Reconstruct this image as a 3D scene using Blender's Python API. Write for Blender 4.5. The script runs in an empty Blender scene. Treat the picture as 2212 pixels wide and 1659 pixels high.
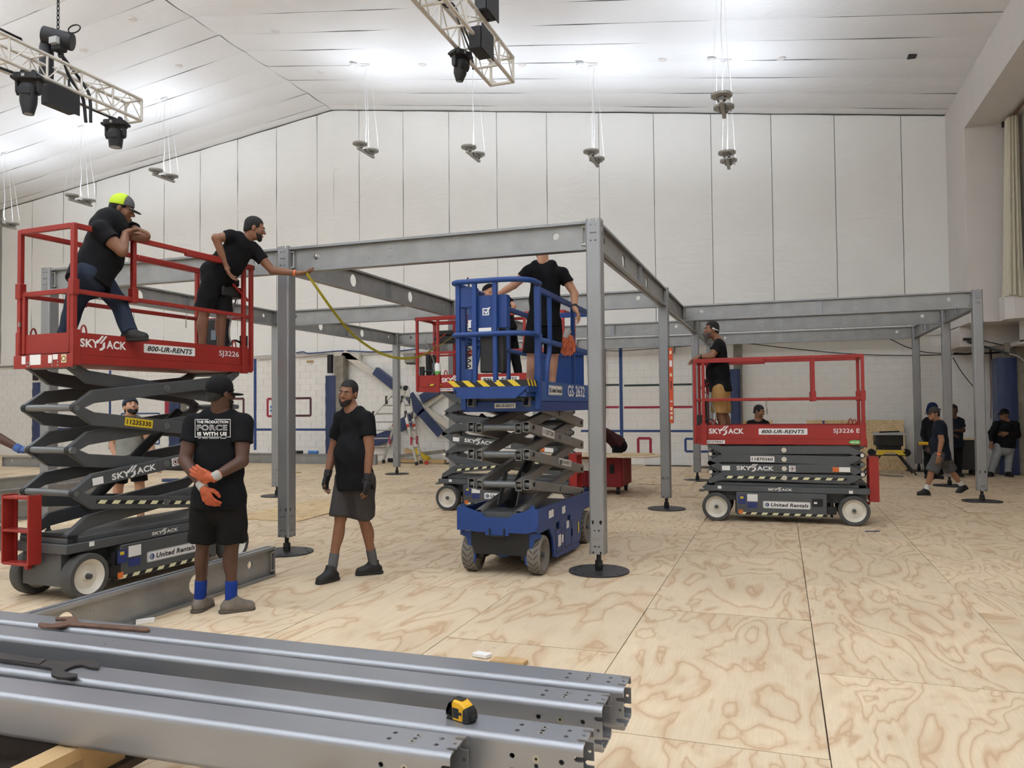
import bpy, bmesh, math, random
import numpy as np
from mathutils import Vector, Matrix
from mathutils.geometry import tessellate_polygon
random.seed(7); rng = np.random.default_rng(7)
SC = bpy.context.scene; COL = SC.collection
PI = math.pi

# ------------------------------------------------------------------ camera
# world axes follow the steel frame: X to the right along the rear wall, Y towards it, Z up
FPX, PIT, ROLL, YAW = 1677.84, 0.029189, -0.009671, 0.332105
CAM = np.array([1.738, -7.645, 1.65])
_R = np.array([math.cos(YAW), math.sin(YAW), 0.]); _H = np.array([-math.sin(YAW), math.cos(YAW), 0.]); _Z = np.array([0, 0, 1.])
_F = _H * math.cos(PIT) + _Z * math.sin(PIT); _U = -_H * math.sin(PIT) + _Z * math.cos(PIT)
def ray(px, py):
    x, y = px - 1106., py - 829.5; c, s = math.cos(ROLL), math.sin(ROLL)
    x, y = c * x + s * y, -s * x + c * y
    return _F + _R * (x / FPX) - _U * (y / FPX)
def at(px, py, d): return CAM + ray(px, py) * d          # point at distance d along the view axis
def gz(px, py, z=0.): r = ray(px, py); return CAM + r * ((z - CAM[2]) / r[2])
def gY(px, py, Y): r = ray(px, py); return CAM + r * ((Y - CAM[1]) / r[1])
def gX(px, py, X): r = ray(px, py); return CAM + r * ((X - CAM[0]) / r[0])

cd = bpy.data.cameras.new('camera'); cam = bpy.data.objects.new('camera', cd); COL.objects.link(cam)
cd.sensor_fit = 'HORIZONTAL'; cd.sensor_width = 36.0; cd.lens = 36.0 * FPX / 2212.0; cd.clip_end = 200; cd.clip_start = .05
cr, sr = math.cos(ROLL), math.sin(ROLL)
xr = _R * cr + _U * sr; yu = -_R * sr + _U * cr
M = Matrix(((xr[0], yu[0], -_F[0], CAM[0]), (xr[1], yu[1], -_F[1], CAM[1]), (xr[2], yu[2], -_F[2], CAM[2]), (0, 0, 0, 1)))
cam.matrix_world = M
SC.camera = cam
SC.view_settings.view_transform = 'Standard'; SC.view_settings.look = 'None'; SC.view_settings.gamma = 1
SC.view_settings.use_curve_mapping = False; SC.view_settings.exposure = 0.16
w = bpy.data.worlds.new('world'); SC.world = w; w.use_nodes = True
w.node_tree.nodes['Background'].inputs[0].default_value = (.9, .95, 1, 1); w.node_tree.nodes['Background'].inputs[1].default_value = 0.0
SC.cycles.max_bounces = 8; SC.cycles.diffuse_bounces = 6; SC.cycles.glossy_bounces = 3
SC.cycles.use_denoising = True; SC.cycles.sample_clamp_indirect = 6.0
EXPOSURE_LIGHT = .27
def up_light(x, y, z, power, size=.34, col=(.84, .93, 1.06)):
    l = bpy.data.lights.new('pendant_and_fill_light', 'AREA'); l.shape = 'DISK'; l.size = size; l.energy = power * EXPOSURE_LIGHT; l.color = col
    o = bpy.data.objects.new('pendant_and_fill_light', l); COL.objects.link(o); o.location = (x, y, z); o.rotation_euler = (PI, 0, 0)
    return o
ROOF_X, ROOF_Z, KR, KL, WALL_Y, WALL_RX, WALL_LX, FRONT_Y = -11.73, 11.28, .143, .13, 13.97, 5.74, -29.4, -14.0
def roof_z(x): return ROOF_Z - (KR * (x - ROOF_X) if x > ROOF_X else KL * (ROOF_X - x))
PEND = [(-21.69, 10.45), (-18.4, 10.38), (-15.2, 10.37), (-8.55, 10.45), (-5.5, 10.5), (-2.4, 10.6), (.72, 10.43), (.84, 7.03)]
PEND_DROP = 2.3
for (x, y) in PEND: up_light(x, y, roof_z(x) - PEND_DROP + .12, 165)
# added fill lights for the hall, out of view, without pendant fittings
for x in (-18, -12, -6, -1, 3.4):
    for y in (-2.0, -7.0, -11.5): up_light(x, y, roof_z(x) - PEND_DROP, 760, .5)
for x in (-24, -17): up_light(x, 2.5, roof_z(x) - PEND_DROP, 620, .5)  # more unseen fill, added far to the left

# ------------------------------------------------------------------ materials
def lin(c):
    f = lambda v: v / 12.92 if v <= .04045 else ((v + .055) / 1.055) ** 2.4
    return tuple(f(v / 255.) for v in c[:3]) + (1.,)
MATS = {}
def mat(name, rgb, rough=.6, metal=0., var=.0, vscale=6., bump=0., bscale=40., spec=.5, stretch=None, emit=None):
    """rgb in 0..255 sRGB; var = noise variation of value; bump = noise relief"""
    if name in MATS: return MATS[name]
    m = bpy.data.materials.new(name); m.use_nodes = True; nt = m.node_tree; N = nt.nodes; L = nt.links
    b = N['Principled BSDF']; b.inputs['Roughness'].default_value = rough; b.inputs['Metallic'].default_value = metal
    b.inputs['Specular IOR Level'].default_value = spec
    c = lin(rgb); b.inputs['Base Color'].default_value = c; m.diffuse_color = c
    if emit: b.inputs['Emission Color'].default_value = lin(rgb); b.inputs['Emission Strength'].default_value = emit
    if var or bump:
        tc = N.new('ShaderNodeTexCoord'); mp = N.new('ShaderNodeMapping'); L.new(tc.outputs['Object'], mp.inputs[0])
        if stretch: mp.inputs['Scale'].default_value = stretch
    if var:
        n = N.new('ShaderNodeTexNoise'); n.inputs['Scale'].default_value = vscale; n.inputs['Detail'].default_value = 6; L.new(mp.outputs[0], n.inputs[0])
        r = N.new('ShaderNodeMapRange'); r.inputs[1].default_value = .3; r.inputs[2].default_value = .7; r.inputs[3].default_value = 1 - var; r.inputs[4].default_value = 1 + var
        L.new(n.outputs[0], r.inputs[0])
        h = N.new('ShaderNodeHueSaturation'); h.inputs['Color'].default_value = c; L.new(r.outputs[0], h.inputs['Value']); L.new(h.outputs[0], b.inputs['Base Color'])
    if bump:
        n = N.new('ShaderNodeTexNoise'); n.inputs['Scale'].default_value = bscale; n.inputs['Detail'].default_value = 4; L.new(mp.outputs[0], n.inputs[0])
        bp = N.new('ShaderNodeBump'); bp.inputs['Strength'].default_value = 1.; bp.inputs['Distance'].default_value = bump; L.new(n.outputs[0], bp.inputs['Height']); L.new(bp.outputs[0], b.inputs['Normal'])
    MATS[name] = m; return m

# ------------------------------------------------------------------ mesh builder
class MB:
    def __init__(s): s.v = []; s.f = []; s.n = 0
    def add(s, V, F):
        V = np.asarray(V, float).reshape(-1, 3); s.v.append(V); s.f += [tuple(i + s.n for i in f) for f in F]; s.n += len(V); return s
    def box(s, lo, hi, R=None, o=None):
        x0, y0, z0 = lo; x1, y1, z1 = hi
        V = np.array([(x0, y0, z0), (x1, y0, z0), (x1, y1, z0), (x0, y1, z0), (x0, y0, z1), (x1, y0, z1), (x1, y1, z1), (x0, y1, z1)], float)
        if R is not None: V = V @ np.asarray(R).T
        if o is not None: V = V + np.asarray(o)
        return s.add(V, [(0, 3, 2, 1), (4, 5, 6, 7), (0, 1, 5, 4), (1, 2, 6, 5), (2, 3, 7, 6), (3, 0, 4, 7)])
    def bar(s, a, b, w, h, up=(0, 0, 1), w1=None, h1=None):
        """rectangular bar from a to b, w across, h along up"""
        a = np.asarray(a, float); b = np.asarray(b, float); d = b - a; L = np.linalg.norm(d); d /= L
        u = np.asarray(up, float); u = u - d * (u @ d)
        if np.linalg.norm(u) < 1e-6: u = np.array([1., 0, 0]) - d * d[0]
        u /= np.linalg.norm(u); r = np.cross(d, u); w1 = w if w1 is None else w1; h1 = h if h1 is None else h1
        V = [a - r * w / 2 - u * h / 2, a + r * w / 2 - u * h / 2, a + r * w / 2 + u * h / 2, a - r * w / 2 + u * h / 2,
             b - r * w1 / 2 - u * h1 / 2, b + r * w1 / 2 - u * h1 / 2, b + r * w1 / 2 + u * h1 / 2, b - r * w1 / 2 + u * h1 / 2]
        return s.add(V, [(0, 1, 2, 3), (7, 6, 5, 4), (4, 5, 1, 0), (5, 6, 2, 1), (6, 7, 3, 2), (7, 4, 0, 3)])
    def cyl(s, a, b, r0, r1=None, n=14, caps=True):
        a = np.asarray(a, float); b = np.asarray(b, float); r1 = r0 if r1 is None else r1
        d = b - a; d /= max(np.linalg.norm(d), 1e-9); t = np.array([0, 0, 1.]) if abs(d[2]) < .9 else np.array([1., 0, 0])
        u = np.cross(d, t); u /= np.linalg.norm(u); v = np.cross(d, u); A = np.arange(n) * 2 * PI / n
        ring = np.cos(A)[:, None] * u + np.sin(A)[:, None] * v
        V = np.concatenate([a + ring * r0, b + ring * r1])
        F = [(i + n, (i + 1) % n + n, (i + 1) % n, i) for i in range(n)]
        if caps: F += [tuple(range(n)), tuple(range(2 * n - 1, n - 1, -1))]
        return s.add(V, F)
    def tube(s, P, r, n=8, caps=True, closed=False):
        P = np.asarray(P, float); m = len(P); rr = np.broadcast_to(np.asarray(r, float), (m,))
        T = np.gradient(P, axis=0) if not closed else np.roll(P, -1, 0) - np.roll(P, 1, 0)
        T /= np.maximum(np.linalg.norm(T, axis=1), 1e-9)[:, None]
        t = np.array([0, 0, 1.]) if abs(T[0][2]) < .9 else np.array([1., 0, 0]); u = np.cross(T[0], t); u /= np.linalg.norm(u)
        A = np.arange(n) * 2 * PI / n; V = []
        for i in range(m):
            u = u - T[i] * (u @ T[i]); u /= max(np.linalg.norm(u), 1e-9); v = np.cross(T[i], u)
            V.append(P[i] + rr[i] * (np.cos(A)[:, None] * u + np.sin(A)[:, None] * v))
        F = []
        for i in range(m if closed else m - 1):
            j = (i + 1) % m
            F += [(i * n + k, i * n + (k + 1) % n, j * n + (k + 1) % n, j * n + k) for k in range(n)]
        if caps and not closed: F += [tuple(range(n - 1, -1, -1)), tuple((m - 1) * n + k for k in range(n))]
        return s.add(np.concatenate(V), F)
    def prism(s, poly, o, ux, uy, th, holes=()):
        """polygon (2-D, with holes) in plane o+ux*x+uy*y extruded by th along ux x uy (centred when th<0 -> |th|/2 both sides)"""
        o, ux, uy = (np.asarray(q, float) for q in (o, ux, uy)); nz = np.cross(ux, uy); nz /= np.linalg.norm(nz)
        t0, t1 = (0, th) if th > 0 else (th / 2, -th / 2)
        def area(p): p = np.asarray(p); return .5 * np.sum(p[:, 0] * np.roll(p[:, 1], -1) - np.roll(p[:, 0], -1) * p[:, 1])
        rings = [list(map(tuple, poly)) if area(poly) > 0 else list(map(tuple, poly))[::-1]] + [list(map(tuple, h)) if area(h) < 0 else list(map(tuple, h))[::-1] for h in holes]
        P = np.array([q for r in rings for q in r], float); n = len(P)
        B = o + P[:, :1] * ux + P[:, 1:] * uy
        V = np.concatenate([B + nz * t0, B + nz * t1]); F = []
        if not holes: F += [tuple(range(n - 1, -1, -1)), tuple(range(n, 2 * n))]
        else:
            for t in tessellate_polygon([[Vector((x, y, 0)) for x, y in r] for r in rings]):
                a, b, c = t; q = P
                if (q[b][0] - q[a][0]) * (q[c][1] - q[a][1]) - (q[c][0] - q[a][0]) * (q[b][1] - q[a][1]) < 0: b, c = c, b
                F += [(c, b, a), (a + n, b + n, c + n)]
        k = 0
        for r in rings:
            m = len(r); F += [(k + i, k + (i + 1) % m, k + (i + 1) % m + n, k + i + n) for i in range(m)]; k += m
        return s.add(V, F)
    def sweep(s, prof, a, b, side, up=(0, 0, 1), caps=True):
        """closed 2-D profile (side, up) swept straight from a to b"""
        a = np.asarray(a, float); b = np.asarray(b, float); side = np.asarray(side, float); up = np.asarray(up, float); p = np.asarray(prof, float); n = len(p)
        off = p[:, :1] * side + p[:, 1:] * up
        F = [(i, (i + 1) % n, (i + 1) % n + n, i + n) for i in range(n)]
        if caps: F += [tuple(range(n - 1, -1, -1)), tuple(range(n, 2 * n))]
        return s.add(np.concatenate([a + off, b + off]), F)
    def lathe(s, prof, o, ax, n=24):
        """prof = [(r, t)] turned round axis ax through o"""
        o = np.asarray(o, float); d = np.asarray(ax, float); d /= np.linalg.norm(d); t = np.array([0, 0, 1.]) if abs(d[2]) < .9 else np.array([1., 0, 0])
        u = np.cross(d, t); u /= np.linalg.norm(u); v = np.cross(d, u); A = np.arange(n) * 2 * PI / n; ring = np.cos(A)[:, None] * u + np.sin(A)[:, None] * v
        V = np.concatenate([o + d * q[1] + ring * max(q[0], 1e-5) for q in prof]); m = len(prof)
        F = [(i * n + k, (i + 1) * n + k, (i + 1) * n + (k + 1) % n, i * n + (k + 1) % n) for i in range(m - 1) for k in range(n)]
        return s.add(V, F)
    def ball(s, c, r, n=12, m=8, R=None):
        c = np.asarray(c, float); r = np.broadcast_to(np.asarray(r, float), (3,)); V = []
        for i in range(m + 1):
            th = PI * i / m
            for k in range(n): V.append((math.sin(th) * math.cos(2 * PI * k / n), math.sin(th) * math.sin(2 * PI * k / n), math.cos(th)))
        V = np.array(V) * r
        if R is not None: V = V @ np.asarray(R).T
        F = [(i * n + k, (i + 1) * n + k, (i + 1) * n + (k + 1) % n, i * n + (k + 1) % n) for i in range(m) for k in range(n)]
        return s.add(V + c, F)
    def mesh(s, name, m, angle=35, fix=True):
        me = bpy.data.meshes.new(name); V = np.concatenate(s.v); me.from_pydata(V.tolist(), [], s.f)
        if fix:
            bm = bmesh.new(); bm.from_mesh(me); bmesh.ops.recalc_face_normals(bm, faces=bm.faces); bm.to_mesh(me); bm.free()
        if m: me.materials.append(m)
        if angle:
            me.polygons.foreach_set('use_smooth', [True] * len(me.polygons)); me.set_sharp_from_angle(angle=math.radians(angle))
        me.update(); return me
    def build(s, name, m, parent=None, angle=35, bevel=0., label=None, fix=True, kind=None):
        o = bpy.data.objects.new(name, s.mesh(name, m, angle, fix)); COL.objects.link(o)
        if parent is not None: o.parent = parent
        if bevel:
            b = o.modifiers.new('soft', 'BEVEL'); b.width = bevel; b.segments = 2; b.limit_method = 'ANGLE'; b.angle_limit = .7
        if label: o['label'] = label
        if kind: o['kind'] = kind
        return o
def tag(o, label=None, cat=None, group=None, kind=None):
    for k, v in (('label', label), ('category', cat), ('group', group), ('kind', kind)):
        if v: o[k] = v
    return o
def thing(name, label, cat, loc=(0, 0, 0), rz=0., group=None):
    o = bpy.data.objects.new(name, None); COL.objects.link(o); o.empty_display_size = .1
    o.location = tuple(float(q) for q in loc); o.rotation_euler = (0, 0, rz); return tag(o, label, cat, group)
def kids(o): return [c for c in bpy.data.objects if c.parent == o]
def copy_tree(o, parent=None):
    c = o.copy(); COL.objects.link(c); c.parent = parent
    for k in kids(o): copy_tree(k, c)
    return c
def circ(x, y, r, n=12): return [(x + r * math.cos(2 * PI * i / n), y + r * math.sin(2 * PI * i / n)) for i in range(n)]
def rrect(w, h, r, n=4, cx=0., cy=0.):
    P = []
    for sx, sy, a0 in ((1, 1, 0), (-1, 1, 90), (-1, -1, 180), (1, -1, 270)):
        for i in range(n + 1):
            a = math.radians(a0 + 90 * i / n); P.append((cx + sx * (w / 2 - r) + r * math.cos(a), cy + sy * (h / 2 - r) + r * math.sin(a)))
    return P
_TXT = {}
def text(body, m, parent, o, ux, uy, w, h=None, th=.0015, bold=.0, shear=0., name='lettering'):
    """flat lettering, lower-left corner at o, fitted to width w (and height h) along ux / uy"""
    key = (body, bold, shear)
    if key not in _TXT:
        cu = bpy.data.curves.new('t', 'FONT'); cu.body = body; cu.size = 1; cu.offset = bold; cu.shear = shear; cu.resolution_u = 3; cu.space_character = 1.0 + bold * 1.5; cu.space_line = .9
        ob = bpy.data.objects.new('t', cu); COL.objects.link(ob)
        dg = bpy.context.evaluated_depsgraph_get(); me = bpy.data.meshes.new_from_object(ob.evaluated_get(dg))
        bpy.data.objects.remove(ob); bpy.data.curves.remove(cu)
        V = np.array([v.co[:] for v in me.vertices])[:, :2]; F = [tuple(p.vertices) for p in me.polygons]; bpy.data.meshes.remove(me)
        V = V - V.min(0); _TXT[key] = (V, F)
    V, F = _TXT[key]; ext = V.max(0); sx = w / ext[0]; sy = sx if h is None else h / ext[1]
    o, ux, uy = (np.asarray(q, float) for q in (o, ux, uy)); nz = np.cross(ux, uy)
    mb = MB(); mb.add(o + nz * th + V[:, :1] * sx * ux + V[:, 1:] * sy * uy, F)
    return mb.build(name, m, parent, angle=0, fix=False)
def plate(m, parent, o, ux, uy, w, h, r=.0, th=.002, name='sticker', label=None):
    o, ux, uy = (np.asarray(q, float) for q in (o, ux, uy))
    P = rrect(w, h, r, 3, w / 2, h / 2) if r else [(0, 0), (w, 0), (w, h), (0, h)]
    mb = MB().prism(P, o, ux, uy, th); return mb.build(name, m, parent, angle=0, label=label)
def lerp(a, b, t): return np.asarray(a, float) * (1 - t) + np.asarray(b, float) * t
def bez(P, n=16):
    """smooth curve through points (Catmull-Rom)"""
    P = np.asarray(P, float); Q = np.concatenate([[2 * P[0] - P[1]], P, [2 * P[-1] - P[-2]]]); out = []
    for i in range(1, len(Q) - 2):
        for k in range(n):
            t = k / n; a, b, c, d = Q[i - 1], Q[i], Q[i + 1], Q[i + 2]
            out.append(.5 * (2 * b + (c - a) * t + (2 * a - 5 * b + 4 * c - d) * t * t + (3 * b - a - 3 * c + d) * t ** 3))
    out.append(P[-1]); return np.array(out)
# ------------------------------------------------------------------ room shell
def fabric_mat(name, rgb):
    m = mat(name, rgb, .55, var=.015, vscale=1.2); nt = m.node_tree; N, L = nt.nodes, nt.links; b = N['Principled BSDF']
    tc = N.new('ShaderNodeTexCoord'); w1 = N.new('ShaderNodeTexNoise'); w1.inputs['Scale'].default_value = 1.6; w1.inputs['Detail'].default_value = 7; w1.inputs['Distortion'].default_value = 1.2
    mp = N.new('ShaderNodeMapping'); mp.inputs['Scale'].default_value = (1, 1, 2.4); L.new(tc.outputs['Object'], mp.inputs[0]); L.new(mp.outputs[0], w1.inputs[0])
    bp = N.new('ShaderNodeBump'); bp.inputs['Distance'].default_value = .05; bp.inputs['Strength'].default_value = .35; L.new(w1.outputs[0], bp.inputs['Height']); L.new(bp.outputs[0], b.inputs['Normal'])
    return m
FABW = fabric_mat('white_liner_fabric', (238, 237, 233)); FABC = fabric_mat('ceiling_liner_fabric', (228, 227, 226))
GAP = mat('seam_shadow', (150, 148, 144), .9); WHITE = mat('white_plaster', (214, 208, 203), .7, var=.02, vscale=2, bump=.002, bscale=30)
BLOCKM = mat('painted_block', (240, 237, 231), .55, var=.03, vscale=3, bump=.004, bscale=60); MORT = mat('mortar', (226, 223, 216), .8)
NAVY = mat('navy_vinyl', (44, 58, 96), .45, var=.12, vscale=4, bump=.01, bscale=6)
BLUEP = mat('blue_paint', (40, 66, 122), .5); REDP = mat('red_paint', (158, 36, 62), .5); GREENP = mat('green_paint', (34, 52, 50), .5); DARKREDP = mat('dark_red_paint', (84, 44, 54), .5); LBLUEP = mat('light_blue_paint', (60, 120, 190), .5)

def ply_mat(name, base, dark, band):
    m = bpy.data.materials.new(name); m.use_nodes = True; nt = m.node_tree; N, L = nt.nodes, nt.links; b = N['Principled BSDF']
    b.inputs['Roughness'].default_value = .62; b.inputs['Specular IOR Level'].default_value = .3
    tc = N.new('ShaderNodeTexCoord'); oi = N.new('ShaderNodeObjectInfo')
    mul = N.new('ShaderNodeMath'); mul.operation = 'MULTIPLY'; mul.inputs[1].default_value = 97.; L.new(oi.outputs['Random'], mul.inputs[0])
    add = N.new('ShaderNodeVectorMath'); add.operation = 'ADD'; L.new(tc.outputs['Object'], add.inputs[0]); L.new(mul.outputs[0], add.inputs[1])
    mp = N.new('ShaderNodeMapping'); mp.inputs['Scale'].default_value = (1.15, .42, 1); L.new(add.outputs[0], mp.inputs[0])
    n = N.new('ShaderNodeTexNoise'); n.inputs['Scale'].default_value = 2.1; n.inputs['Detail'].default_value = 3.5; n.inputs['Roughness'].default_value = .45; n.inputs['Distortion'].default_value = .55; L.new(mp.outputs[0], n.inputs[0])
    mr = N.new('ShaderNodeMapRange'); mr.inputs[1].default_value = .1; mr.inputs[2].default_value = .9; mr.inputs[3].default_value = 4; mr.inputs[4].default_value = 13; L.new(oi.outputs['Random'], mr.inputs[0])
    k = N.new('ShaderNodeMath'); k.operation = 'MULTIPLY'; L.new(n.outputs[0], k.inputs[0]); L.new(mr.outputs[0], k.inputs[1])
    fr = N.new('ShaderNodeMath'); fr.operation = 'FRACT'; L.new(k.outputs[0], fr.inputs[0])
    rp = N.new('ShaderNodeValToRGB'); e = rp.color_ramp.elements; e[0].position = 0; e[0].color = lin(dark); e[1].position = 1.; e[1].color = lin(band)
    for pos, c in ((.06, dark), (.12, band), (.3, base), (.66, base), (.93, lerp(base, band, .55))):
        q = e.new(pos); q.color = lin(c)
    L.new(fr.outputs[0], rp.inputs[0])
    g = N.new('ShaderNodeTexNoise'); g.inputs['Scale'].default_value = 5; g.inputs['Detail'].default_value = 8; mg = N.new('ShaderNodeMapping'); mg.inputs['Scale'].default_value = (16, .8, 1); L.new(add.outputs[0], mg.inputs[0]); L.new(mg.outputs[0], g.inputs[0])
    lo = N.new('ShaderNodeTexNoise'); lo.inputs['Scale'].default_value = 1.1; lo.inputs['Detail'].default_value = 5; L.new(add.outputs[0], lo.inputs[0])
    s1 = N.new('ShaderNodeMapRange'); s1.inputs[1].default_value = .3; s1.inputs[2].default_value = .7; s1.inputs[3].default_value = .955; s1.inputs[4].default_value = 1.045; L.new(g.outputs[0], s1.inputs[0])
    s2 = N.new('ShaderNodeMapRange'); s2.inputs[1].default_value = .3; s2.inputs[2].default_value = .7; s2.inputs[3].default_value = .9; s2.inputs[4].default_value = 1.07; L.new(lo.outputs[0], s2.inputs[0])
    mm = N.new('ShaderNodeMath'); mm.operation = 'MULTIPLY'; L.new(s1.outputs[0], mm.inputs[0]); L.new(s2.outputs[0], mm.inputs[1])
    s3 = N.new('ShaderNodeMapRange'); s3.inputs[3].default_value = .9; s3.inputs[4].default_value = 1.05; L.new(oi.outputs['Random'], s3.inputs[0])
    m3 = N.new('ShaderNodeMath'); m3.operation = 'MULTIPLY'; L.new(mm.outputs[0], m3.inputs[0]); L.new(s3.outputs[0], m3.inputs[1])
    mp2 = N.new('ShaderNodeMapping'); mp2.inputs['Scale'].default_value = (3.2, 3.2, 3.2); L.new(add.outputs[0], mp2.inputs[0])
    vo = N.new('ShaderNodeTexVoronoi'); vo.inputs['Scale'].default_value = 1.; L.new(mp2.outputs[0], vo.inputs[0])
    kn = N.new('ShaderNodeMapRange'); kn.inputs[1].default_value = .02; kn.inputs[2].default_value = .045; kn.inputs[3].default_value = .62; kn.inputs[4].default_value = 1.; L.new(vo.outputs['Distance'], kn.inputs[0])
    m4 = N.new('ShaderNodeMath'); m4.operation = 'MULTIPLY'; L.new(m3.outputs[0], m4.inputs[0]); L.new(kn.outputs[0], m4.inputs[1])
    h = N.new('ShaderNodeHueSaturation'); L.new(rp.outputs[0], h.inputs['Color']); L.new(m4.outputs[0], h.inputs['Value']); L.new(h.outputs[0], b.inputs['Base Color'])
    bp = N.new('ShaderNodeBump'); bp.inputs['Distance'].default_value = .0008; L.new(g.outputs[0], bp.inputs['Height']); L.new(bp.outputs[0], b.inputs['Normal'])
    MATS[name] = m; return m
PLY = ply_mat('plywood', (218, 198, 167), (194, 164, 130), (205, 179, 146)); PLYD = ply_mat('aged_plywood', (218, 192, 148), (190, 156, 108), (204, 174, 128))
PLYE = mat('plywood_edge', (176, 140, 98), .8)

def inview(P, pad=60):
    d = np.asarray(P, float) - CAM; y = d @ _F
    if y < .3: return False
    x = 1106 + FPX * (d @ _R) / y; z = 829.5 - FPX * (d @ _U) / y
    return -pad < x < 2212 + pad and -pad < z < 1659 + pad
floor = MB().box((WALL_LX - .3, FRONT_Y, -.25), (8.3, WALL_Y + .3, -.022)).build('floor', mat('slab', (96, 80, 62), .9)); tag(floor, 'plywood sheet floor of the hall', None, None, 'structure')
sheet = MB().box((-.6195, -1.2175, -.018), (.6195, 1.2175, 0)).mesh('plywood_sheet', PLY, 0)
rest = MB(); OFF = {0: -1.27, 1: -.05, 2: -.64, 3: -1.8, -1: -.03, -2: -1.05, -3: .3}
cells = []
for k in range(-25, 7):
    x = .683 + 1.2455 * k + .6225; off = OFF.get(k, (k * .79) % 2.44)
    for j in range(-6, 7):
        y = off + 2.4416 * j + 1.22
        if y > WALL_Y + .3 or y < FRONT_Y or x > 8.2: continue
        vis = any(inview((x + a, y + b, 0)) for a in (-.6, 0, .6) for b in (-1.2, 0, 1.2))
        cells.append((not vis, math.hypot(x - CAM[0], y - CAM[1]), x, y))
cells.sort()
for i, (nv, d, x, y) in enumerate(cells):
    if not nv and i < 290:
        o = bpy.data.objects.new('plywood_sheet', sheet); COL.objects.link(o); o.parent = floor
        o.location = (x, min(y, WALL_Y - 1.2), random.uniform(-.003, .0)); o.rotation_euler = (random.uniform(-.0006, .0006), random.uniform(-.0012, .0012), random.uniform(-.0015, .0015) + (PI if random.random() < .5 else 0))
    else: rest.box((x - .6205, y - 1.218, -.018), (x + .6205, min(y + 1.218, WALL_Y), -.002))
r_ = rest.build('plywood_sheet', PLY, floor, 0); r_['kind'] = 'stuff'
for i, (x, y, rz, sx, sy) in enumerate([(.62, 7.72, 0, 1, 1), (4.95, 6.2, .02, 1, .5), (5.6, 7.9, PI / 2, 1, .9), (-5.6, 3.3, .03, 1, 1), (-2.3, 4.6, PI / 2, 1, 1), (-.55, 9.8, 0, .9, 1)]):
    o = MB().box((-.61 * sx, -1.21 * sy, .0015), (.61 * sx, 1.21 * sy, .0135)).build('loose_plywood_sheet', PLYD if i in (3, 4) else PLY, floor, 0); o.location = (x, y, 0); o.rotation_euler = (0, 0, rz)

# rear wall: white liner panels above, painted blocks below
wall = MB().box((WALL_LX - .3, WALL_Y + .06, -.02), (8.3, WALL_Y + .3, 12)).build('wall_back', GAP); tag(wall, 'rear wall, white liner panels over white painted blocks', None, None, 'structure')
SEAM0, SEAMW, FAB_Z = 5.74 - 1.554 * 20 - .99, 1.554, 3.42
def liner(xa, xb, z0f, z1f, nx=6, nz=22, seed=0):
    r = np.random.default_rng(seed); V = []; ph = r.uniform(0, 6, 5)
    for j in range(nz + 1):
        for i in range(nx + 1):
            u, t = i / nx, j / nz; x = xa + (xb - xa) * u; za, zb = z0f(x), z1f(x); z = za + (zb - za) * t
            d = .028 * math.sin(PI * u) + .006 * math.sin(9 * t + ph[0] + 3 * u) * u + .005 * math.sin(23 * t + ph[1] + 5 * u) * (1 - u) + .004 * math.sin(31 * t + ph[2])
            V.append((x, WALL_Y - d - .004, z))
    F = [(j * (nx + 1) + i, j * (nx + 1) + i + 1, (j + 1) * (nx + 1) + i + 1, (j + 1) * (nx + 1) + i) for j in range(nz) for i in range(nx)]
    return MB().add(V, F)
for i in range(22):
    xa, xb = SEAM0 + SEAMW * i + .007, SEAM0 + SEAMW * (i + 1) - .007
    if i == 20: xb = WALL_RX + 1.2
    if i > 20: continue
    segs = [(xa, xb)] if not (xa < ROOF_X < xb) else [(xa, ROOF_X), (ROOF_X, xb)]
    mb = MB()
    for a, b in segs: mbs = liner(a, b, lambda x: FAB_Z + .03 * math.sin(x * 1.3), lambda x: roof_z(x) - .02, seed=i); mb.add(mbs.v[0], mbs.f)
    mb.build('liner_panel', FABW, wall, 40)
MB().box((WALL_LX, WALL_Y - .05, FAB_Z - .1), (WALL_RX + 1.2, WALL_Y + .06, FAB_Z - .02)).build('hem_tube', mat('hem', (196, 192, 184), .7), wall)
# painted blocks, the nearest ones one by one
BH, BL = .203, .4064
blk = [MB().box((-BL / 2 + .005, -.012, .005), (BL / 2 - .005, .05, BH - .005)).mesh('block', BLOCKM, 0) for _ in range(1)][0]
MB().box((WALL_LX, WALL_Y + .02, 0), (8.2, WALL_Y + .07, FAB_Z)).build('mortar_bed', MORT, wall, 0)
bl = []
for j in range(17):
    for i in range(-73, 20):
        x = i * BL + (BL / 2 if j % 2 else 0)
        if WALL_LX < x < 7.9: bl.append((0 if (.7 < x < 7.3 and j < 16) else 1, -x, x, j * BH))
bl.sort(); rest = MB()
for i, (a, b, x, z) in enumerate(bl):
    if a == 0 and i < 270:
        o = bpy.data.objects.new('block', blk); COL.objects.link(o); o.parent = wall; o.location = (x, WALL_Y + .02 + random.uniform(-.003, .003), z)
    else: q = random.uniform(-.003, .003); rest.box((x - BL / 2 + .005, WALL_Y + .008 + q, z + .005), (x + BL / 2 - .005, WALL_Y + .06, z + BH - .005))
r_ = rest.build('block', BLOCKM, wall, 0); r_['kind'] = 'stuff'
YP = WALL_Y + .002
def line(x0, z0, x1, z1, m, wd=.05):
    if abs(x1 - x0) > abs(z1 - z0): MB().box((x0, YP - .004, z0 - wd / 2), (x1, YP + .01, z0 + wd / 2)).build('painted_line', m, wall, 0)
    else: MB().box((x0 - wd / 2, YP - .005, z0), (x0 + wd / 2, YP + .01, z1), ).build('painted_line', m, wall, 0)
def W2(px, py): q = gY(px, py, YP); return q[0], q[2]
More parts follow.
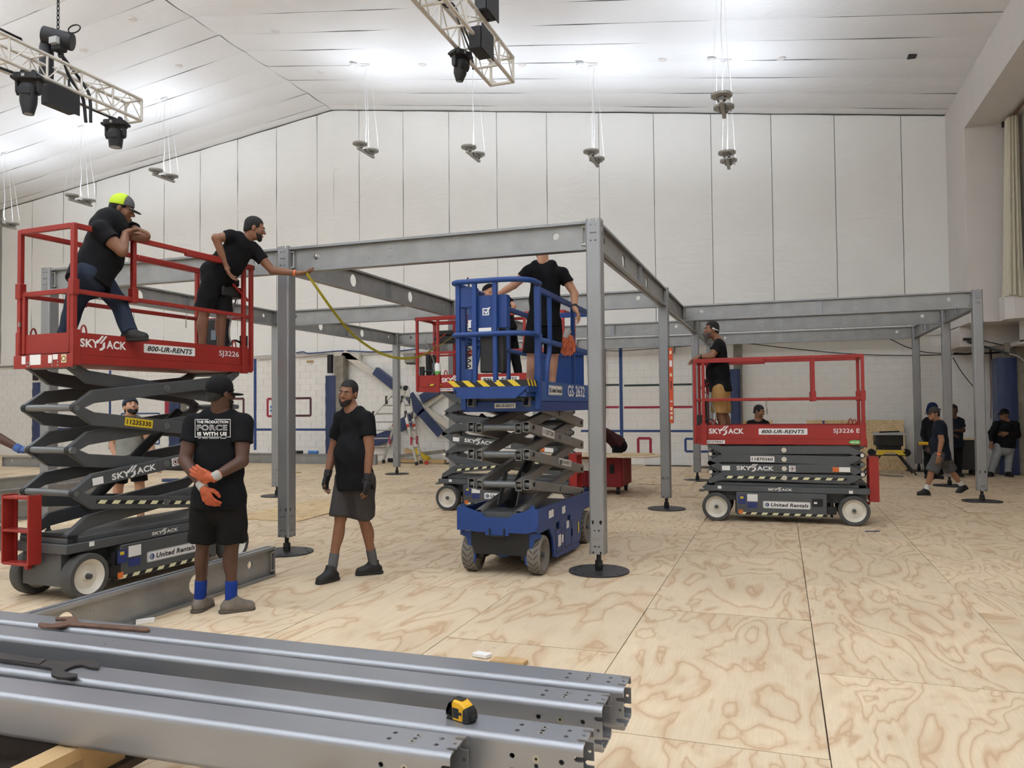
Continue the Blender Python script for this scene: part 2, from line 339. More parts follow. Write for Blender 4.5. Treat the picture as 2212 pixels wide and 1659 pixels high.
def hline(xa, xb, y, ym, m, wd=.06): a = W2(xa, y); b = W2(xb, ym); line(a[0], (a[1] + b[1]) / 2, b[0], b[1], m, wd)
def vline(x, ya, yb, m, wd=.1): a = W2(x, yb); b = W2(x, ya); line(a[0], a[1], a[0], b[1], m, wd)
vline(1343, 750, 952, BLUEP, .09); vline(551, 775, 972, BLUEP, .1); vline(237, 800, 970, BLUEP, .09)
for xa, xb in ((1305, 1337), (1348, 1500)): hline(xa, xb, 832, 831, GREENP, .055); hline(xa, xb, 879, 880, REDP, .06)
hline(1255, 1512, 930, 932, BLUEP, .06); hline(540, 722, 928, 928, BLUEP, .07); hline(100, 400, 926, 927, BLUEP, .07)
def rectl(xa, ya, xb, yb, m, sides='tblr', wd=.06):
    a = W2(xa, yb); b = W2(xb, ya)
    if 't' in sides: line(a[0], b[1], b[0], b[1], m, wd)
    if 'b' in sides: line(a[0], a[1], b[0], a[1], m, wd)
    if 'l' in sides: line(a[0], a[1], a[0], b[1], m, wd)
    if 'r' in sides: line(b[0], a[1], b[0], b[1], m, wd)
rectl(578, 861, 625, 899, REDP, 'tbl', .07); rectl(625, 860, 671, 898, DARKREDP, 'tbr', .07); rectl(468, 861, 526, 900, DARKREDP, 'tbr', .07); rectl(1379, 947, 1405, 985, REDP, 'tblr', .07); rectl(1481, 948, 1530, 975, BLUEP, 'tbl', .06); rectl(262, 893, 344, 958, BLUEP, 'tblr', .05)
hline(584, 600, 879, 879, LBLUEP, .08); hline(584, 600, 887, 887, LBLUEP, .08)
q = W2(368, 890); MB().box((q[0] - .2, YP - .05, q[1] - .3), (q[0] + .2, YP, q[1] + .5)).build('red_notice_board', REDP, wall)
q = W2(670, 781); MB().box((q[0] - .12, YP - .03, q[1] - .035), (q[0] + .12, YP, q[1] + .035)).build('small_notice', mat('tan', (178, 146, 104), .6), wall)

# right wall with the high window recess
wr = thing('wall_right', 'white plaster right wall with deep window recess', None); wr['kind'] = 'structure'
X0, XR, XD = WALL_RX, WALL_RX + 1.25, 8.0
zt = roof_z(X0) + .3
MB().box((X0, FRONT_Y, 7.77), (XR, 11.91, zt)).build('header', WHITE, wr); MB().box((X0, 11.91, 3.42), (XR, WALL_Y, zt)).build('pier', WHITE, wr)
MB().box((X0, 12.92, 2.95), (XR, WALL_Y, 3.44)).build('pier_foot', WHITE, wr); MB().box((X0 + .95, FRONT_Y, 2.95), (XR + .2, 11.91, 7.8)).build('recess_back', WHITE, wr)
MB().prism([(6.28, 11.3), (6.42, 11.12), (6.72, 11.12), (6.72, 11.75), (6.28, 11.75)], (0, 0, 3.4), (1, 0, 0), (0, 1, 0), .5).build('sill_box', WHITE, wr)
MB().box((XD, FRONT_Y, 0), (XD + .2, WALL_Y, 3.5)).build('lower_wall', WHITE, wr)
MB().box((X0 + .95, FRONT_Y, 2.9), (XD + .2, 13.9, 2.98)).build('lower_soffit', WHITE, wr)
# remaining shell (behind and beside the camera)
wl = MB().box((WALL_LX - .3, FRONT_Y, 0), (WALL_LX, WALL_Y, 12)).build('wall_left', FABW); wl['kind'] = 'structure'
wf = MB().box((WALL_LX, FRONT_Y - .2, 0), (8.2, FRONT_Y, 12)).build('wall_front', FABW); wf['kind'] = 'structure'

# ceiling: liner panels on both slopes, seams running down from the ridge
ceil = MB().prism([(WALL_LX - .3, roof_z(WALL_LX - .3) + .02), (ROOF_X, ROOF_Z + .02), (8.3, roof_z(8.3) + .02), (8.3, roof_z(8.3) + .3), (ROOF_X, ROOF_Z + .3), (WALL_LX - .3, roof_z(WALL_LX - .3) + .3)], (0, WALL_Y + .3, 0), (1, 0, 0), (0, 0, 1), 28.4).build('ceiling', GAP, None, 0)
tag(ceil, 'white fabric lined pitched ceiling', None, None, 'structure')
def cpanel(xa, xb, ya, yb, n, seed):
    r = np.random.default_rng(seed); ph = r.uniform(0, 6, 4); V = []; ny = 5
    for i in range(n + 1):
        for j in range(ny + 1):
            u, t = i / n, j / ny; x = xa + (xb - xa) * u; y = ya + (yb - ya) * t
            d = .03 * math.sin(PI * t) + .006 * math.sin(17 * u + ph[0] + 4 * t) + .004 * math.sin(41 * u + ph[1])
            V.append((x, y, roof_z(x) + .012 - d))
    F = [(i * (ny + 1) + j, i * (ny + 1) + j + 1, (i + 1) * (ny + 1) + j + 1, (i + 1) * (ny + 1) + j) for i in range(n) for j in range(ny)]
    return MB().add(V, F)
for k in range(29):
    yb = 13.53 - .99 * (k - 1); ya = yb - .99
    yb = min(yb, WALL_Y - .02)
    if ya < FRONT_Y: continue
    for a, b in ((WALL_LX, ROOF_X - .012), (ROOF_X + .012, WALL_RX + .02)): cpanel(a, b, ya + .003, yb - .003, 26, k).build('ceiling_panel', FABC, ceil, 40)
for x, y in ((-10.2, 10.9), (-6.9, 10.5), (-4.2, 10.6), (-.7, 10.4), (1.9, 10.4), (-13.6, 9.2), (-9.9, 8.4), (-14.9, 7.3), (-12.9, 6.9)):
    MB().cyl((x, y, roof_z(x) - .035), (x, y, roof_z(x) + .01), .09, .1, 12).build('ceiling_disc', WHITE, ceil)
for x, y in ((4.5, 10.4), (-17.6, 9.2)): MB().box((x - .08, y - .1, roof_z(x) - .03), (x + .08, y + .1, roof_z(x))).build('ceiling_slot', mat('black_plastic', (26, 26, 28), .5), ceil)
# ------------------------------------------------------------------ galvanised steel frame: posts on screw jacks, channel beams
GALV = mat('galvanised_steel', (146, 147, 148), .38, .55, var=.08, vscale=3, stretch=(1, 1, .4), bump=.0006, bscale=14)
GALVD = mat('galvanised_dull', (150, 150, 148), .45, .45, var=.1, vscale=5)
GALVX = mat('galvanised_tube', (152, 154, 158), .3, .6, var=.05, vscale=2.5, stretch=(.3, 2, 2), bump=.0004, bscale=9)
BLACKS = mat('black_steel', (34, 34, 35), .5, .3); BOLT = mat('zinc_bolt', (176, 174, 166), .3, .8); HOLE = mat('dark_inside', (30, 30, 30), .9)
BW = .154
def tube_section(parent, a, b, m, notch=(True, True), dense=True, name='column', frame=None):
    """square post: four plates with bolt holes and notched ends plus rounded corner strips, one mesh"""
    a = np.asarray(a, float); b = np.asarray(b, float); L = np.linalg.norm(b - a); d = (b - a) / L
    s1 = np.asarray(frame, float) if frame is not None else np.array([1., 0, 0]); s2 = np.cross(d, s1)
    r, t, W = .02, .006, BW; mb = MB(); fw = W - 2 * r
    def endp(sgn):   # notched end outline for x from -fw/2..fw/2 (top end), y = distance inside
        return [(-.045, 0), (-.045, .022), (-.040, .028), (-.034, .028), (-.029, .022), (-.029, 0), (.029, 0), (.029, .022), (.034, .028), (.040, .028), (.045, .022), (.045, 0)]
    poly = [(-fw / 2, 0)] + (endp(1) if notch[0] else []) + [(fw / 2, 0)]
    poly += [(fw / 2, L)] + ([(x, L - y) for x, y in endp(1)[::-1]] if notch[1] else []) + [(-fw / 2, L)]
    H = []
    if dense:
        for y in (.066, .145, .222):
            for x in (-.022, .022): H.append(circ(x, L - y, .0085, 10))
        H.append(circ(0, L - .145, .0075, 8)); H.append(circ(0, L - .014, .006, 8))
        for y in (.076, .234):
            for x in (-.02, .02): H.append(circ(x, y, .0085, 10))
        for y in (.155, .47, 1.55):
            for x in (-.022, .022): H.append(circ(x, y, .0045, 8))
        for x in (-.04, .04): H.append([(x + .013 * math.cos(q), .322 + .013 * math.sin(q)) for q in np.linspace(-.8, PI + .8, 9)] + [(x - .006, .295), (x + .006, .295)])
    for u, v in ((s1, s2), (s2, -s1), (-s1, -s2), (-s2, s1)):
        mb.prism(poly, a + v * (W / 2 - t), u, d, -t if False else t, [h for h in H]) if np.cross(u, d) @ v > 0 else mb.prism([(-x, y) for x, y in poly], a + v * (W / 2 - t), -u, d, t, [[(-x, y) for x, y in h] for h in H])
        c0 = a + u * fw / 2 + v * fw / 2; n = 5; V = []
        for rr in (r, r - t):
            for q in range(n + 1):
                an = PI / 2 * q / n; V.append(c0 + u * rr * math.cos(an) + v * rr * math.sin(an))
        V = np.array(V); V = np.concatenate([V, V + d * L]); m_ = 2 * (n + 1); F = []
        for q in range(n): F += [(q, q + 1, q + 1 + m_, q + m_), (n + 1 + q, n + 1 + q + m_, n + 2 + q + m_, n + 2 + q), (q, n + 1 + q, n + 2 + q, q + 1), (q + m_, q + 1 + m_, n + 2 + q + m_, n + 1 + q + m_)]
        mb.add(V, F)
    return mb.build(name, m, parent, 40)
ZT, ZB = 3.527, .182
def make_post():
    t = thing('steel_post', 'p', 'post')
    tube_section(t, (0, 0, ZB), (0, 0, ZT), GALV)
    MB().box((-BW / 2 + .008, -BW / 2 + .008, ZB + .004), (BW / 2 - .008, BW / 2 - .008, ZB + .012)).build('end_plate', BLACKS, t)
    j = MB().cyl((0, 0, .012), (0, 0, ZB + .03), .024, n=16); j.cyl((0, 0, .014), (0, 0, .11), .04, n=6); j.cyl((0, 0, .05), (0, 0, .07), .044, n=14); j.build('screw_jack', BLACKS, t)
    P = circ(0, 0, .30, 40); H = [circ(.24 * math.cos(k * PI / 4 + .3), .24 * math.sin(k * PI / 4 + .3), .016, 10) for k in range(8)]
    MB().prism(P, (0, 0, .001), (1, 0, 0), (0, 1, 0), .013, H).build('base_plate', mat('dark_plate', (58, 58, 60), .5, .35, var=.1), t)
    return t
A, B_, B2 = 3.658, 4.877, 2.618
POSTS = [((0, 0), 'grey steel post nearest the camera, at the corner just right of the blue scissor lift'),
 ((-A, 0), 'grey steel post behind the standing man in shorts, where the reaching man holds the tape'),
 ((-2 * A, 0), 'grey steel post behind the far left red scissor lift and the man in jeans'),
 ((0, B_), 'grey steel post with the orange level hung on its side'), ((-A, B_), 'grey steel post directly behind the blue scissor lift basket'),
 ((-2 * A, B_), 'grey steel post half hidden just behind the post beside the man in shorts'), ((0, 2 * B_), 'grey steel post at the left end of the low red lift, behind the bearded man'),
 ((-A, 2 * B_), 'grey steel post behind the red lift that the blue lift hides'), ((-2 * A, 2 * B_), 'slim far grey steel post in front of the aluminium ladder'),
 ((0, 13.35), 'grey steel post by the rear wall behind the bearded man on the low lift'), ((B_, 2 * B_ - B2), 'grey steel post furthest to the right, in front of the man in light jeans'),
 ((B_, 2 * B_), 'grey steel post right behind the walking man in grey shorts'), ((B_, 13.35), 'grey steel post by the rear wall beside the table saw'), ((-2 * A, 13.35), 'grey steel post at the rear wall left of the ladder, mostly hidden')]
p0 = make_post()
for i, ((x, y), lb) in enumerate(POSTS):
    o = p0 if i == 0 else copy_tree(p0); o.location = (x, y, 0); tag(o, lb, 'post', 'steel posts of the frame')
BH0, BH1, FL = 3.222, 3.512, .058       # beam bottom, top, flange reach each side
def beam_mesh(L, big=(), small=True, bracket=False):
    """double channel along +X from 0 to L, centred on Y=0, bottom at z=0: returns {part: MB}"""
    h = BH1 - BH0; tk = .009; out = {}
    holes = [circ(.33, h * .58, .036, 20), circ(L - .33, h * .58, .036, 20)] + [circ(x, h * .5, .085, 24) for x in big]
    if small:
        for f in (.28, .36, .62, .72):
            x = L * f
            for dx, dz in ((0, .19), (.03, .19), (0, .1), (.03, .1)):
                if all(abs(x + dx - b) > .13 for b in list(big) + [.33, L - .33]): holes.append(circ(x + dx, h * dz / .29, .006, 6))
    w = MB()
    for y0 in (-.008, .004): w.prism([(0, 0), (L, 0), (L, h), (0, h)], (0, y0 + .004, 0), (1, 0, 0), (0, 0, 1), .004, holes)
    out['web'] = w
    f = MB()
    for s in (-1, 1):
        ys = sorted((s * .004, s * FL)); f.box((0, ys[0], h - tk), (L, ys[1], h)); f.box((0, ys[0], 0), (L, ys[1], tk))
        yl = sorted((s * FL, s * (FL - .006))); f.box((0, yl[0], h - .026), (L, yl[1], h - tk)); f.box((0, yl[0], tk), (L, yl[1], .026))
    out['flange'] = f
    e = MB()
    for x in (0, L - .008): e.box((x, -FL + .007, tk), (x + .008, FL - .007, h - tk))
    out['end_plate'] = e
    q = MB()
    for x, sx in ((.008, 1), (L - .008, -1)):
        for y in (-.032, .032):
            for z in (.055, h - .055): q.cyl((x, y, z), (x + sx * .022, y, z), .015, n=6); q.cyl((x, y, z), (x + sx * .045, y, z), .009, n=8)
            q.cyl((x + sx * .035, y, .06), (x + sx * .035, y, h - .06), .006, n=6)
    out['bolt'] = q
    if bracket:
        b = MB(); x = L / 2
        for s in (-1, 1):
            b.box((x - .055, s * .012 - .004, .02), (x + .055, s * .012 + .004, h + .005)); b.box((x + .047, min(s * .012, s * .06), .02), (x + .055, max(s * .012, s * .06), h))
        out['splice_bracket'] = b
    return out
_BC = {}
def make_beam(L, big, br, label, loc, rz, z0=BH0, name='steel_beam', group='steel beams of the frame'):
    key = (round(L, 3), tuple(big), br)
    if key not in _BC:
        _BC[key] = {k: m.mesh(k, {'web': GALVD, 'flange': GALV, 'end_plate': GALV, 'bolt': BOLT, 'splice_bracket': GALV}[k], 30) for k, m in beam_mesh(L, big, bracket=br).items()}
    t = thing(name, label, 'beam', (loc[0], loc[1], z0), rz, group)
    for k, me in _BC[key].items(): o = bpy.data.objects.new(k, me); COL.objects.link(o); o.parent = t
    return t
hw = BW / 2
def beamX(x0, x1, y, lb, br=False): L = x1 - x0 - BW; make_beam(L, (), br, lb, (x0 + hw, y), 0)
def beamY(x, y0, y1, lb, g0=hw, g1=hw): L = y1 - y0 - g0 - g1; make_beam(L, (L * .3, L * .66), True, lb, (x, y0 + g0), PI / 2)
beamX(-A, 0, 0, 'long grey beam in front, ending at the nearest post, blue basket under it'); beamX(-2 * A, -A, 0, 'grey beam behind the two men on the high red lift')
beamX(-A, 0, B_, 'grey beam crossing behind the blue basket, second row'); beamX(-2 * A, -A, B_, 'grey beam right of the doubled posts, second row')
beamX(-A, 0, 2 * B_, 'grey beam right of the far ladder post run, third row, behind the red rear lift', True); beamX(-2 * A, -A, 2 * B_, 'grey beam starting at the slim post by the ladder, third row')
beamX(-2 * A, -A, 13.35, 'rear row grey beam above the crossed wall braces'); beamX(-A, 0, 13.35, 'rear row grey beam behind the middle of the frame'); beamX(0, B_, 13.35, 'rear row grey beam over the man standing behind the low red lift')
beamX(0, B_, 2 * B_, 'grey beam with large round holes, middle of the three right-hand beams'); make_beam(B_ - hw - FL, (), True, 'top grey beam on the right, running to the post at far right', (FL, 2 * B_ - B2), 0)
beamY(0, 0, B_, 'grey beam running back from the nearest post'); beamY(0, B_, 2 * B_, 'grey beam running back from the post with the orange level'); beamY(0, 2 * B_, 13.35, 'short grey beam running back behind the bearded man')
beamY(-A, 0, B_, 'grey beam running back from the tape measuring post to behind the blue basket'); beamY(-A, B_, 2 * B_, 'grey beam running back hidden behind the blue basket')
beamY(-2 * A, 0, B_, 'grey beam running back behind the reaching man, from the far left post'); beamY(-2 * A, B_, 2 * B_, 'grey beam running back to the slim post at the ladder'); beamY(-2 * A, 2 * B_, 13.35, 'grey beam running back from the slim ladder post')
beamY(B_, 2 * B_ - B2, 2 * B_, 'short grey beam between the two posts at far right'); beamY(B_, 2 * B_, 13.35, 'grey beam running back from the post behind the walking man')

# beams lying on the floor
make_beam(3.35, (1.0, 2.3), False, 'loose grey beam on the floor beside the man with orange gloves', (-3.06, -4.46), PI / 2, .002, 'loose_beam', 'loose beams on the floor')
for (px, py, zt, y0, y1, lb) in ((0, 1137, .29, -4.6, -.75, 'loose grey beam lying nearest behind the high red lift'), (0, 1088, .29, -4.6, 2.2, 'loose grey beam lying second behind the high red lift'), (0, 1060, .29, -3, 4.2, 'loose grey beam lying third behind the high red lift'), (0, 1034, .29, -1.5, 6.2, 'loose grey beam with brackets lying furthest behind the high red lift')):
    q = gz(px, py, zt); make_beam(y1 - y0, ((y1 - y0) * .3, (y1 - y0) * .6), py == 1034, lb, (q[0] - .06, y0), PI / 2, .002, 'loose_beam', 'loose beams on the floor')
q = gz(650, 1010); make_beam(6.2, (), False, 'long grey beam lying along the rear wall under the blue pads', (-15.6, 12.5), 0, .002, 'loose_beam', 'loose beams on the floor')
q = gz(1, 1); make_beam(5.2, (), False, 'grey beam lying on the far left floor near the rear wall', (-20.5, 9.6), 0, .002, 'loose_beam', 'loose beams on the floor')

# foreground stack of four square tubes on timbers
ZS = .64
STK = [((1.19, -4.795), 0.1, 'square grey steel tube at the back of the foreground stack, with the rusty wrench'), ((1.155, -4.99), 0.05, 'square grey steel tube second from the back of the foreground stack'),
       ((1.165, -5.297), .45, 'square grey steel tube carrying the yellow tape measure'), ((.81, -5.47), 1.4, 'nearest square grey steel tube, its end stopping short of the others')]
for i, ((x, y), an, lb) in enumerate(STK):
    t = thing('square_steel_tube', lb, 'steel tube', (0, 0, 0), 0, 'stack of square tubes in front'); a = math.radians(an); d = np.array([math.cos(a), math.sin(a), 0])
    e = np.array([x, y, ZS - BW / 2]); L = 3.75
    tube_section(t, e - d * L, e, GALVX, name='tube_body', frame=(0, 0, 1))
    s2 = np.cross(d, (0, 0, 1.)); q = MB()
    for u, v in (((0, 0, 1.), s2), (s2, (0, 0, 1.))):
        u, v = np.asarray(u), np.asarray(v)
        for k in (-.022, .022):
            o = e - d * .145 + v * BW / 2 + u * k; q.cyl(o - v * .002, o + v * .0012, .0125, n=14)
        o = e - d * (L - .155) + v * BW / 2; q.cyl(o - v * .002, o + v * .001, .012, n=12)
    q.build('screw_head', BOLT, t)
    q = MB()
    for k in (-.022, .022):
        for u, v in (((0, 0, 1.), s2), (s2, (0, 0, 1.))):
            o = e - d * .145 + np.asarray(v) * (BW / 2 + .0013) + np.asarray(u) * k; q.cyl(o, o + np.asarray(v) * .0006, .0045, n=8)
    q.build('screw_socket', HOLE, t)
TIMB = mat('timber', (190, 158, 112), .75, var=.12, vscale=3, stretch=(6, .5, 6))
for i, x in enumerate((-.62, -2.0, .3)):
    t = thing('timber_bearer', ['timber bearer under the tube stack, end showing at bottom left', 'timber bearer under the tube stack, beyond the left edge', 'timber bearer hidden under the tube stack near its right end'][i], 'timber', (x, -5.15, 0), 0, 'timber bearers under the stack')
    MB().box((-.045, -.62, ZS - BW - .045), (.045, .5, ZS - BW - .001)).build('beam_plank', TIMB, t)
    for s in (-.3, .3): MB().box((-.04, s - .09, .362 if i < 2 else 0), (.04, s + .09, ZS - BW - .0455)).build('support_block', TIMB, t)

t = thing('stack_shade_deck', 'added dark deck standing in for shade under the foreground tube stack', 'deck', (-1.3, -5.3, 0)); SHDW = mat('stack_shade_dark', (72, 58, 48), .8, var=.15, vscale=4)  # dark board added under the stack; its brown paints in the shade there
MB().box((-1.5, -.68, .33), (.75, .42, .36)).build('shade_deck_board', SHDW, t)
for x in (-1.4, .05): MB().box((x - .045, -.62, 0), (x + .045, .4, .33)).build('shade_deck_leg', SHDW, t)
# ------------------------------------------------------------------ scissor lifts
def paint(name, rgb, **k):
    kk = dict(rough=.45, var=.07, vscale=5); kk.update(k); return mat(name, rgb, **kk)
def worn_paint(name, rgb, chip, amount=.66):
    m = mat(name, rgb, .45, var=.08, vscale=4); nt = m.node_tree; N, L = nt.nodes, nt.links; b = N['Principled BSDF']; src = b.inputs['Base Color'].links[0].from_socket
    tc = N.new('ShaderNodeTexCoord'); n = N.new('ShaderNodeTexNoise'); n.inputs['Scale'].default_value = 7.; n.inputs['Detail'].default_value = 8; n.inputs['Roughness'].default_value = .7; L.new(tc.outputs['Object'], n.inputs[0])
    r = N.new('ShaderNodeMapRange'); r.inputs[1].default_value = amount; r.inputs[2].default_value = amount + .02; L.new(n.outputs[0], r.inputs[0])
    mx = N.new('ShaderNodeMix'); mx.data_type = 'RGBA'; mx.inputs[7].default_value = lin(chip); L.new(r.outputs[0], mx.inputs[0]); L.new(src, mx.inputs[6]); L.new(mx.outputs[2], b.inputs['Base Color'])
    return m
RED = worn_paint('red_lift_paint', (146, 38, 30), (52, 40, 36), .68); RED2 = paint('red_lift_paint_new', (150, 32, 26))
DG = paint('dark_grey_lift_paint', (76, 79, 81)); DG2 = worn_paint('worn_grey_lift_paint', (74, 76, 77), (110, 96, 84), .7)
BLU = paint('blue_lift_paint', (18, 58, 122)); BLUD = paint('blue_lift_paint_matt', (48, 84, 142), rough=.6)
ARMB = paint('warm_grey_arm_paint', (116, 114, 110)); TYRE = mat('grey_rubber', (72, 71, 69), .85, var=.08, vscale=9); TYREB = mat('tan_grey_rubber', (116, 110, 101), .9, var=.1, vscale=9)
RIM = worn_paint('white_rim', (214, 208, 194), (120, 104, 88), .68); BLK = mat('black_plastic2', (24, 24, 25), .5); GREYP = mat('grey_plastic', (98, 100, 102), .5)
WHT = mat('white_decal', (232, 231, 228), .5); YEL = mat('yellow_decal', (214, 184, 44), .5); CREAM = mat('cream_decal', (226, 222, 178), .5); BLKD = mat('black_decal', (22, 22, 23), .5); NAVD = mat('navy_decal', (36, 50, 110), .5); ORG = mat('orange_decal', (208, 106, 44), .5); GRN = mat('green_decal', (84, 168, 74), .5); GRYD = mat('grey_decal', (130, 146, 156), .5)
TUBEG = mat('cross_tube_grey', (112, 114, 114), .4, .4); CABL = mat('black_cable', (20, 20, 21), .6); CABG = mat('grey_cable', (136, 132, 126), .6)
def skylogo(par, o, ux, uy, w, h, m=None):
    m = m or WHT; ux = np.asarray(ux, float); uy = np.asarray(uy, float); o = np.asarray(o, float)
    text('SKY', m, par, o, ux, uy, w * .40, h, bold=.035)
    text('ACK', m, par, o + ux * w * .555, ux, uy, w * .445, h, bold=.035)
    n = np.cross(ux, uy); q = MB()
    for k in (0, .075): q.prism([(w * (.33 + k), h * .55), (w * (.375 + k), h * .55), (w * (.50 + k), h * 1.5), (w * (.455 + k), h * 1.5)], o, ux, uy, .002)
    q.prism([(w * .41, -h * .3), (w * .47, -h * .22), (w * .525, h * .1), (w * .525, h * .8), (w * .475, h * .55), (w * .475, h * .15), (w * .41, -h * .08)], o, ux, uy, .002)
    q.build('logo_slash', m, par, 0)
def uplate(par, o, ux, uy, w, h):
    plate(WHT, par, o, ux, uy, w, h, h * .18, name='rental_plate'); o = np.asarray(o, float); n = np.cross(ux, uy) * .002; ux = np.asarray(ux, float); uy = np.asarray(uy, float)
    MB().prism(rrect(w * .985, h * .93, h * .15, 3, w / 2, h / 2), o + n * .3, ux, uy, .0022).build('plate_border', GREYP, par, 0); MB().prism(rrect(w * .97, h * .86, h * .13, 3, w / 2, h / 2), o + n * .6, ux, uy, .0022).build('plate_face', WHT, par, 0)
    MB().prism(circ(w * .085, h * .5, h * .30, 18), o + n * 1.1, ux, uy, .0018).build('emblem', GRYD, par, 0)
    MB().prism([(w * .085 + h * .3 * math.cos(a), h * .5 + h * .3 * math.sin(a)) for a in np.linspace(-PI / 2, PI / 2, 9)] + [(w * .085 + h * .12 * math.cos(a), h * .5 + h * .26 * math.sin(a)) for a in np.linspace(PI / 2, -PI / 2, 9)], o + n * 2, ux, uy, .0018).build('emblem', NAVD, par, 0)
    text('United Rentals', BLKD, par, o + n * 1.6 + ux * w * .17 + uy * h * .26, ux, uy, w * .79, h * .5, bold=.03, shear=.2)
def tplate(par, o, ux, uy, w, h, s, m=None, tm=None, r=.1, shear=0., pad=.06):
    plate(m or WHT, par, o, ux, uy, w, h, h * r, name='label_plate'); n = np.cross(ux, uy) * .002
    text(s, tm or BLKD, par, np.asarray(o, float) + n + np.asarray(ux, float) * w * pad + np.asarray(uy, float) * h * .2, ux, uy, w * (1 - 2 * pad), h * .6, bold=.03, shear=shear)
def stripes(par, o, ux, uy, w, h, n, m, back=True, slant=.8, fill=.5):
    if back: plate(BLKD, par, o, ux, uy, w, h, name='stripe_band')
    q = MB(); nn = np.cross(ux, uy) * .002; p = w / n
    for i in range(n): q.prism([(i * p + .1 * p, 0), (i * p + (.1 + fill) * p, 0), (min(i * p + (.1 + fill) * p + slant * h, w), h), (i * p + .1 * p + slant * h, h)], np.asarray(o, float) + nn, ux, uy, .0015)
    q.build('hazard_stripe', m, par, 0)
def wheel(root, x, y, s, r, wd, tm, rm, tread=False):
    """s = outward sign on y; outer face at y"""
    o = np.array([x, y, r]); ax = (0, s, 0)
    MB().lathe([(r * .72, -wd), (r * .93, -wd), (r, -wd + .012), (r, -.012), (r * .96, 0), (r * .78, 0), (r * .76, -.02), (r * .72, -.02)], o, ax, 36).build('tyre', tm, root, 40)
    MB().lathe([(.0, -.03), (r * .2, -.03), (r * .24, -.045), (r * .55, -.055), (r * .66, -.03), (r * .755, -.005), (r * .765, -.02), (r * .765, -wd + .01), (0, -wd + .01)], o, ax, 28).build('rim', rm, root, 40)
    MB().lathe([(.0, .004), (r * .12, .004), (r * .14, -.035), (r * .14, -.05)], o, ax, 12).build('hub', DG2, root, 40)
    if tread:
        q = MB()
        for k in range(20):
            a = 2 * PI * k / 20; c = np.array([x, y - s * wd / 2, r]); t0 = np.array([math.cos(a), 0, math.sin(a)]); tt = np.array([-math.sin(a), 0, math.cos(a)])
            for sg in (-1, 1): p_ = c + t0 * r; q.bar(p_ + np.array([0, sg * .004, 0]) - tt * .02, p_ + np.array([0, sg * (wd / 2 - .014), 0]) + tt * .03, .011, .006, t0)
        q.build('tread_lug', mat('tread_dark', (84, 79, 72), .95), root, 0, kind='stuff')
def arm_poly(p0, p1, hb, off0, off1, rk=.04, tap=.17):
    """side outline of an arm: pivots p0->p1 in (x, z), body offset from the pivot line by off0 / off1 at its ends"""
    p0 = np.asarray(p0, float); p1 = np.asarray(p1, float); sx = 1 if p1[0] > p0[0] else -1
    c0 = p0 + np.array([sx * tap, off0 + (p1[1] - p0[1]) * tap / abs(p1[0] - p0[0])]); c1 = p1 + np.array([-sx * tap, off1 - (p1[1] - p0[1]) * tap / abs(p1[0] - p0[0])])
    d = (c1 - c0) / np.linalg.norm(c1 - c0); n = np.array([-d[1], d[0]]); n = n if n[1] > 0 else -n
    def arc(c, a0, a1): return [tuple(c + rk * np.array([math.cos(a), math.sin(a)])) for a in np.linspace(a0, a1, 7)]
    def end(c, body, outdir, off):   # points from lower body corner round the pivot to the upper body corner
        lo, up = body - n * hb / 2, body + n * hb / 2
        base = PI if outdir < 0 else 0; s = 1 if outdir < 0 else -1
        pts = arc(c, base + s * PI * .42, base - s * PI * .42)     # from below to above
        return [tuple(lo)] + pts + [tuple(up)]
    L = end(p0, c0, -sx, off0); R = end(p1, c1, sx, off1)
    return L + R[::-1]
